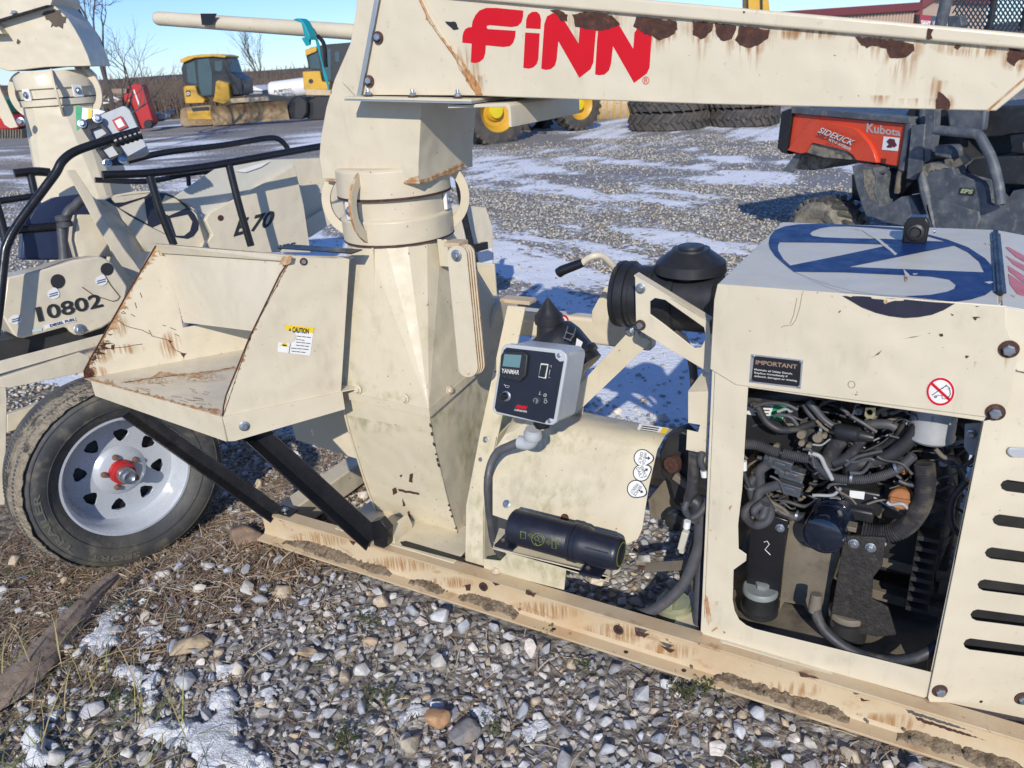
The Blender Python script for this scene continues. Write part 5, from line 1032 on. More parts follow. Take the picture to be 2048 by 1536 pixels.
# left lower rust, sill, bottom bead
fy=PY(YC)
for q in([(150,1035),(160,1050),(165,1080),(172,1120),(178,1160),(165,1182),(155,1160),(150,1110),(143,1070)],[(195,1070),(212,1068),(208,1090),(195,1088)],[(175,1210),(200,1193),(208,1196),(180,1218)],[(232,1208),(244,1216),(236,1222)],[(165,728),(182,732),(172,736)],[(198,765),(204,768),(198,785)],[(258,625),(275,615),(262,640)],[(1215,1395),(1232,1380),(1222,1412),(1215,1440)]): decal('rust_patch',fy,Z8(q),FY,rust_light,EC,.0006,jagged=.8)
q=Z8([(205,1270),(215,1262),(235,1265),(870,1455),(885,1468),(875,1480),(850,1480),(235,1292),(210,1285)]); MB().prism(pl(PY(YC-.012),q),(0,.014,0)).build('lower_bead',paint_clean,EC,.005,seg=3)
MB().box(((hx0+hx1)/2,1.80,.165),(hx1-hx0,.20,.012)).build('base_shelf',dusty,EC,.002)
# louvred corner panel: turns back from the frame edge
th=math.radians(24); pv=Vector((math.cos(th),math.sin(th),0)); pn=Vector((math.sin(th),-math.cos(th),0)); Pp=Vector((oY(1965,845,YC-.004).x,YC-.006,.5))
lf=PP(Pp,pn)
def lslot(x,y,dx=0): 
    yr=lambda X_:y+(X_-x)*.125
    return [(x+3,y-10),(x+12,y-13),(2120,yr(2120)-13),(2120,yr(2120)+9),(x+10,y+10),(x+1,y+5),(x-2,y-3)]
slots=[lslot(x,y) for x,y in((2003,973),(1987,1042),(1972,1108),(1957,1172),(1943,1232),(1929,1290))]
MB().prism([p-pn*.05 for p in pl(lf,[(1985,900),(2150,900),(2150,1360),(1895,1340)])],-pn*.01).build('louvre_shade_sheet',engdark,EC,0)  # near-black sheet added behind the slots to stand for their shade
lvr=plate('louvred_panel',lf,[(1968,843),(1990,838),(2006,826),(2040,692),(2150,760),(2150,1460),(1885,1418),(1862,1410),(1856,1396),(1912,1120)],-pn*.003,paint_clean,EC,.001,holes=slots)
for px,me in(((1879,1381),BR),((2044,1396),BR)): bolt(lf(*px),pn,lvr,me,1.25)
MB().lathe(lf(1962,1339+64),pn,[(0,.001),(.0006,.004)],12).build('small_hole',inkm,lvr)
MB().prism([p-pn*.0+pn*.002 for p in pl(lf,[(2016,892),(2060,894),(2060,912),(2020,912),(2012,905),(2012,898)])],pn*.006).build('wire_clip_bumper',greyp,lvr,.003)
# ================================================================ engine in the bay
EN=bpy.data.objects.new('engine',None); link(EN,SB,(-.15,2.0,.5))
def hose(pts,Y,r,rib=0,m=hosem,name='hose',Z=None):
    P=[]
    for p in pts:
        if len(p)==3: P.append(oY(p[0],p[1],p[2]))
        else: P.append(oY(p[0],p[1],Y))
    return MB().tube(P,r,14,rib=rib,ribd=.22,sub=10).build(name,m,EN)
def ebox(px0,px1,Y,dep,m=engm,name='casting',bev=.004):
    a=oY(*px0,Y); b_=oY(*px1,Y); return MB().box(((a.x+b_.x)/2,Y+dep/2,(a.z+b_.z)/2),(abs(b_.x-a.x),dep,abs(a.z-b_.z))).build(name,m,EN,bev)
def ecyl(px,Y,axis,r,l,m=engm,name='boss',n=24):
    c=oY(*px,Y); return MB().lathe(c,axis,[(0,r*.9),(l*.06,r),(l*.92,r),(l,r*.88)],n).build(name,m,EN,sharp=40)
# main masses
MB().box((-.16,2.20,.60),(.50,.22,.42)).build('cylinder_block',engm,EN,.01)
MB().box((-.16,2.16,.86),(.46,.20,.16)).build('cylinder_head',engdark,EN,.012)
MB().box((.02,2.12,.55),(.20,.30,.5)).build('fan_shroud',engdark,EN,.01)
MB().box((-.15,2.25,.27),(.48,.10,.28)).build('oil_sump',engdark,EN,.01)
MB().box((-.16,2.05,.155),(.56,.6,.01)).build('bay_floor',dusty,EN,.002)
rc=random.Random(5)
for k in range(95):   # clutter of castings, bosses and plugs on the block face
    x=rc.uniform(-.40,.06); z=rc.uniform(.42,.86); Y=rc.uniform(1.98,2.10); s=rc.uniform(.012,.05)
    m_=rc.choice([engm,engdark,engdark,dusty,plast,engm])
    if rc.random()<.5: MB().box((x,Y,z),(s*rc.uniform(.6,1.8),.06,s*rc.uniform(.5,1.3)),(Vector((math.cos(a:=rc.uniform(-.5,.5)),0,math.sin(a))),Vector((0,1,0)),Vector((-math.sin(a),0,math.cos(a))))).build('casting',m_,EN,.003)
    else: MB().lathe((x,Y,z),(rc.uniform(-.4,.4),-1,rc.uniform(-.2,.4)),[(0,s*.6),(.02,s*.6),(.022,s*.45),(.035,s*.45),(.037,s*.2)],14).build('boss',m_,EN,sharp=40)
for k in range(30):   # thin wires and pipes between them
    x=rc.uniform(-.40,.05); z=rc.uniform(.48,.86); Y=rc.uniform(1.88,2.02); P=[Vector((x,Y,z))]
    for j in range(4): P.append(P[-1]+Vector((rc.uniform(-.05,.07),rc.uniform(-.02,.02),rc.uniform(-.06,.05))))
    MB().tube(P,rc.uniform(.002,.006),8).build('wire',rc.choice([hosem,plast,loom,dusty]),EN)
Z7=lambda s: lin(s,.2588,1450,760)
# injector harness and hoses on top
hose([(1440,812),(1500,800),(1560,791),(1640,786),(1730,792)],1.86,.017)
hose([(1440,800),(1500,785),(1560,783),(1620,787)],1.90,.014)
hose(Z7([(200,190),(250,200),(290,280),(340,340),(430,385),(560,375),(700,330)]),1.84,.0095)
hose(Z7([(640,160),(700,230),(760,300),(830,350),(900,360)]),1.83,.009,m=loom); hose(Z7([(610,180),(650,250),(720,320),(800,345),(890,362)]),1.85,.008,m=loom)
hose(Z7([(110,495),(230,500),(350,540),(480,575),(600,600),(660,605)]),1.82,.0125,rib=.0045,m=loom)
hose(Z7([(660,605),(720,670),(800,735),(900,765),(1050,770),(1200,745),(1330,690),(1460,580)]),1.82,.0105,rib=.0045,m=loom)
hose(Z7([(1560,240),(1510,330),(1440,440),(1340,540),(1200,615),(1050,640),(980,680),(985,740)]),1.84,.0165)
hose(Z7([(1400,300),(1360,420),(1270,510),(1130,570),(1010,580)]),1.88,.014)
hose(Z7([(760,690),(800,610),(860,500),(920,430),(960,400)]),1.85,.020,m=hosem); hose(Z7([(840,640),(920,610),(1000,540),(1070,440)]),1.84,.013)
hose(Z7([(780,700),(880,660),(960,600),(1020,500)]),1.87,.010)
hose(Z7([(1080,350),(1180,340),(1270,345),(1320,370)]),1.84,.012,m=loom)
hose(Z7([(1540,640),(1550,760),(1540,880),(1500,1000),(1430,1100),(1330,1170),(1200,1190),(1060,1160)]),1.82,.021,rib=.0065,m=hosem)
hose(Z7([(1600,480),(1640,620),(1660,800),(1640,1000),(1600,1150)]),1.95,.040); hose([(1880,1060),(1855,1130),(1870,1180),(1960,1170)],1.98,.030)
hose([(1935,960),(1905,1000),(1905,1050),(1940,1085)],1.80,.008)
hose(Z7([(330,650),(270,700),(270,790),(280,860)]),1.80,.012,m=loom,rib=.004); hose(Z7([(240,740),(200,800),(210,900),(240,960)]),1.80,.010,m=loom,rib=.004)
hose(Z7([(420,810),(340,830),(270,860),(240,940),(170,1000),(160,1060),(230,1120),(320,1090),(350,1010),(320,950),(290,900)]),1.79,.0115,m=loom,rib=.0045)
hose(Z7([(290,950),(230,1000),(240,1040),(290,1050),(320,960)]),1.77,.010,m=loom,rib=.0045)
hose(Z7([(340,940),(420,1010),(500,1050),(620,1060)]),1.84,.0125,m=hosem)
hose(Z7([(140,700),(160,760),(190,830)]),1.78,.006); MB().tube([oY(1488,922,1.775),oY(1488,940,1.775)],.0075,12,smooth=False).build('white_marker',white,EN)
for q,a in(((430,640),.25),((520,720),.25),((500,830),.2)):
    c=oY(*Z7([q])[0],1.83); ax_=(Vector((math.cos(a),0,-math.sin(a)*.6)).normalized(),Vector((0,1,0)),Vector((math.sin(a)*.6,0,math.cos(a))).normalized())
    MB().box(c,(.060,.030,.030),ax_).box(c-ax_[0]*.032,(.02,.024,.022),ax_).box(c+Vector((0,-.017,.004)),(.03,.006,.012),ax_).build('wire_connector',mat('connector_blue_grey',(.05,.06,.075),.45,var=.3,layers=[((.2,.17,.12),(60,60,60),.5,.7,.6)]) if q[0]==430 else bpy.data.materials['connector_blue_grey'],EN,.002)
c=oY(*Z7([(960,400)])[0],1.80); MB().lathe(c-Vector((.03,0,0)),(1,-.1,-.03),[(0,.014),(.01,.018),(.05,.018),(.055,.012),(.075,.0115),(.085,.008)],18).build('sensor_plug',plast,EN)
# label panel and black cover
ebox((1455,785),(1590,905),1.90,.05,plast,'black_cover',.004)
pf_=PY(1.90); decal('emission_label',pf_,[(1486,802),(1578,802),(1564,842),(1486,826)],FY,white,EN,.002); decal('green_band',pf_,[(1550,803),(1577,803),(1563,842),(1540,836)],FY,greenp,EN,.003)
for k in range(5): decal('print_line',pf_,[(1508,806+k*6),(1544-k*2,806+k*6.5),(1544-k*2,808+k*6.5),(1508,808+k*6)],FY,inkm,EN,.003)
for q,r in(((597,408),.011),((600,472),.008),((655,495),.007),((722,432),.012),((738,398),.006),((775,415),.007),((405,500),.008)): ecyl(Z7([q])[0],1.84,(0,-1,.1),r,.02,dusty,'dusty_bolt',12)
ecyl(Z7([(660,450)])[0],1.88,(0,-1,0),.035,.02,engdark,'pump_flange')
# gold lifting eye
gb=oY(1740,822,1.80); MB().prism(pl(PY(1.80),Z7([(1085,215),(1165,215),(1160,280),(1140,300),(1095,298),(1078,275)])),(0,.006,0),holes=[pl(PY(1.80),lin(circ((1118,252),24,14),.2588,1450,760))]).build('lifting_eye',mat('gold_zinc',(.55,.50,.28),.3,metal=.7),EN,.001)
# fuel filter, oil filters, cap, pump
f0=oY(1872,805,1.86); MB().lathe(f0+Vector((0,0,.06)),(0,0,-1),[(0,.048),(.135,.049),(.14,.052),(.145,.052),(.152,.045),(.155,.001)],40).build('fuel_filter',fgrey,EN,sharp=40)
text('(12',PY(1.812),((1862,846),(1868,846),(1868,832),(1862,832)),FY,inkm,EN)
oa=oY(1652,1060,1.80); oax=(Vector((-.10,-1,.02))).normalized()
MB().lathe(oa-oax*.055,oax,[(-.03,.055),(-.001,.055),(0,.050),(.01,.054),(.02,.054),(.022,.052),(.075,.052),(.088,.048),(.094,.038),(.096,.001)],44).build('oil_filter',mat('filter_black',(.006,.010,.022),.12,coat=.6),EN,sharp=40)
oc=oY(1801,996,1.84); MB().lathe(oc,(.0,-1,.25),[(-.03,.026),(0,.027),(.012,.026),(.016,.022)],24).build('oil_filler_cap',brasscap,EN); MB().box(oc+Vector((0,-.018,.005)),(.045,.008,.007)).build('cap_grip',brasscap,EN,.002)
ebox((1670,972),(1760,1035),1.88,.10,plast,'injection_pump',.006); ecyl((1680,1000),1.90,(-1,-.2,0),.032,.03,plast,'pump_nose'); ebox((1752,965),(1850,1052),1.93,.1,engm,'gear_case',.008); ebox((1690,1015),(1745,1050),1.86,.05,plast,'pump_lever',.006)
decal('pump_label',PY(1.876),[(1700,980),(1730,983),(1728,998),(1699,994)],FY,white,EN,.002)
ebox((1690,1052),(1712,1066),1.80,.03,dusty,'hose_clamp',.002)
# mounts, side plates, channel
MB().prism(pl(PY(1.80),Z8([(360,720),(395,640),(540,690),(490,1110),(470,1115),(420,1100),(340,1080),(345,900)])),(0,.01,0)).build('engine_foot_plate',black,EN,.002)
MB().prism(pl(PY(1.86),Z8([(545,690),(560,690),(780,740),(785,860),(740,1000),(720,1180),(640,1140),(610,1090),(520,1075),(495,1120),(520,860)])),(0,.01,0)).build('engine_channel',dusty,EN,.002)
MB().prism(pl(PY(1.79),Z8([(805,760),(1000,770),(985,900),(940,960),(935,1060),(1010,1100),(1050,1230),(960,1238),(740,1190),(735,1170)])),(0,.01,0)).build('engine_foot_plate',greasy,EN,.002)
stroke(lambda x,y:oY(x,y,1.798),Z8([(425,790),(440,785),(450,800),(430,825),(455,850)]),.0012,white,EN,'chalk_mark')
def mount(px,z,r,m1): 
    c=oZ(*px,z); r*=1.15; o=MB().lathe(c+Vector((0,0,-.075)),(0,0,1),[(0,r*1.1),(.012,r*1.1),(.014,r*.95),(.05,r*.9),(.055,r*.98),(.066,r*.98)],36).build('rubber_mount',[engdark],EN,sharp=40); MB().lathe(c+Vector((0,0,-.012)),(0,0,1),[(0,r*1.02),(.012,r*1.02),(.016,r*.95),(.017,.0)],36).build('mount_washer',[m1],EN,sharp=40); MB().lathe(c+Vector((.004,0,.005)),(0,0,1),[(0,r*.4),(.012,r*.4),(.014,r*.25)],6).build('mount_bolt',m1,EN)
mount((1521,1176),.275,.040,mat('grey_washer',(.22,.24,.23),.5,var=.2)); mount((1696,1222),.255,.041,dusty)
for px in((1707,1087),(1741,1095)): bolt(oY(*px,1.788),FY,EN,BZ,1.0)
bolt(oY(1560,1056,1.80),FY,EN,BZ,.9)
MB().lathe(oY(1633,1188,1.74),(0,-.15,-1),[(0,.014),(.03,.016),(.05,.015)],16).build('hose_ferrule',dusty,EN)
hose([(1633,1195,1.74),(1632,1225,1.73),(1650,1262,1.72),(1700,1300,1.715),(1765,1320,1.712),(1830,1315,1.715),(1880,1290,1.74)],1.72,.0135)
MB().prism(pl(PY(1.775),[(1930,848),(1962,846),(1968,860),(1955,912),(1938,910),(1928,895)]),(0,.004,0)).build('radiator_bracket',fgrey,EN,.002); bolt(oY(1942,868,1.772),FY,EN,BZ,.8)
for k in range(8): MB().box((.06,1.86,.30+k*.03),(.05,.05,.012)).build('shroud_grille',engdark,EN,.001)
ebox((1880,1160),(1930,1200),1.95,.04,dusty,'frame_strip',.002); MB().beam((-.1,2.0,.33),(.15,1.98,.33),.05,.03).beam((-.1,2.0,.22),(.15,1.98,.22),.05,.03).build('frame_strip',dusty,EN,.002)
# clutter between guard and engine cover: clutch, harness, bowl
cl=MB().prism(pl(PY(1.92),[(1318,905),(1335,872),(1365,862),(1385,880),(1392,960),(1380,1020),(1350,1010),(1338,965),(1322,948)]),(0,.06,0)).build('clutch_arm',engdark,EN,.006)
ecyl((1352,925),1.90,(-.3,-1,.1),.024,.03,rust,'rusty_knuckle'); MB().box(oY(1368,965,1.90),(.07,.02,.022),(Vector((.86,0,-.5)),Vector((0,1,0)),Vector((.5,0,.86)))).build('clutch_link',dusty,EN,.004)
ecyl((1355,1035),1.93,(0,-1,0),.03,.03,plast,'black_cap'); decal('blue_warning',PY(1.95),[(1340,888),(1368,862),(1376,870),(1372,885)],FY,mat('blue_print2',(.03,.06,.25),.4),EN,.001)
MB().prism(pl(PY(2.05),[(1296,1000),(1345,940),(1380,1010),(1380,1050),(1300,1035)]),(0,.01,0)).build('rear_plate',dusty,EN,.002)
hose([(1405,905),(1402,925),(1418,960),(1419,990),(1405,1020),(1385,1035),(1370,1020),(1375,1000)],1.72,.0085,rib=.004,m=loom)
hose([(1390,905),(1388,940),(1385,975),(1378,1000)],1.74,.016,m=hosem); hose([(1385,1000),(1395,1010),(1392,1040)],1.74,.02)
hose([(1402,1020),(1400,1060),(1398,1090),(1385,1130),(1365,1170),(1330,1205),(1295,1225),(1265,1228)],1.74,.0145,rib=.0045,m=loom)
hose([(1408,1030),(1404,1100),(1398,1180),(1395,1260)],1.76,.012,rib=.004,m=loom); hose([(1396,1050),(1380,1110),(1385,1180)],1.78,.007)
for a,b_ in(((1408,941),(1410,953)),((1375,1042),(1373,1055))): MB().tube([oY(*a,1.715),oY(*b_,1.715)],.0095,12,smooth=False).build('white_marker',white,EN)
MB().beam(oY(1372,1062,1.70),oY(1362,1098,1.70),.02,.018).box(oY(1364,1100,1.70),(.014,.018,.014)).build('plug_connector',mat('ivory_plug',(.5,.46,.36),.6),EN,.003)
bw=oY(1348,1210,1.80); MB().lathe(Vector((bw.x,1.80,.02)),(0,0,1),[(0,.035),(.004,.052),(.02,.054),(.022,.057),(.045,.057),(.047,.054),(.12,.052),(.122,.048),(.135,.046),(.137,.001)],40).build('clutch_bowl',pale,EN,sharp=40)
MB().box(Vector((bw.x-.01,1.78,.165)),(.04,.06,.03)).box(Vector((bw.x-.055,1.76,.13)),(.04,.016,.014)).box(Vector((bw.x-.06,1.755,.10)),(.05,.012,.012)).build('bowl_clamp',pale,EN,.003)
MB().beam(oY(1290,1135,1.80),oY(1376,1130,1.80),.03,.006,up=Vector((0,-.5,1))).build('clamp_strap',dusty,EN,.001); ecyl((1290,1137),1.80,(-1,0,0),.006,.02,rust,'rusty_stud')

for x,y,w_,h in((1440,640,40,160),(1700,720,240,80),(1950,640,120,60)): halo(PY(HY),x,y,w_,h,FY,hood,.0004,soot,'dirt_film')
for x,y,w_,h in((1440,1230,60,90),(1660,1320,200,30),(1430,1000,40,200)): halo(PY(YC),x,y,w_,h,FY,EC,.0004,soot,'dirt_film')
rc=random.Random(77)
for k in range(95):   # front layer of thin harness wires with clips, fittings and banjo bolts
    x=rc.uniform(1495,1930); y=rc.uniform(800,1010); Y=rc.uniform(1.80,1.92); L_=rc.uniform(30,90); a=rc.uniform(-.6,.9)
    hose([(x,y),(x+L_*.3*math.cos(a)+rc.uniform(-9,9),y+L_*.3*math.sin(a)+rc.uniform(-9,9)),(x+L_*.7*math.cos(a),y+L_*.7*math.sin(a)+rc.uniform(-12,12)),(x+L_*math.cos(a),y+L_*math.sin(a))],Y,rc.uniform(.0016,.0055),m=rc.choice([hosem,loom,loom,dusty,loom,fgrey]),name='wire')
for k in range(40):
    x=rc.uniform(1495,1900); y=rc.uniform(805,1120); ecyl((x,y),rc.uniform(1.86,1.95),(rc.uniform(-.5,.5),-1,rc.uniform(-.2,.5)),rc.uniform(.004,.010),rc.uniform(.01,.02),rc.choice([zinc,dusty,dusty,fgrey,brasscap,dusty]),'fitting',10)
for (x,y,Y,ax_) in ((1620,912,1.82,(1,0,-.2)),(1700,955,1.82,(1,0,0)),(1790,935,1.82,(1,0,.5)),(1560,905,1.82,(1,0,-.2)),(1835,1030,1.82,(.4,0,1)),(1850,950,1.82,(0,0,1)),(1500,975,1.79,(0,0,1)),(1590,1030,1.84,(1,0,-.2)),(1640,860,1.84,(1,0,.1))):
    MB().lathe(oY(x,y,Y),ax_,[(0,.0145),(.006,.0145)],16,cap=True).build('clamp_band',rc.choice([zinc,black,zinc]),EN)
MB().box((.37,2.20,.56),(.44,.36,.84)).build('radiator_housing',paint_clean,EC,.01)
# ================================================================ second blower on its trailer (left)
S2=thing('straw_blower',(-3.7,2.4,0),'cream straw blower numbered 10802 with black guard rails, on a trailer at the left','machine','cream straw blowers in the yard')
n2=Vector((.93,-.33,.12)).normalized(); e2=Vector((.33,.93,0)).normalized(); P2=Vector((-3.4,1.7,.8))
def G(k): return PP(P2+n2*k,n2)          # planes parallel to its long side, k metres nearer
def gp(name,k,pts,dep,m,par=S2,bev=.002,**kw): return MB().prism(pl(G(k),pts),-n2*dep,**kw).build(name,m,par,bev)
Z5=lambda s: lin(s,.2735,0,0); Z4=lambda s: lin(s,.2344,0,340)
# tower
tw=PP((-4.25,2.5,1),(.55,-.80,0)); tn=Vector((.55,-.80,0)).normalized()
tc=oP(88,180,(-4.25,2.5,1),tn)-tn*.17
def tx(y): return oP(118,y,(-4.25,2.5,1),tn).z
r2=.190
col2=MB().lathe((tc.x,tc.y,0),(0,0,1),[(tx(212),r2-.01),(tx(210),r2+.010),(tx(196),r2+.010),(tx(195),r2),(tx(176),r2),(tx(175),r2+.012),(tx(152),r2+.010),(tx(140),r2-.01)],48).build('swivel_collar',paint_clean,S2,sharp=35)
MB().lathe((tc.x,tc.y,0),(0,0,1),[(tx(196)-.003,r2+.011),(tx(196)+.003,r2+.011)],40,cap=False).build('gap_line',inkm,col2)
ang0=math.atan2(tn.y,tn.x)
for a,pz in((-.45,186),(.85,184)):
    d=Vector((math.cos(ang0+a),math.sin(ang0+a),0)); t=Vector((-d.y,d.x,0)); c=Vector((tc.x,tc.y,tx(pz)))+d*(r2+.006); MB().box(c,(.012,.05,.06),(d,t,UPZ)).build('wear_pad',white,col2,.002); bolt(c+d*.007,d,col2,BZ,1.3)
ctr_old=ctr
for a in(.35,1.25,-1.6):
    d=Vector((math.cos(ang0+a),math.sin(ang0+a),0)); t=Vector((-d.y,d.x,0)); c=Vector((tc.x,tc.y,tx(186)))+d*(r2-.03)
    out=[c+d*math.cos(q)*.105+UPZ*math.sin(q)*.12 for q in [math.radians(-80+160*k/16) for k in range(17)]]; inn=[c+d*math.cos(q)*.07+UPZ*math.sin(q)*.08 for q in [math.radians(70-140*k/16) for k in range(17)]]
    MB().prism([p-t*.005 for p in out+inn],t*.01).build('retainer_hook',paint_clean,col2,.001)
# elbow and boom stub above
el2=Z5([(-260,420),(60,520),(170,510),(330,490),(668,482),(640,400),(590,290),(545,210),(500,140),(440,80),(385,30),(300,60),(-260,150)])
MB().prism(pl(tw,el2),-tn*.26).build('spout_elbow',paint_clean,S2,.003)
MB().prism([p+tn*.02 for p in pl(tw,Z5([(-260,165),(0,155),(385,40),(400,-10),(380,-60),(-260,-60)]))],-tn*.33).build('spout_boom',paint_clean,S2,.003)
MB().prism([p+tn*.05 for p in pl(tw,Z5([(-260,175),(0,165),(385,47),(380,40),(0,152),(-260,160)]))],-tn*.36).build('boom_flange',black,S2,.001)
MB().prism([p+tn*.06 for p in pl(tw,Z5([(-60,180),(10,175),(65,250),(-60,255)]))],-tn*.1).build('stop_bracket',paint_clean,S2,.001)
for q in((105,100),): bolt(oP(*Z5([q])[0],tw(0,0)+tn*.03,tn),UPZ,S2,BZ,1.4)
for q in [[(385,60),(440,85),(490,150),(460,200),(380,190),(330,120),(300,100)],[(120,290),(140,310),(150,335),(125,320)]]: decal('dark_grease',tw,Z5(q),tn,mat('grease',(.09,.07,.05),.7),S2,.003,jagged=4)
# tower duct: faceted
dct=Z5([(185,815),(230,812),(345,806),(440,804),(556,790),(640,920),(760,1240),(830,1420),(1000,1420),(1000,1560),(360,1536),(250,1400),(225,1200)])
top=[Vector((tc.x+r2*math.cos(ang0+a),tc.y+r2*math.sin(ang0+a),tx(212))) for a in [math.radians(-135+22.5*k) for k in range(16)]]
hw=.225; tt=Vector((-tn.y,tn.x,0)); zb2=tx(560)-.02; cb_=Vector((tc.x,tc.y,zb2))
bot=[cb_+(tn*i*hw)+(tt*j*hw*1.0) for i,j in((-1,-1),(1,-1),(1,1),(-1,1))]
bot=[bot[0]*0+cb_+Vector((math.cos(ang0+a),math.sin(ang0+a),0))*hw*1.35 for a in [math.radians(q) for q in(-135+0,-45,45,135)]]
vs=bot+top; fs=[]
for s in range(4):
    for k in(-2,-1,0,1): fs.append((s,4+(s*4+k)%16,4+(s*4+k+1)%16))
    fs.append((s,4+(s*4+2)%16,(s+1)%4))
MB().add(vs,fs).build('transition_duct',paint_clean,S2,.002,sharp=3)
MB().prism(bot,(0,0,-.55)).build('fan_casing',paint_clean,S2,.003)
for px in((88,417),(118,415)): bolt(tw(*px)+tn*.10,tn,S2,BP,1.2)
MB().prism([p+tn*.08 for p in pl(tw,Z5([(-40,440),(0,520),(175,900),(185,920),(130,930),(90,905),(-60,620)]))],-tn*.008).build('link_arm',paint_clean,S2,.001); bolt(oP(42,243,tw(0,0)+tn*.085,tn),tn,S2,BZ,1.6)
MB().tube([G(-.25)(*p) for p in Z4([(780,240),(690,262),(640,310),(590,350),(560,420),(530,480),(535,600),(545,720),(545,800)])],.022,12).build('cable_conduit',loom,S2)
MB().lathe(G(-.24)(*Z4([(548,445)])[0]),(0,0,1),[(-.02,.026),(-.02,.034),(.0,.034),(.0,.026),(.01,.026),(.01,.033),(.03,.033),(.03,.026)],20).build('hose_clamp',loom,S2)
# fuel tank
tk=Z4([(60,915),(180,890),(400,840),(620,770),(790,745),(850,735),(910,760),(960,800),(1080,980),(1090,1000),(1060,1150),(1010,1260),(870,1350),(690,1410),(640,1405),(600,1380),(580,1350),(545,1342),(200,1435),(150,1430),(110,1400),(15,1240),(20,1200)])
tank=gp('fuel_tank_guard',0,tk,.30,paint_clean,bev=.012)
for q,r in(((492,950),62),((912,846),55)): decal('fuel_hole',G(0),Z4(circ(q,r*1.0,24)),n2,inkm,tank,.002)
tq=lambda a,b_: tuple(Z4([(310+570*a,1300-135*a),(310+570*b_,1300-135*b_),(280+570*b_,1178-128*b_),(280+570*a,1178-128*a)])); text('1',G(0),tq(.03,.11),n2,inkm,tank,off=.005,bold=.03); text('0802',G(0),tq(.18,1),n2,inkm,tank,off=.005,bold=.02)
d=decal('fuel_label',G(0),Z4([(370,1325),(635,1255),(648,1290),(385,1358)]),n2,white,tank,.003); text('DIESEL FUEL',G(0),tuple(Z4([(425,1340),(640,1283),(634,1260),(420,1316)])),n2,mat('navy_ink',(.03,.04,.12),.5),d,off=.006,bold=.03)
decal('pale_label',G(0),Z4([(275,1362),(355,1345),(358,1370),(275,1385)]),n2,mat('pale_blue_label',(.45,.58,.60),.5),tank,.003)
for c,a in(((455,1058),-1.4),((862,945),-1.2),((135,1275),2.9)):
    pts=[]
    for k in range(24):
        t=2*math.pi*k/24; rr=52*(1+.35*max(0,math.cos(t))**8); pts.append((c[0]+rr*math.cos(t+a),c[1]+rr*math.sin(t+a)*.8))
    d=decal('service_sticker',G(0),Z4(pts),n2,white,tank,.003)
    for j in(-8,10): decal('print_line',G(0),Z4([(c[0]-36,c[1]+j+8),(c[0]+36,c[1]+j-12),(c[0]+36,c[1]+j-4),(c[0]-36,c[1]+j+16)]),n2,mat('blue_ink',(.05,.07,.2),.5) if j<0 and a==-1.4 else bpy.data.materials['blue_ink'],d,.005)
bolt(G(0)(*Z4([(680,1362)])[0])+n2*.002,n2,tank,BZ,1.9)
stroke(lambda x,y:G(0)(x,y)+n2*.003,Z4([(880,880),(940,980),(1020,1080),(1000,1110),(960,1120),(800,1070),(700,1000)]),.002,mat('brown_scratch',(.15,.10,.06),.7),tank,'scratch')
# trailer frame
gp('trailer_frame',.30,[(-60,795),(0,780),(180,742),(180,712),(160,705),(0,755),(-60,770)],.10,paint_clean,bev=.004)
gp('trailer_frame',.285,[(-60,770),(0,748),(200,690),(330,640),(200,670),(0,722),(-60,740)],.01,paint_clean)
fr2=MB().prism([G(.30)(-60,772),G(.30)(185,706),G(-.10)(230,660),G(-.10)(-60,735)],(0,0,-.03)).build('fender_top',paint_clean,S2,.003)
gp('frame_post',.31,[(-60,775),(12,775),(14,800),(10,1010),(-60,1010)],.05,paint_clean)
gp('dark_bay',-.05,[(-40,690),(200,640),(260,650),(190,705),(0,755),(-40,760)],.3,engdark)
gp('frame_tube',.0,[(14,830),(60,815),(120,790),(150,800),(60,850),(14,865)],.05,paint_clean)
# guard rails (black tube)
def rail_(pts,r=.0165,k=0): return MB().tube([G(p[2] if len(p)>2 else k)(p[0],p[1]) for p in pts],r,16,sub=8).build('guard_rail',black,S2)
rail_([(-20,720),(-5,640),(8,520),(14,490),(35,450),(90,375),(112,345),(125,322),(150,303),(200,285),(278,262)],.018,.10)
rail_([(205,350),(300,346),(400,335),(500,318),(600,300),(690,285)],.018,.0)
rail_([(300,352),(320,420),(348,490)],.018,0); rail_([(458,330),(478,410),(502,492)],.018,0)
rail_([(255,322),(330,305),(450,290),(530,277),(556,278),(572,292),(578,305)],.016,-.55); rail_([(190,360),(300,362),(420,343),(640,342)],.014,-.6); rail_([(376,345),(378,372)],.012,-.6)
rail_([(28,347),(70,343),(100,345)],.022,-.75); rail_([(60,345),(68,380),(75,410)],.018,-.75); rail_([(-20,405),(70,392)],.016,-.6); rail_([(-20,470),(30,460),(120,452)],.02,-.4); rail_([(-10,400),(8,465),(14,500)],.018,-.3)
MB().tube([G(.12)(*p) for p in [(228,286),(240,281),(280,268)]],.022,16,rib=.02,ribd=.2).build('rail_grip',black,S2)
gp('dark_belt_guard',-.40,[(42,520),(46,455),(70,415),(110,394),(160,388),(200,400),(215,520)],.10,mat('navy_paint',(.02,.03,.07),.35),bev=.01)
if 0: MB().lathe(G(-.6)(20,440)-Vector((0,0,.1)),(.2,-.2,1),[(0,.14),(.1,.17),(.16,.16),(.17,.1)],32).build('navy_bin',black,S2)
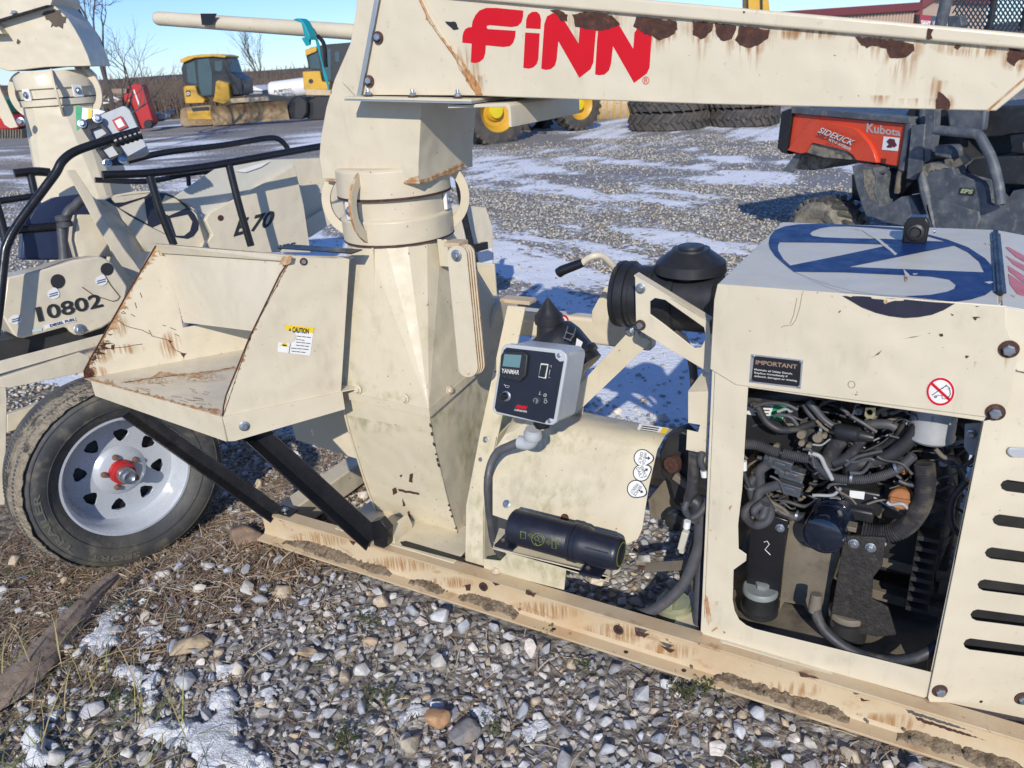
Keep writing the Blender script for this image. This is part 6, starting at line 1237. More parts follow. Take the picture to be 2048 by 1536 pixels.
# control box seen from behind
cbp=PP(G(-.05)(240,260),(.75,-.6,.25)); cn=Vector((.75,-.6,.25)).normalized()
q=Z5([(722,852),(740,835),(890,775),(920,775),(950,800),(1075,1070),(1078,1095),(1040,1120),(880,1160),(840,1130)])
cb2=MB().prism(pl(cbp,q),-cn*.10).build('control_box',greyp,S2,.008,seg=3)
MB().prism([p+cn*.03 for p in pl(cbp,Z5([(580,915),(650,880),(730,868),(945,1185),(900,1215),(785,1222)]))],-cn*.012,0,None,[[p+cn*.03 for p in pl(cbp,Z5([(670,960),(740,935),(785,985),(700,1035)]))],[p+cn*.03 for p in pl(cbp,Z5([(745,1095),(815,1060),(870,1140),(800,1165)]))]]).build('mount_bracket',black,cb2,.001)
MB().prism([p+cn*.012 for p in pl(cbp,Z5([(600,920),(720,880),(920,1180),(790,1210)]))],-cn*.008).build('box_edge',greyp,cb2,.002)
for p in((610,917),(722,882),(793,1203),(905,1175)): bolt(cbp(*Z5([p])[0])+cn*.034,cn,cb2,BZ,1.5)
d=decal('red_square_label',cbp,Z5([(820,882),(888,850),(935,930),(865,962)]),cn,redp,cb2,.010,th=.001); decal('label_centre',cbp,Z5([(840,890),(882,868),(915,922),(870,942)]),cn,white,d,.012)
decal('green_label',cbp,Z5([(552,775),(600,780),(590,900),(630,880),(660,870),(640,900),(560,960)]),cn,greenp,S2,.0); dl=decal('paper_label',cbp,Z5([(600,785),(720,800),(770,815),(720,840),(680,870),(590,890)]),cn,white,S2,-.002); decal('yellow_band',cbp,Z5([(645,795),(675,800),(672,870),(645,872)]),cn,yellow,dl,.002)
# curved belt cover with emblem, arch strip
cov=gp('belt_cover',-.28,Z4([(820,250),(900,250),(1000,210),(1150,180),(1300,175),(1420,190),(1560,255),(1650,340),(1730,420),(1800,560),(1820,660),(1250,700),(1200,640),(1050,440),(900,300)]),.35,paint_clean,bev=.01)
decal('dark_emblem',G(-.28),Z4([(900,255),(960,230),(1040,220),(1290,190),(1420,200),(1500,230),(1600,310),(1660,380),(1695,450),(1690,510),(1650,565),(1600,588),(1500,575),(1400,545),(1250,470),(1100,390),(1000,320)]),n2,dkblue,cov,.002,holes=[Z4([(945,245),(960,230),(1060,215),(1280,195),(1240,225),(1060,275),(980,280)]),Z4([(1010,320),(1100,285),(1230,240),(1260,460)]),Z4([(1300,490),(1380,455),(1430,540),(1400,540)]),Z4([(1410,212),(1500,245),(1590,325),(1440,390),(1340,340)]),Z4([(1450,410),(1600,380),(1640,440),(1620,520),(1570,560),(1500,560)])])
archp=G(-.16); mb=MB(); R=[]
for (a,b_) in zip(Z4([(560,0),(700,240),(800,430),(900,600),(1000,760),(1090,890),(1150,940)]),Z4([(640,0),(780,210),(860,380),(970,540),(1060,680),(1150,790),(1200,860)])): R.append([archp(*a),archp(*b_),archp(*b_)-n2*.01,archp(*a)-n2*.01])
mb.rings(R).build('cover_strap',paint_clean,S2,.002,sharp=50)
mb=MB(); R=[]
for (a,b_) in zip(Z4([(780,210),(860,380),(970,540),(1060,680),(1150,790)]),Z4([(830,240),(1000,340),(1120,470),(1200,600),(1250,700)])): R.append([archp(*a),archp(*b_)-n2*.10,archp(*b_)-n2*.11,archp(*a)-n2*.01])
mb.rings(R).build('cover_side',paint_clean,S2,.002,sharp=50)
gp('rear_duct',-.25,Z4([(660,380),(800,380),(900,560),(960,740),(860,740),(800,745),(690,775),(640,600)]),.25,paint_clean)
# engine hood with model number
hd=gp('engine_hood',-.22,[(410,440),(420,425),(590,332),(608,410),(622,505),(400,505),(425,470)],.55,paint_clean,bev=.004)
gp('hood_slope',-.25,[(350,393),(380,372),(455,322),(582,318),(590,332),(412,430)],.02,paint_skylit)
text('E 70',G(-.22),((466,474),(546,452),(549,420),(470,440)),n2,inkm,hd,off=.004,bold=.03,shear=.25); text('ver',G(-.22),((556,501),(590,494),(591,484),(558,490)),n2,inkm,hd,off=.004,bold=.03,shear=.2)
decal('rusty_bolt_hole',G(-.22),circ((441,436),6,16),n2,rust,hd,.002); decal('warning_sticker',G(-.245),[(468,342),(540,322),(522,334),(490,345)],n2,white,S2,.002)
# right end brackets seen either side of the near tower
gp('end_frame',-.55,[(582,318),(640,316),(690,330),(690,365),(600,372)],.05,paint); gp('end_frame',-.50,[(598,372),(690,362),(690,395),(612,440),(604,410)],.04,paint_clean); gp('end_frame',-.45,[(612,440),(690,392),(690,430),(620,475)],.04,paint_clean)
MB().box(oP(650,350,G(-.6)(0,0),n2),(.25,.02,.03),(e2,n2,UPZ)).build('end_bar',paint,S2,.003)
gp('end_box',-.35,[(925,410),(972,415),(985,455),(988,528),(930,525)],.3,paint_clean); gp('end_sticker',-.345,[(955,505),(985,495),(985,528),(958,525)],.002,white)
MB().tube([oP(912,335,G(-.2)(0,0),n2),oP(930,440,G(-.2)(0,0),n2),oP(950,525,G(-.2)(0,0),n2)],.022,14,smooth=False).build('guard_rail',black,S2)
MB().box(oP(958,494,G(-.2)(0,0),n2),(.12,.05,.05),(e2,n2,UPZ)).build('black_clamp',black,S2,.004)
# --- trailer wheel
wn=Vector((.95,-.27,.02)).normalized(); wc=C0=None
wc=(CAM+ray(240,940)*((oZ(210,1135,-.14)-CAM).dot(FWD)-.02)); wc=Vector((wc.x,wc.y,wc.z))
Rt=.352
def wprof(p): return p
wheel=MB().lathe(wc,wn,[(-.16,.19),(-.15,.205),(.055,.205),(.070,.214),(.078,.222),(.082,.222),(.082,.214),(.070,.205),(.05,.198),(.02,.190),(.0,.186),(-.002,.180)],72,cap=False).build('wheel_rim',silver,S2,sharp=50)
# disc with eight windows
MB().lathe(wc-wn*.05,wn,[(0,.001),(0,.155),(.02,.16),(.03,.12),(.03,.001)],32).build('brake_drum',engdark,wheel)  # drum disc added near-black to put shade behind the rim windows
wheel.scale=(1.10,)*3
u_w=wn.cross(UPZ).normalized(); v_w=u_w.cross(wn).normalized()
def wp(r,a,h): return wc+u_w*(r*math.cos(a))+v_w*(r*math.sin(a))+wn*h
def dh(r): return .012-.02*max(0,(r-.12)/.065)**2+ (0 if r>.075 else .012)
disc_out=[wp(.184,2*math.pi*k/64,0) for k in range(64)]; holes=[]
for k in range(8):
    a=2*math.pi*(k+.35)/8; q=[]
    for (dr,da) in((.108,.0),(.116,.10),(.140,.185),(.150,.165),(.155,.0),(.150,-.165),(.140,-.185),(.116,-.10)): q.append(wp(dr,a+da,0))
    holes.append(q)
MB().prism(disc_out,-wn*.006,0,None,holes).build('wheel_disc',silver,wheel,.0015)
MB().lathe(wc,wn,[(0.0005,.0),(.0005,.092),(.004,.088),(.012,.078),(.016,.072),(.016,.0)],48).build('hub_plate',silver,wheel,sharp=50)
MB().lathe(wc,wn,[(.016,.045),(.045,.042),(.050,.038),(.051,.028)],36).build('hub',redp,wheel,sharp=40); MB().lathe(wc,wn,[(.050,.030),(.075,.029),(.078,.026),(.095,.024),(.098,.018),(.094,.014),(.090,.001)],32).build('grease_cap',zinc,wheel,sharp=40)
for k in range(5):
    a=2*math.pi*(k+.15)/5; MB().lathe(wp(.060,a,.014),wn,[(0,.012),(.004,.011),(.012,.010),(.018,.007),(.019,.001)],8).build('lug_nut',mat('rusty_nut',(.22,.13,.09),.6,metal=.4) if k==0 else bpy.data.materials['rusty_nut'],wheel)
MB().tube([wp(.178,2.25,.02),wp(.168,2.2,.05)],.004,10,smooth=False).build('valve_stem',plast,wheel)
tyre=MB().lathe(wc,wn,[(.078,.222),(.086,.232),(.098,.250),(.108,.275),(.110,.300),(.100,.325),(.088,.338),(.070,.348),(.03,.352),(-.05,.352),(-.09,.347),(-.118,.33),(-.13,.30),(-.125,.26),(-.11,.235),(-.10,.222)],96,closed=False,cap=False).build('tyre',rubber,wheel,sharp=60)
# sidewall lettering rings
for rr,hh in((.316,.1065),(.262,.106)): MB().lathe(wc,wn,[(hh-.003,rr-.0015),(hh+.0005,rr-.001),(hh+.0005,rr+.001),(hh-.003,rr+.0015)],96,cap=False).build('sidewall_ring',rubber,wheel)
def archtext(s,r0,r1,a0,a1):
    v,f=textmesh(s,.03); pts=[]
    for u,t in v: r=r0+(r1-r0)*t; a=a0+(a1-a0)*u; pts.append(wp(r,a,.1118-.05*abs(r-.297)))
    MB().add(pts,f).build('sidewall_lettering',mat('raised_rubber',(.13,.125,.10),.7) if 'raised_rubber' not in bpy.data.materials else bpy.data.materials['raised_rubber'],wheel,flip=False)
archtext('TRAILER',.285,.306,math.radians(-36),math.radians(14)); archtext('SPORT',.285,.306,math.radians(-82),math.radians(-48))
# mud lugs around the outer shoulder
mb=MB(); rr=random.Random(3)
for k in range(150):
    a=2*math.pi*k/150; dv=rr.uniform(.7,1.1)
    for (r0,h0,r1,h1,wd) in((.338,.089,.350,.066,.5),(.352,.045,.354,-.03,.55)):
        q=[wp(r0-.004,a-.012,h0),wp(r0-.004,a+.012*dv,h0),wp(r1,a+.016*dv,h1),wp(r1,a-.012,h1)]; c_=sum(q,Vector())/4; o_=(c_-wc-wn*(c_-wc).dot(wn)).normalized()*.006+wn*.002
        mb.add(q+[p+o_ for p in q],[(4,5,6,7),(0,1,5,4),(1,2,6,5),(2,3,7,6),(3,0,4,7)])
tb3=mb.build('tread_block',rubber,wheel,.0); tb3['kind']='stuff'
mb=MB(); R=[]; seg=120; 
for k in range(seg+1):
    a=math.radians(112- 200*k/seg); j=.008*vn(k*.35,3)+.010*vn(k*.9,5); e=min(1,min(k,seg-k)/8.)
    R.append([wp(.327+j*.8,a,.104),wp(.332+j*.6,a,.104+.003*e),wp(.338,a,.095+.004*e+.003*rr.random()),wp(.350,a,.075+.006*e),wp(.357+.002*rr.random(),a,.04),wp(.357,a,-.02),wp(.345,a,-.03)])
mb.rings(R,cap=False); md=mb.build('caked_mud',mud,wheel,sharp=70)
# ================================================================ utility vehicle
UV=thing('utility_vehicle',(-.5,7.3,0),'muddy utility vehicle with an orange cargo bed and black cage behind the engine cover','utility vehicle')
un=Vector((-.6,-.8,0)); ue=Vector((.8,-.6,0)); UP0=CAM+ray(1690,320)*6.0
def U(k): return PP(UP0+un*k,un)
Z3=lambda s: lin(s,.248,1540,200)
def up_(name,k,pts,dep,m,par=UV,bev=.004,**kw): return MB().prism(pl(U(k),Z3(pts)),-un*dep,**kw).build(name,m,par,bev)
bed=up_('cargo_bed',0,[(175,108),(1092,192),(1035,535),(860,505),(690,485),(650,440),(560,395),(340,345),(318,365),(290,425),(240,434),(135,405)],.03,orange)
up_('bed_fender',.03,[(135,405),(325,172),(345,162),(380,160),(640,215),(700,240),(750,290),(800,350),(835,420),(860,508),(690,485),(660,440),(600,405),(345,345),(320,362),(285,425),(240,434)],.06,orange,bed,.012)
up_('bed_shell',-.03,[(175,70),(1120,150),(1080,560),(860,530),(140,420)],1.35,plast,bed)
up_('top_rail',.03,[(172,55),(1130,140),(1125,192),(172,108)],.08,utvp,bed); up_('corner_post',.03,[(1092,192),(1140,190),(1075,575),(1030,560),(1038,530)],.06,utvp,bed); up_('tailgate',.03,[(95,95),(160,70),(175,108),(130,430),(155,440),(90,425),(58,385),(90,110)],1.3,black,bed)
up_('tie_hook',.05,[(130,20),(180,20),(182,52),(130,50)],.03,cat,bed)
up_('mud_guard_opening',.01,[(335,345),(600,400),(660,450),(690,485),(440,465),(290,425),(318,362)],.2,utvm,bed)
f3=U(.06)
text('SIDEKICK',f3,tuple(Z3([(386,265),(665,376),(694,336),(408,224)])),un,inkm,bed,off=.002,bold=.03,shear=.2)
text('SIDEKICK',f3,tuple(Z3([(390,260),(664,370),(693,326),(414,217)])),un,whiteink,bed,off=.006,bold=.012,shear=.2)
text('RTV-XG850',f3,tuple(Z3([(476,330),(650,408),(656,384),(482,310)])),un,whiteink,bed,off=.004,bold=.02)
text('Kubota',U(.0),tuple(Z3([(778,262),(1055,292),(1060,235),(785,180)])),un,mat('grey_letter',(.42,.36,.33),.5),bed,off=.004,bold=.03)
d=decal('dealer_sticker',U(0),Z3([(920,293),(1050,306),(1035,412),(905,400)]),un,white,bed,.004); decal('sticker_print',U(0),Z3([(940,330),(970,312),(1010,318),(1015,340),(1030,365),(1010,382),(985,370),(990,388),(950,388),(945,372),(965,360)]),un,mat('maroon_print',(.10,.02,.03),.5),d,.006,jagged=1)
d=decal('no_step_label',U(0),Z3([(900,470),(938,474),(934,510),(896,506)]),un,inkm,bed,.004); text('NO',U(0),tuple(Z3([(910,487),(928,489),(929,478),(911,476)])),un,orange,d,off=.006); text('STEP',U(0),tuple(Z3([(905,503),(928,505),(929,494),(906,492)])),un,orange,d,off=.006)
up_('mud_flap',-.02,[(205,432),(252,436),(180,588),(100,572)],.02,utvp); up_('underbed_mud',-.15,[(230,430),(540,465),(440,545),(330,570),(200,560),(215,500)],.4,utvm,bev=.02)
rr=random.Random(8)
up_('rear_fender',.10,[(660,532),(720,520),(830,548),(860,620),(845,740),(890,860),(960,840),(1060,780),(1130,775),(1180,860),(1210,920),(1250,1040),(1060,1010),(930,985),(770,925),(700,720)],.35,utvp,bev=.02)
decal('mud_smear',U(.10),Z3([(740,560),(820,560),(850,620),(835,740),(870,830),(800,800),(770,700)]),un,utvm,UV,.003,jagged=1.5)
up_('axle_mud',-.2,[(660,600),(720,640),(730,820),(660,800)],.3,plast); up_('dusty_can',-.1,[(920,640),(940,612),(980,605),(1010,620),(1018,660),(1010,710),(975,730),(930,715),(905,680)],.15,utvp,bev=.02)
MB().tube([U(0)(*p) for p in Z3([(1125,370),(1100,420),(1095,500),(1050,590),(1040,640),(1025,750)])],.022,12).build('filler_hose',dusty,UV); MB().tube([U(.05)(*p) for p in Z3([(780,560),(830,600),(810,650),(770,590),(820,540),(880,580),(920,580),(955,550)])],.010,10).build('bent_rod',utvp,UV)
up_('side_flap',.06,[(1140,205),(1250,195),(1235,400),(1230,520),(1165,645),(1098,635),(1120,420)],.03,utvp)
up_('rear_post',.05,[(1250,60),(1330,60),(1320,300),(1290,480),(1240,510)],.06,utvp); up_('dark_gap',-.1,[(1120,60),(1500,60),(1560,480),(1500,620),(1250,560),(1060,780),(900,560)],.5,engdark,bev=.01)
up_('side_body',.16,[(1225,530),(1290,505),(1420,520),(1470,540),(1490,600),(1700,660),(1735,700),(1750,830),(1800,850),(1880,848),(1960,730),(2150,720),(2150,1200),(1940,1130),(1840,1075),(1330,1060),(1280,900),(1215,680)],1.1,utvp,bev=.025)
up_('battery_door',.175,[(1280,790),(1310,790),(1680,900),(1690,960),(1650,1060),(1340,1050),(1310,900)],.03,utvp,bev=.012)
up_('door_sill',.19,[(1215,560),(1240,640),(1270,760),(1330,1060),(1290,1060),(1200,760),(1180,640)],.05,utvp,bev=.02)
decal('mud_smear',U(.16),Z3([(1225,535),(1290,510),(1420,525),(1460,545),(1300,570),(1245,640),(1280,780),(1240,740)]),un,utvm,UV,.006,jagged=1.5)
d=decal('badge',U(.16),Z3([(1535,705),(1658,718),(1650,772),(1528,757)]),un,inkm,UV,.006); text('EPS',U(.16),tuple(Z3([(1540,748),(1642,758),(1650,722),(1548,712)])),un,mat('pale_badge',(.36,.42,.22),.5),d,off=.009,bold=.05,shear=.2)
up_('seat_cushion',.05,[(1555,600),(1600,520),(1640,480),(1900,452),(2150,448),(2150,690),(1900,680),(1560,640)],1.0,seatm,bev=.04); up_('seat_back',-.15,[(1430,60),(2150,40),(2150,260),(1950,275),(1850,300),(1640,310),(1500,290)],.9,seatm,bev=.05)
up_('seat_back_panel',.0,[(1415,60),(1740,60),(1720,250),(1640,270),(1440,250)],.05,utvp,bev=.02); up_('buckle',.05,[(1960,330),(2010,315),(2060,345),(2060,440),(1920,430)],.2,plast,bev=.02)
up_('box_hinge',.12,[(1320,370),(1440,365),(1465,400),(1455,480),(1400,470),(1315,450)],.12,utvp,bev=.015); up_('latch_arm',.14,[(1400,480),(1440,475),(1480,560),(1600,490),(1560,440),(1470,500),(1440,560),(1415,560)],.04,dusty,bev=.006)
MB().tube([U(.22)(*p) for p in Z3([(1330,240),(1480,255),(1620,268),(1680,282),(1720,340),(1790,480),(1830,620),(1850,720),(1862,840)])],.030,14).build('grab_handle',utvp,UV)
tw_=U(-.02); tcn=oP(1655,476,UP0-un*.05,un)
tyu=MB().lathe(tcn,un,[(.12,.17),(.14,.2),(.15,.26),(.12,.31),(.0,.325),(-.12,.31),(-.15,.26),(-.14,.2),(-.12,.17)],48,cap=False); tyu.lathe(tcn,un,[(.05,.0),(.06,.12),(.12,.17)],32); tyo=tyu.build('wheel',utvm,UV,sharp=40)
mb=MB()
for k in range(26):
    a=2*math.pi*k/26
    for s in(-1,1):
        c=tcn+(ue*math.cos(a+s*.05)+UPZ*math.sin(a+s*.05))*.325+un*(s*.07); rd=(ue*math.cos(a)+UPZ*math.sin(a)); tg=(-ue*math.sin(a)+UPZ*math.cos(a)); mb.box(c,(.12,.035,.035),((un+tg*s*.5).normalized(),tg,rd))
mb.build('tread_lug',rubber,tyo)
for kx in(1.75,): 
    c2=tcn+ue*1.85; MB().lathe(c2,un,[(.12,.17),(.15,.26),(.12,.31),(-.12,.31),(-.15,.26),(-.12,.17)],32,cap=True).build('wheel',utvm,UV,sharp=40)
# cage and screen above
cg=PP(UP0-un*.1,un)
MB().tube([cg(1903,-60),cg(1893,0),cg(1880,55),cg(1850,215),cg(1846,300)],.038,16,smooth=False).build('cage_post',utvp,UV)
MB().prism(pl(PP(UP0,un),[(1895,32),(1920,32),(1924,50),(1918,58),(1894,56)]),-un*.06,).build('cage_clamp',utvp,UV,.006)
sp_=PP(UP0-un*.3,un); fr=[sp_(1912,-60),sp_(1905,70),sp_(2150,85),sp_(2150,-60)]
MB().tube([sp_(2000,-60),sp_(1978,60)],.020,8,smooth=False).tube([sp_(2070,-60),sp_(2046,60)],.02,8,smooth=False).build('screen_post',plast,UV)
mb=MB()
for k in range(-24,40):
    a=(1905+k*13,-60); 
    for s in(1,-1):
        p=sp_(1905+k*9.2,-60); q=sp_(1905+k*9.2+s*78,62)
        x_a=1905+k*9.2; x_b=x_a+s*78
        if min(x_a,x_b)>2140 or max(x_a,x_b)<1912: continue
        t0=0 if x_a>=1910 else (1910-x_a)/(x_b-x_a); t1=1 if x_b>=1906 else (1906-x_a)/(x_b-x_a)
        mb.tube([p.lerp(q,t0),p.lerp(q,t1)],.0055,4,smooth=False)
sc_=mb.build('wire_screen',mat('screen_teal_black',(.012,.03,.045),.4),UV); sc_['kind']='stuff'
# ================================================================ yard behind
Z1=lambda s: lin(s,.2588,170,60)
HN=-Vector((FWD.x,FWD.y,0)).normalized(); HR=Vector((-HN.y,HN.x,0))
if HR.dot(RIGHT)<0: HR=-HR
def fq(name,d,k,pts,dep,m,par,bev=.01,**kw):
    f=FD(d); return MB().prism([f(x,y,-k) for x,y in pts],-HN*dep,**kw).build(name,m,par,bev)
D1=thing('bulldozer',FD(35.5)(450,248),'yellow bulldozer with a muddy blade parked in front of the brush','bulldozer','yellow bulldozers at the far side')
d=34.5
fq('cab',d,0,Z1([(760,250),(850,215),(990,205),(1090,215),(1130,330),(1210,380),(1220,500),(1000,512),(880,522),(860,440),(790,425),(760,400),(742,300)]),1.6,cabdark,D1,.03)
fq('roof',d,.12,Z1([(735,228),(790,202),(900,187),(1040,186),(1092,200),(1082,216),(985,207),(845,217),(765,252),(735,252)]),1.8,cat,D1,.03)
for q in ([(782,262),(846,242),(866,420),(795,405)],[(872,228),(958,218),(982,330),(982,498),(900,510),(884,440),(872,320)],[(1002,242),(1058,236),(1064,300),(1040,322),(1006,312)]): fq('window',d,.02,Z1(q),.015,cabglass,D1,0)
fq('rear_panel',d,.25,Z1([(758,442),(780,432),(850,430),(872,500),(925,540),(920,562),(772,566)]),.6,cat,D1,.03); fq('hood_panel',d,.3,Z1([(1010,397),(1030,390),(1108,412),(1125,552),(1060,572),(988,548),(1000,502)]),.5,cat,D1,.03)
fq('engine',d,-.1,Z1([(1115,350),(1200,382),(1225,432),(1222,505),(1125,520)]),1.0,cabdark,D1,.03); fq('mirror',d,.3,Z1([(1105,235),(1125,228),(1130,260),(1110,275)]),.05,plast,D1,.005)
fq('emblem_plate',d,.265,Z1([(780,470),(812,466),(815,510),(785,515)]),.01,inkm,D1,0); fq('emblem_ring',d,.28,Z1(circ((797,491),13,14)),.005,white,D1,0); fq('emblem_dot',d,.29,Z1([(792,484),(803,488),(800,500),(790,495)]),.004,inkm,D1,0)
tr1=fq('track',d,.4,Z1([(735,620),(760,600),(960,580),(985,600),(985,735),(760,748),(730,720)]),.5,catm,D1,.05)
fq('track_guard',d,.42,Z1([(790,628),(975,622),(980,690),(795,692)]),.02,cat,tr1,.01); fq('track_gap',d,.42,Z1([(820,600),(955,592),(960,618),(835,632)]),.02,inkm,tr1,0)
for k in range(7): fq('track_shoe',d,.43,Z1([(848+k*17,702),(860+k*17,701),(862+k*17,722),(850+k*17,724)]),.03,catm,tr1,0)
fq('far_track',d,-1.2,Z1([(990,590),(1240,560),(1240,700),(1000,720)]),.5,catm,D1,.05)
bl=MB(); f=FD(d); R=[]
for t in range(9):
    u=t/8; bow=-.28*math.sin(math.pi*u)
    a=Z1([(972-10*math.sin(math.pi*u)+20*u,590+u*150)])[0]; b_=Z1([(1552+28*u,547+u*145)])[0]
    R.append([f(*a,-.9-bow),f(*b_,-1.9-bow),f(*b_,-1.83-bow),f(*a,-.83-bow)])
bl.rings(R); bl.build('blade',catm,D1,sharp=50)
fq('push_frame',d,1.0,Z1([(1110,532),(1405,514),(1422,546),(1110,566)]),.3,paint_rusty,D1,.02)
D2=thing('bulldozer',FD(35)(640,245),'second bulldozer with black tracks partly hidden behind the spout elbow','bulldozer','yellow bulldozers at the far side')
d=33.5
fq('cab',d,0,Z1([(1702,170),(1735,138),(1850,112),(2060,95),(2160,100),(2160,420),(1830,400),(1815,315),(1730,300)]),1.6,cabdark,D2,.03); fq('roof_light',d,.1,Z1([(1700,150),(1790,128),(1790,165),(1705,200)]),.3,cat,D2,.02)
for q in ([(1735,200),(1800,170),(1820,300),(1745,300)],[(1930,170),(1965,165),(1965,250),(1935,245)],[(1850,150),(1900,145),(1900,390),(1850,385)]): fq('window',d,.02,Z1(q),.015,cabglass,D2,0)
fq('body_panel',d,.2,Z1([(1680,322),(1815,317),(1832,400),(1890,402),(1880,462),(1692,462)]),.8,cat,D2,.03); fq('emblem_ring',d,.22,Z1(circ((1745,395),18,14)),.01,inkm,D2,0)
fq('side_frame',d,.2,Z1([(1702,455),(1900,462),(1900,505),(1705,502)]),1.2,paint_rusty,D2,.02)
for (x0_,x1_,k) in ((1560,1720,.5),(1700,1990,.2)):
    t_=fq('track',d,k,Z1([(x0_,600),(x0_+20,545),(x0_+60,515),(x1_-40,510),(x1_,550),(x1_,640),(x1_-30,690),(x0_+20,692),(x0_,660)]),.6,plast,D2,.08)
    for j in range(9): fq('track_shoe',d,k+.03,Z1([(x0_+8,560+j*14),(x0_+60,556+j*14),(x0_+60,562+j*14),(x0_+8,567+j*14)]),.05,black,t_,0)
# white tank and small shed
TK=thing('tank_trailer',FD(42)(590,205),'white horizontal tank on a dark frame between the two bulldozers','tank')
f=FD(42); a,b_=f(*Z1([(1428,478)])[0]),f(*Z1([(1720,440)])[0]); ax=(b_-a).normalized()
MB().lathe(a,ax,[(-.05,.001),(0,.3),(.06,.42),(.15,.46),(3.0,.46),(3.1,.3)],28).build('tank',white,TK,sharp=60)
fq('frame',41.5,0,Z1([(1235,500),(1420,495),(1560,515),(1700,500),(1700,560),(1240,545)]),1.5,cabdark,TK,.05)
text('PUMPING',FD(41.3),tuple(Z1([(1465,490),(1600,470),(1596,445),(1462,465)])),HN,inkm,TK,off=.05,bold=.02)
SH=thing('shed',FD(75)(510,200),'small grey shed with a snowy roof far behind the bulldozers','shed'); fq('wall',43,0,Z1([(1228,462),(1370,470),(1370,510),(1230,508)]),3,fgrey,SH,.02); fq('roof',43,.1,Z1([(1222,458),(1290,430),(1372,462),(1372,472),(1226,466)]),3.2,white,SH,.02)
# red implement and debris
RI=thing('farm_implement',FD(33)(280,250),'tilted red farm implement standing among debris on the left','farm implement'); 
fq('panel',33,0,Z1([(330,432),(398,416),(440,422),(470,520),(530,712),(520,738),(432,770),(410,705),(350,590),(270,512),(350,482)]),.5,redp,RI,.03); fq('stripe',33,.02,Z1([(372,462),(382,462),(426,585),(416,590)]),.01,white,RI,0); fq('wheel_part',33,.2,Z1(circ((485,728),34,14)),.3,plast,RI,.02); fq('reflector',33,.02,Z1([(335,538),(358,535),(362,560),(340,568)]),.01,cat,RI,0); fq('arm',33,-.1,Z1([(195,456),(320,452),(322,490),(200,492)]),.3,wood,RI,.02); fq('side_pole',33,.1,Z1([(330,560),(350,560),(430,760),(410,770)]),.2,plast,RI,.02)
DB=thing('debris_pile',FD(34)(330,235),'small pile of pale drums and scrap right of the red implement','scrap pile')
rr=random.Random(12)
for k in range(9): fq('drum',34,-k*.1,Z1(circ((rr.uniform(520,650),rr.uniform(630,690)),rr.uniform(14,26),12)),.5,rr.choice([white,fgrey,cat,dusty,white]),DB,.02)
for k in range(12): fq('plank',34.5,-k*.1,Z1([(x:=rr.uniform(110,250),y:=rr.uniform(490,600)),(x+rr.uniform(30,90),y-rr.uniform(-20,40)),(x+rr.uniform(30,90),y+10),(x,y+16)]),.2,rr.choice([wood,dusty,white,wood]),DB,.01)
LM=thing('red_harvester',FD(22)(20,270),'red machine with an amber light and green top at the left edge of the photo','farm machine')
fq('body',22,0,[(-60,222),(0,222),(30,238),(38,252),(36,258),(-60,262)],1.5,redp,LM,.03); fq('green_cover',22,-.1,[(-60,195),(-2,200),(12,215),(16,228),(-60,226)],1.2,mat('green_paint',(.02,.18,.04),.4),LM,.03); fq('amber_light',22,.05,[(0,229),(10,230),(8,238),(-2,237)],.05,mat('amber',(.8,.3,.02),.3),LM,.01)
for k in range(10): fq('slat',22,.1,[(-8+k*5.4,259),(-5+k*5.4,259),(-5+k*5.4,277),(-8+k*5.4,277)],.5,dusty,LM,.0)
# wheel loader
WLo=thing('wheel_loader',FD(19)(1060,270),'yellow wheel loader with large tractor tyres behind the boom','wheel loader')
def ltyre(px,py,d,R_,n,par,rim=True,w_=.5,nm='tyre'):
    f=FD(d); c=f(px,py); n=Vector(n).normalized(); u=n.cross(UPZ).normalized(); v=u.cross(n)
    o=MB().lathe(c,n,[(-w_/2,R_*.58),(-w_/2-.02,R_*.8),(-w_/2+.02,R_*.93),(0,R_*.95),(w_/2-.02,R_*.93),(w_/2+.02,R_*.8),(w_/2,R_*.58)],48,cap=False).build(nm,darktyre,par,sharp=60)
    mb=MB(); N_=22
    for k in range(N_):
        for s in(-1,1):
            a=2*math.pi*(k+(0 if s>0 else .5))/N_
            p0=c+(u*math.cos(a)+v*math.sin(a))*R_*.965; a1=a+s*0+.16; p1=c+(u*math.cos(a1)+v*math.sin(a1))*R_*.93+n*(s*w_/2)
            mb.beam(p0,p1,.075,.08,up=(p0-c))
    mb.build('tread_lug',darktyre,par)
    if rim:
        MB().lathe(c,n,[(-w_*.2,.02),(-w_*.2,R_*.35),(w_*.30,R_*.56),(w_*.42,R_*.60),(w_*.44,R_*.57),(w_*.30,R_*.45),(w_*.12,R_*.40),(w_*.08,R_*.30),(w_*.22,R_*.26),(w_*.24,.01)],36).build('rim',cat,par,sharp=35)
        MB().lathe(c+n*w_*.26,n,[(0,R_*.22),(.05,R_*.2),(.06,.01)],20).build('hub',mat('bright_yellow',(.72,.55,.02),.4) if 'bright_yellow' not in bpy.data.materials else bpy.data.materials['bright_yellow'],par)
    return o
nl=(HN*.86+HR*.5)
ltyre(985,221,18.3,.80,nl,WLo,True,.55); ltyre(1152,209,20.2,.62,nl,WLo,True,.45); ltyre(1065,232,21.5,.55,nl,WLo,False,.45)
fq('chassis',19.5,0,[(1050,120),(1112,120),(1112,222),(1080,226),(1050,215)],1.2,cabdark,WLo,.03); fq('step',19.2,.1,[(1045,120),(1062,120),(1066,236),(1056,236),(1048,215)],.15,paint_rusty,WLo,.01); fq('step_rail',19.2,.1,[(1066,222),(1086,220),(1086,236),(1080,238),(1080,228),(1066,230)],.1,paint_rusty,WLo,.01)
fq('body',20,0,[(930,40),(1190,40),(1190,110),(930,110)],1.8,cat,WLo,.05)
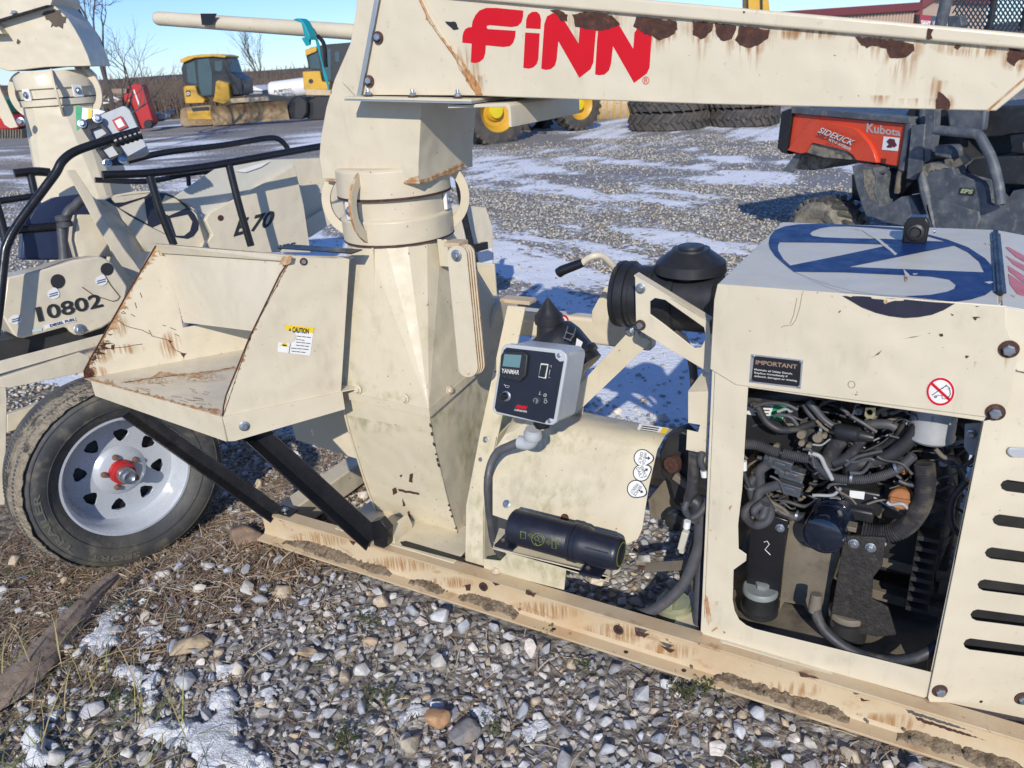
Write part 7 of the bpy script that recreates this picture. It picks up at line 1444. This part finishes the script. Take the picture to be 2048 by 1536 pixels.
# bucket and excavator behind
EX=thing('excavator',FD(26)(1500,230),'yellow excavator whose arm rises above the boom, behind the stacked tyres','excavator')
f=FD(26); 
fq('boom_arm',26,0,[(1493,-60),(1494,18),(1500,150),(1548,150),(1540,20),(1532,-60)],.5,cat,EX,.04); fq('arm_line',26,.03,[(1493,-60),(1495,-60),(1500,120),(1496,120)],.05,inkm,EX,0); fq('hose_line',26,.03,[(1519,-60),(1524,-60),(1528,120),(1522,120)],.05,inkm,EX,0)
fq('body',27,0,[(1460,120),(1700,120),(1700,222),(1460,222)],2.2,cat,EX,.06); fq('track',26.3,.1,[(1440,218),(1700,218),(1715,232),(1700,242),(1440,242)],2.5,black,EX,.05)
BK=thing('loader_bucket',FD(24)(1215,235),'rust-brown ribbed bucket lying behind the loader','bucket')
bkm=MB(); c=FD(24)(1222,205); R=[]
for k in range(10):
    a=math.radians(-60+k*24); rr_=.62; R.append([c-HR*1.0+HN*math.cos(a)*rr_+UPZ*math.sin(a)*rr_,c+HR*.75+HN*math.cos(a)*rr_+UPZ*math.sin(a)*rr_,c+HR*.75+HN*math.cos(a)*(rr_-.04)+UPZ*math.sin(a)*(rr_-.04),c-HR*1.0+HN*math.cos(a)*(rr_-.04)+UPZ*math.sin(a)*(rr_-.04)])
bkm.rings(R).build('shell',paint_rusty,BK); 
for k in range(8): MB().box(c+HR*(-.8+.2*k)+HN*.64-UPZ*.15,(.03,.03,.6)).build('rib',cat,BK,.01)
for k in range(3): MB().box(c+HR*(-.6+.22*k)+HN*.4+UPZ*.55,(.06,.06,.3)).build('tooth',dusty,BK,.01)
# stacked tyres
def ftyre(px,d,z,R_,w_,lab,rz,par=None):
    g=FD(d)(px,262); c=Vector((g.x,g.y,z))-HN*0
    T=thing('loose_tyre',c,lab,'tyre','large tractor tyres stacked flat in the yard')
    MB().lathe(c,(0.01,0,1),[(-w_/2,R_*.60),(-w_/2-.01,R_*.8),(-w_/2+.03,R_*.95),(0,R_*.965),(w_/2-.03,R_*.95),(w_/2+.01,R_*.8),(w_/2,R_*.60),(0,R_*.62),(-w_/2,R_*.60)],64,cap=False).build('tyre_body',darktyre,T,sharp=50)
    N_=24; 
    for k in range(N_):
        for s in(-1,1):
            a=rz+2*math.pi*(k+(0 if s>0 else .5))/N_; p0=c+Vector((math.cos(a),math.sin(a),0))*R_*.975-UPZ*s*.01; a1=a+.20; p1=c+Vector((math.cos(a1),math.sin(a1),0))*R_*.955+UPZ*(s*w_*.46)
            if Vector((math.cos(a),math.sin(a),0)).dot(HN)>-.1: MB().beam(p0,p1,.07,.075,up=(p0-c)).build('tread_lug',darktyre,T)
w_=.40
ftyre(1337,19.1,.20,.96,w_,'bottom worn tractor tyre of the left stack',0.); ftyre(1337,19.1,.61,.96,w_,'tyre lying on top of the left stack, under the boom',.1)
ftyre(1486,18.7,.20,.80,w_,'bottom worn tractor tyre of the right stack',.05); ftyre(1484,18.7,.61,.82,w_,'tyre lying on top of the right stack, under the boom',.2)
# building
BD=thing('metal_building',FD(62)(1800,200),'beige metal building with maroon trim above the right end of the boom','building')
f=FD(60)
cor=f(1803,300); cor.z=0; wallh=f(1803,20).z
lft=FD(52)(1560,27); lft.z=0
rgt=Vector((f(1893,300).x,f(1893,300).y,0)); rgt=cor+HR*(rgt-cor).dot(HR)*1.75-HN*2
lh=FD(52)(1560,35).z
MB().prism([cor,cor+UPZ*wallh,lft+UPZ*lh,lft],-HN*.3+HR*.1).build('long_wall',bwall,BD,0)
apex=f(1868,-2); 
MB().prism([cor,cor+UPZ*wallh,Vector((apex.x,apex.y,apex.z)),rgt+UPZ*wallh*1.0,rgt],-HN*.2).build('gable_wall',bwall,BD,0)
fc1=[cor+UPZ*(wallh-.1),cor+UPZ*(wallh+.42),lft+UPZ*(lh+.32),lft+UPZ*(lh-.1)]; MB().prism([p+HN*.35 for p in fc1],-HN*.3).build('eave_trim',broof,BD,0)
ap2=Vector((apex.x,apex.y,apex.z)); MB().prism([p+HN*.3 for p in (cor+UPZ*(wallh+.0),cor+UPZ*(wallh+.55),ap2+UPZ*.5,rgt+UPZ*(wallh+.5),rgt+UPZ*wallh,ap2)],-HN*.4).build('rake_trim',broof,BD,0)
MB().prism([cor+UPZ*(wallh+.1),rgt+UPZ*(wallh+.1),rgt+UPZ*(wallh+.1)-HN*30,lft+UPZ*(wallh+.1)],(0,0,-.1)).build('roof',broof,BD,0)
MB().prism([cor+HN*.4-HR*.5,cor+HN*.4+HR*.05,cor+HN*.4+HR*.05+UPZ*wallh,cor+HN*.4-HR*.5+UPZ*wallh],-HN*.2).build('downpipe',broof,BD,0)
for t in [k/40 for k in range(1,40)]:
    p=cor.lerp(lft,t)+HN*.05; MB().box(p+UPZ*(wallh/2),(.12,.12,wallh-.3)).build('siding_rib',bwall,BD,0)
SG=thing('shop_sign',FD(57)(1845,45),'red and slate shop sign on the gable wall of the metal building','sign')
fq('panel',57,0,[(1840,29),(1862,31),(1862,62),(1838,60)],.3,mat('sign_red',(.30,.04,.06),.5),SG,.0); fq('panel',57,0,[(1862,31),(1895,36),(1895,64),(1862,62)],.3,mat('sign_slate',(.05,.08,.11),.5),SG,0); fq('side',57,-.05,[(1833,29),(1840,29),(1838,60),(1833,58)],.3,inkm,SG,0)
text('SANY',FD(56.9),((1841,51),(1861,53),(1861,42),(1842,40)),HN,white,SG,off=.05,bold=.05); text('NEW HOLLAND',FD(56.9),((1865,52),(1900,56),(1900,46),(1865,42)),HN,white,SG,off=.05,bold=.02)
# ---------------------------------------------------------------- brush line, hill, trees
def strips(name,n,d0,d1,xa,xb,hmin,hmax,wd,mt,seed,base=0):
    r=np.random.RandomState(seed); px=r.uniform(xa,xb,n); d=r.uniform(d0,d1,n); A=[]
    hn=np.array(HN); hr=np.array(HR); 
    # lateral offset at distance d for pixel column px near the horizon
    lat=(px-CX)/F*d*1.05; P=-hn[None]*d[:,None]+hr[None]*lat[:,None]; P[:,2]=0
    hgt=r.uniform(hmin,hmax,n)*(0.75+.5*fbm(lat*.22,d*.1,seed,3)); m=4; V=[]
    lean=r.normal(0,.22,(n,1))*hr[None]+r.normal(0,.15,(n,1))*hn[None]
    for i in range(m):
        t=i/(m-1); c=P+lean*hgt[:,None]*t*t+np.array([0,0,1])*(hgt*t)[:,None]+r.normal(0,.05,(n,3))*t
        wv=hr[None]*(wd*(1-t*.85))*r.uniform(.6,1.5,(n,1)); V.append(c-wv); V.append(c+wv)
    V=np.stack(V,1).reshape(-1,3); bs=np.arange(n)[:,None,None]*(2*m); q=np.array([[2*i,2*i+1,2*i+3,2*i+2] for i in range(m-1)])[None]
    me=bpy.data.meshes.new(name); c=V.mean(0); fast_mesh(me,V-c,(bs+q).reshape(-1,4),4); me.materials.append(mt); o=bpy.data.objects.new(name,me); link(o,None,c); o['kind']='stuff'; return o
strips('brush_thicket',9000,44,54,-200,760,.8,2.0,.022,brush,31)
strips('brush_thicket',3000,54,70,-200,1200,1.,2.3,.05,brush,32)
strips('brush_thicket',1500,38,44,-200,330,.3,1.1,.025,brush,33)
strips('brush_thicket',7000,60,95,-400,1300,1.4,2.7,.09,brush,34)
mb=MB(); R=[]
for k in range(61):
    px=-900+k*70; a=FD(260)(px,150); a.z=0; h=2.5+3.5*vn(k*.23,4)+1.5*vn(k*.8,9); R.append([Vector((a.x,a.y,-1)),Vector((a.x,a.y,h*.6))-HN*15,Vector((a.x,a.y,h))-HN*45,Vector((a.x,a.y,-1))-HN*110])
hl=mb.rings(R,cap=False).build('hills',mat('wooded_hill',(.075,.062,.06),1,var=.3,vscale=.12),None,sharp=80); hl['kind']='structure'
def tree(base,h,seed,label,spread=.5,r0=.12,depth=6,lean=(0,0),nb=3,name='bare_tree',grp='bare trees behind the yard'):
    r=random.Random(seed); T=thing(name,base,label,'tree',grp); tk=MB(); cr=MB()
    def grow(p,dr,L_,rad,lv):
        n=4; pts=[p]; dd=dr.copy()
        for i in range(n):
            dd=(dd+Vector((r.gauss(0,.12),r.gauss(0,.12),r.gauss(.03,.08)))).normalized(); pts.append(pts[-1]+dd*L_/n)
        (tk if lv==0 else cr).tube(pts,[rad,rad*.6],5 if lv<3 else 3,smooth=False,cap=False)
        if lv>=depth: return
        for j in range(nb if lv<2 else r.choice([2,3,3])):
            t=r.uniform(.45,1) if j else 1.; q=pts[min(n,max(1,int(t*n)))]; a=r.uniform(0,6.283); tilt=r.uniform(.3,.85)*spread*1.6
            x=dd.orthogonal().normalized(); y=dd.cross(x); nd=(dd*math.cos(tilt)+(x*math.cos(a)+y*math.sin(a))*math.sin(tilt)+Vector((0,0,.12))).normalized(); grow(q,nd,L_*r.uniform(.6,.86),rad*.58,lv+1)
    grow(Vector(base),Vector((lean[0],lean[1],1)).normalized(),h*.30,r0,0)
    tk.build('trunk',bark,T); cr.build('crown',bark,T)
b0=FD(24)(178,230); b0.z=0; tree(b0,12,7,'large bare tree with twigs against the sky behind the second blower',.65,.17,7,(HR.x*.12,HR.y*.12))
b0=FD(22)(215,240); b0.z=0; tree(b0,7.,15,'smaller bare tree with a thin crooked trunk left of the red implement',.6,.085,6,(HR.x*.2,HR.y*.2))
b0=FD(75)(522,190); b0.z=0; tree(b0,6.8,22,'bare tree far behind the yard between the two bulldozers',.42,.12,6)
b0=FD(110)(440,180); b0.z=0; tree(b0,6.,23,'small faint bare tree far beyond the first bulldozer',.5,.12,5)
# teal ribbon and hook on the boom handle
RB=thing('ribbon',oY(630,90,1.86),'teal plastic ribbon knotted round the boom handle and hanging down','ribbon')
f=PY(1.85); mb=MB(); R=[]
for k,(x,y) in enumerate([(632,75),(636,90),(640,110),(645,130),(650,150),(655,168),(657,180)]):
    s=2+1.2*math.sin(k*1.9); R.append([f(x-s,y),f(x+s,y+1),f(x+s,y+1)+Vector((0,.002,0)),f(x-s,y)+Vector((0,.002,0))])
mb.rings(R); mb.build('tail',teal,RB,sharp=60)
MB().prism(pl(f,[(603,76),(622,72),(620,90),(612,92)]),(0,.003,0)).build('bow',teal,RB); MB().prism(pl(f,[(600,40),(606,37),(614,38),(620,43),(626,54),(633,70),(634,80),(624,76),(617,46),(606,42)]),(0,-.03,0)).build('knot',teal,RB,.002)
hk=MB().tube([PY(1.87)(*p) for p in [(636,72),(646,84),(650,100),(651,120),(652,134)]],.006,10).build('hook',black,None); tagit(hk,'black curved cable hook hanging beside the teal ribbon','hook')
# ---------------------------------------------------------------- names stay at most three levels deep
def depth_(o):
    n=0
    while o.parent: o=o.parent; n+=1
    return n
for o in list(bpy.data.objects):
    lim=2
    r=o
    while r.parent: r=r.parent
    if depth_(o)>lim:
        a=o.parent
        while depth_(a)>lim-1: a=a.parent
        o.parent=a; o.location=WL[o.name]-WL[a.name]
for o in list(bpy.data.objects):
    if o.type=='MESH' and o.name not in S.objects: bpy.data.objects.remove(o)
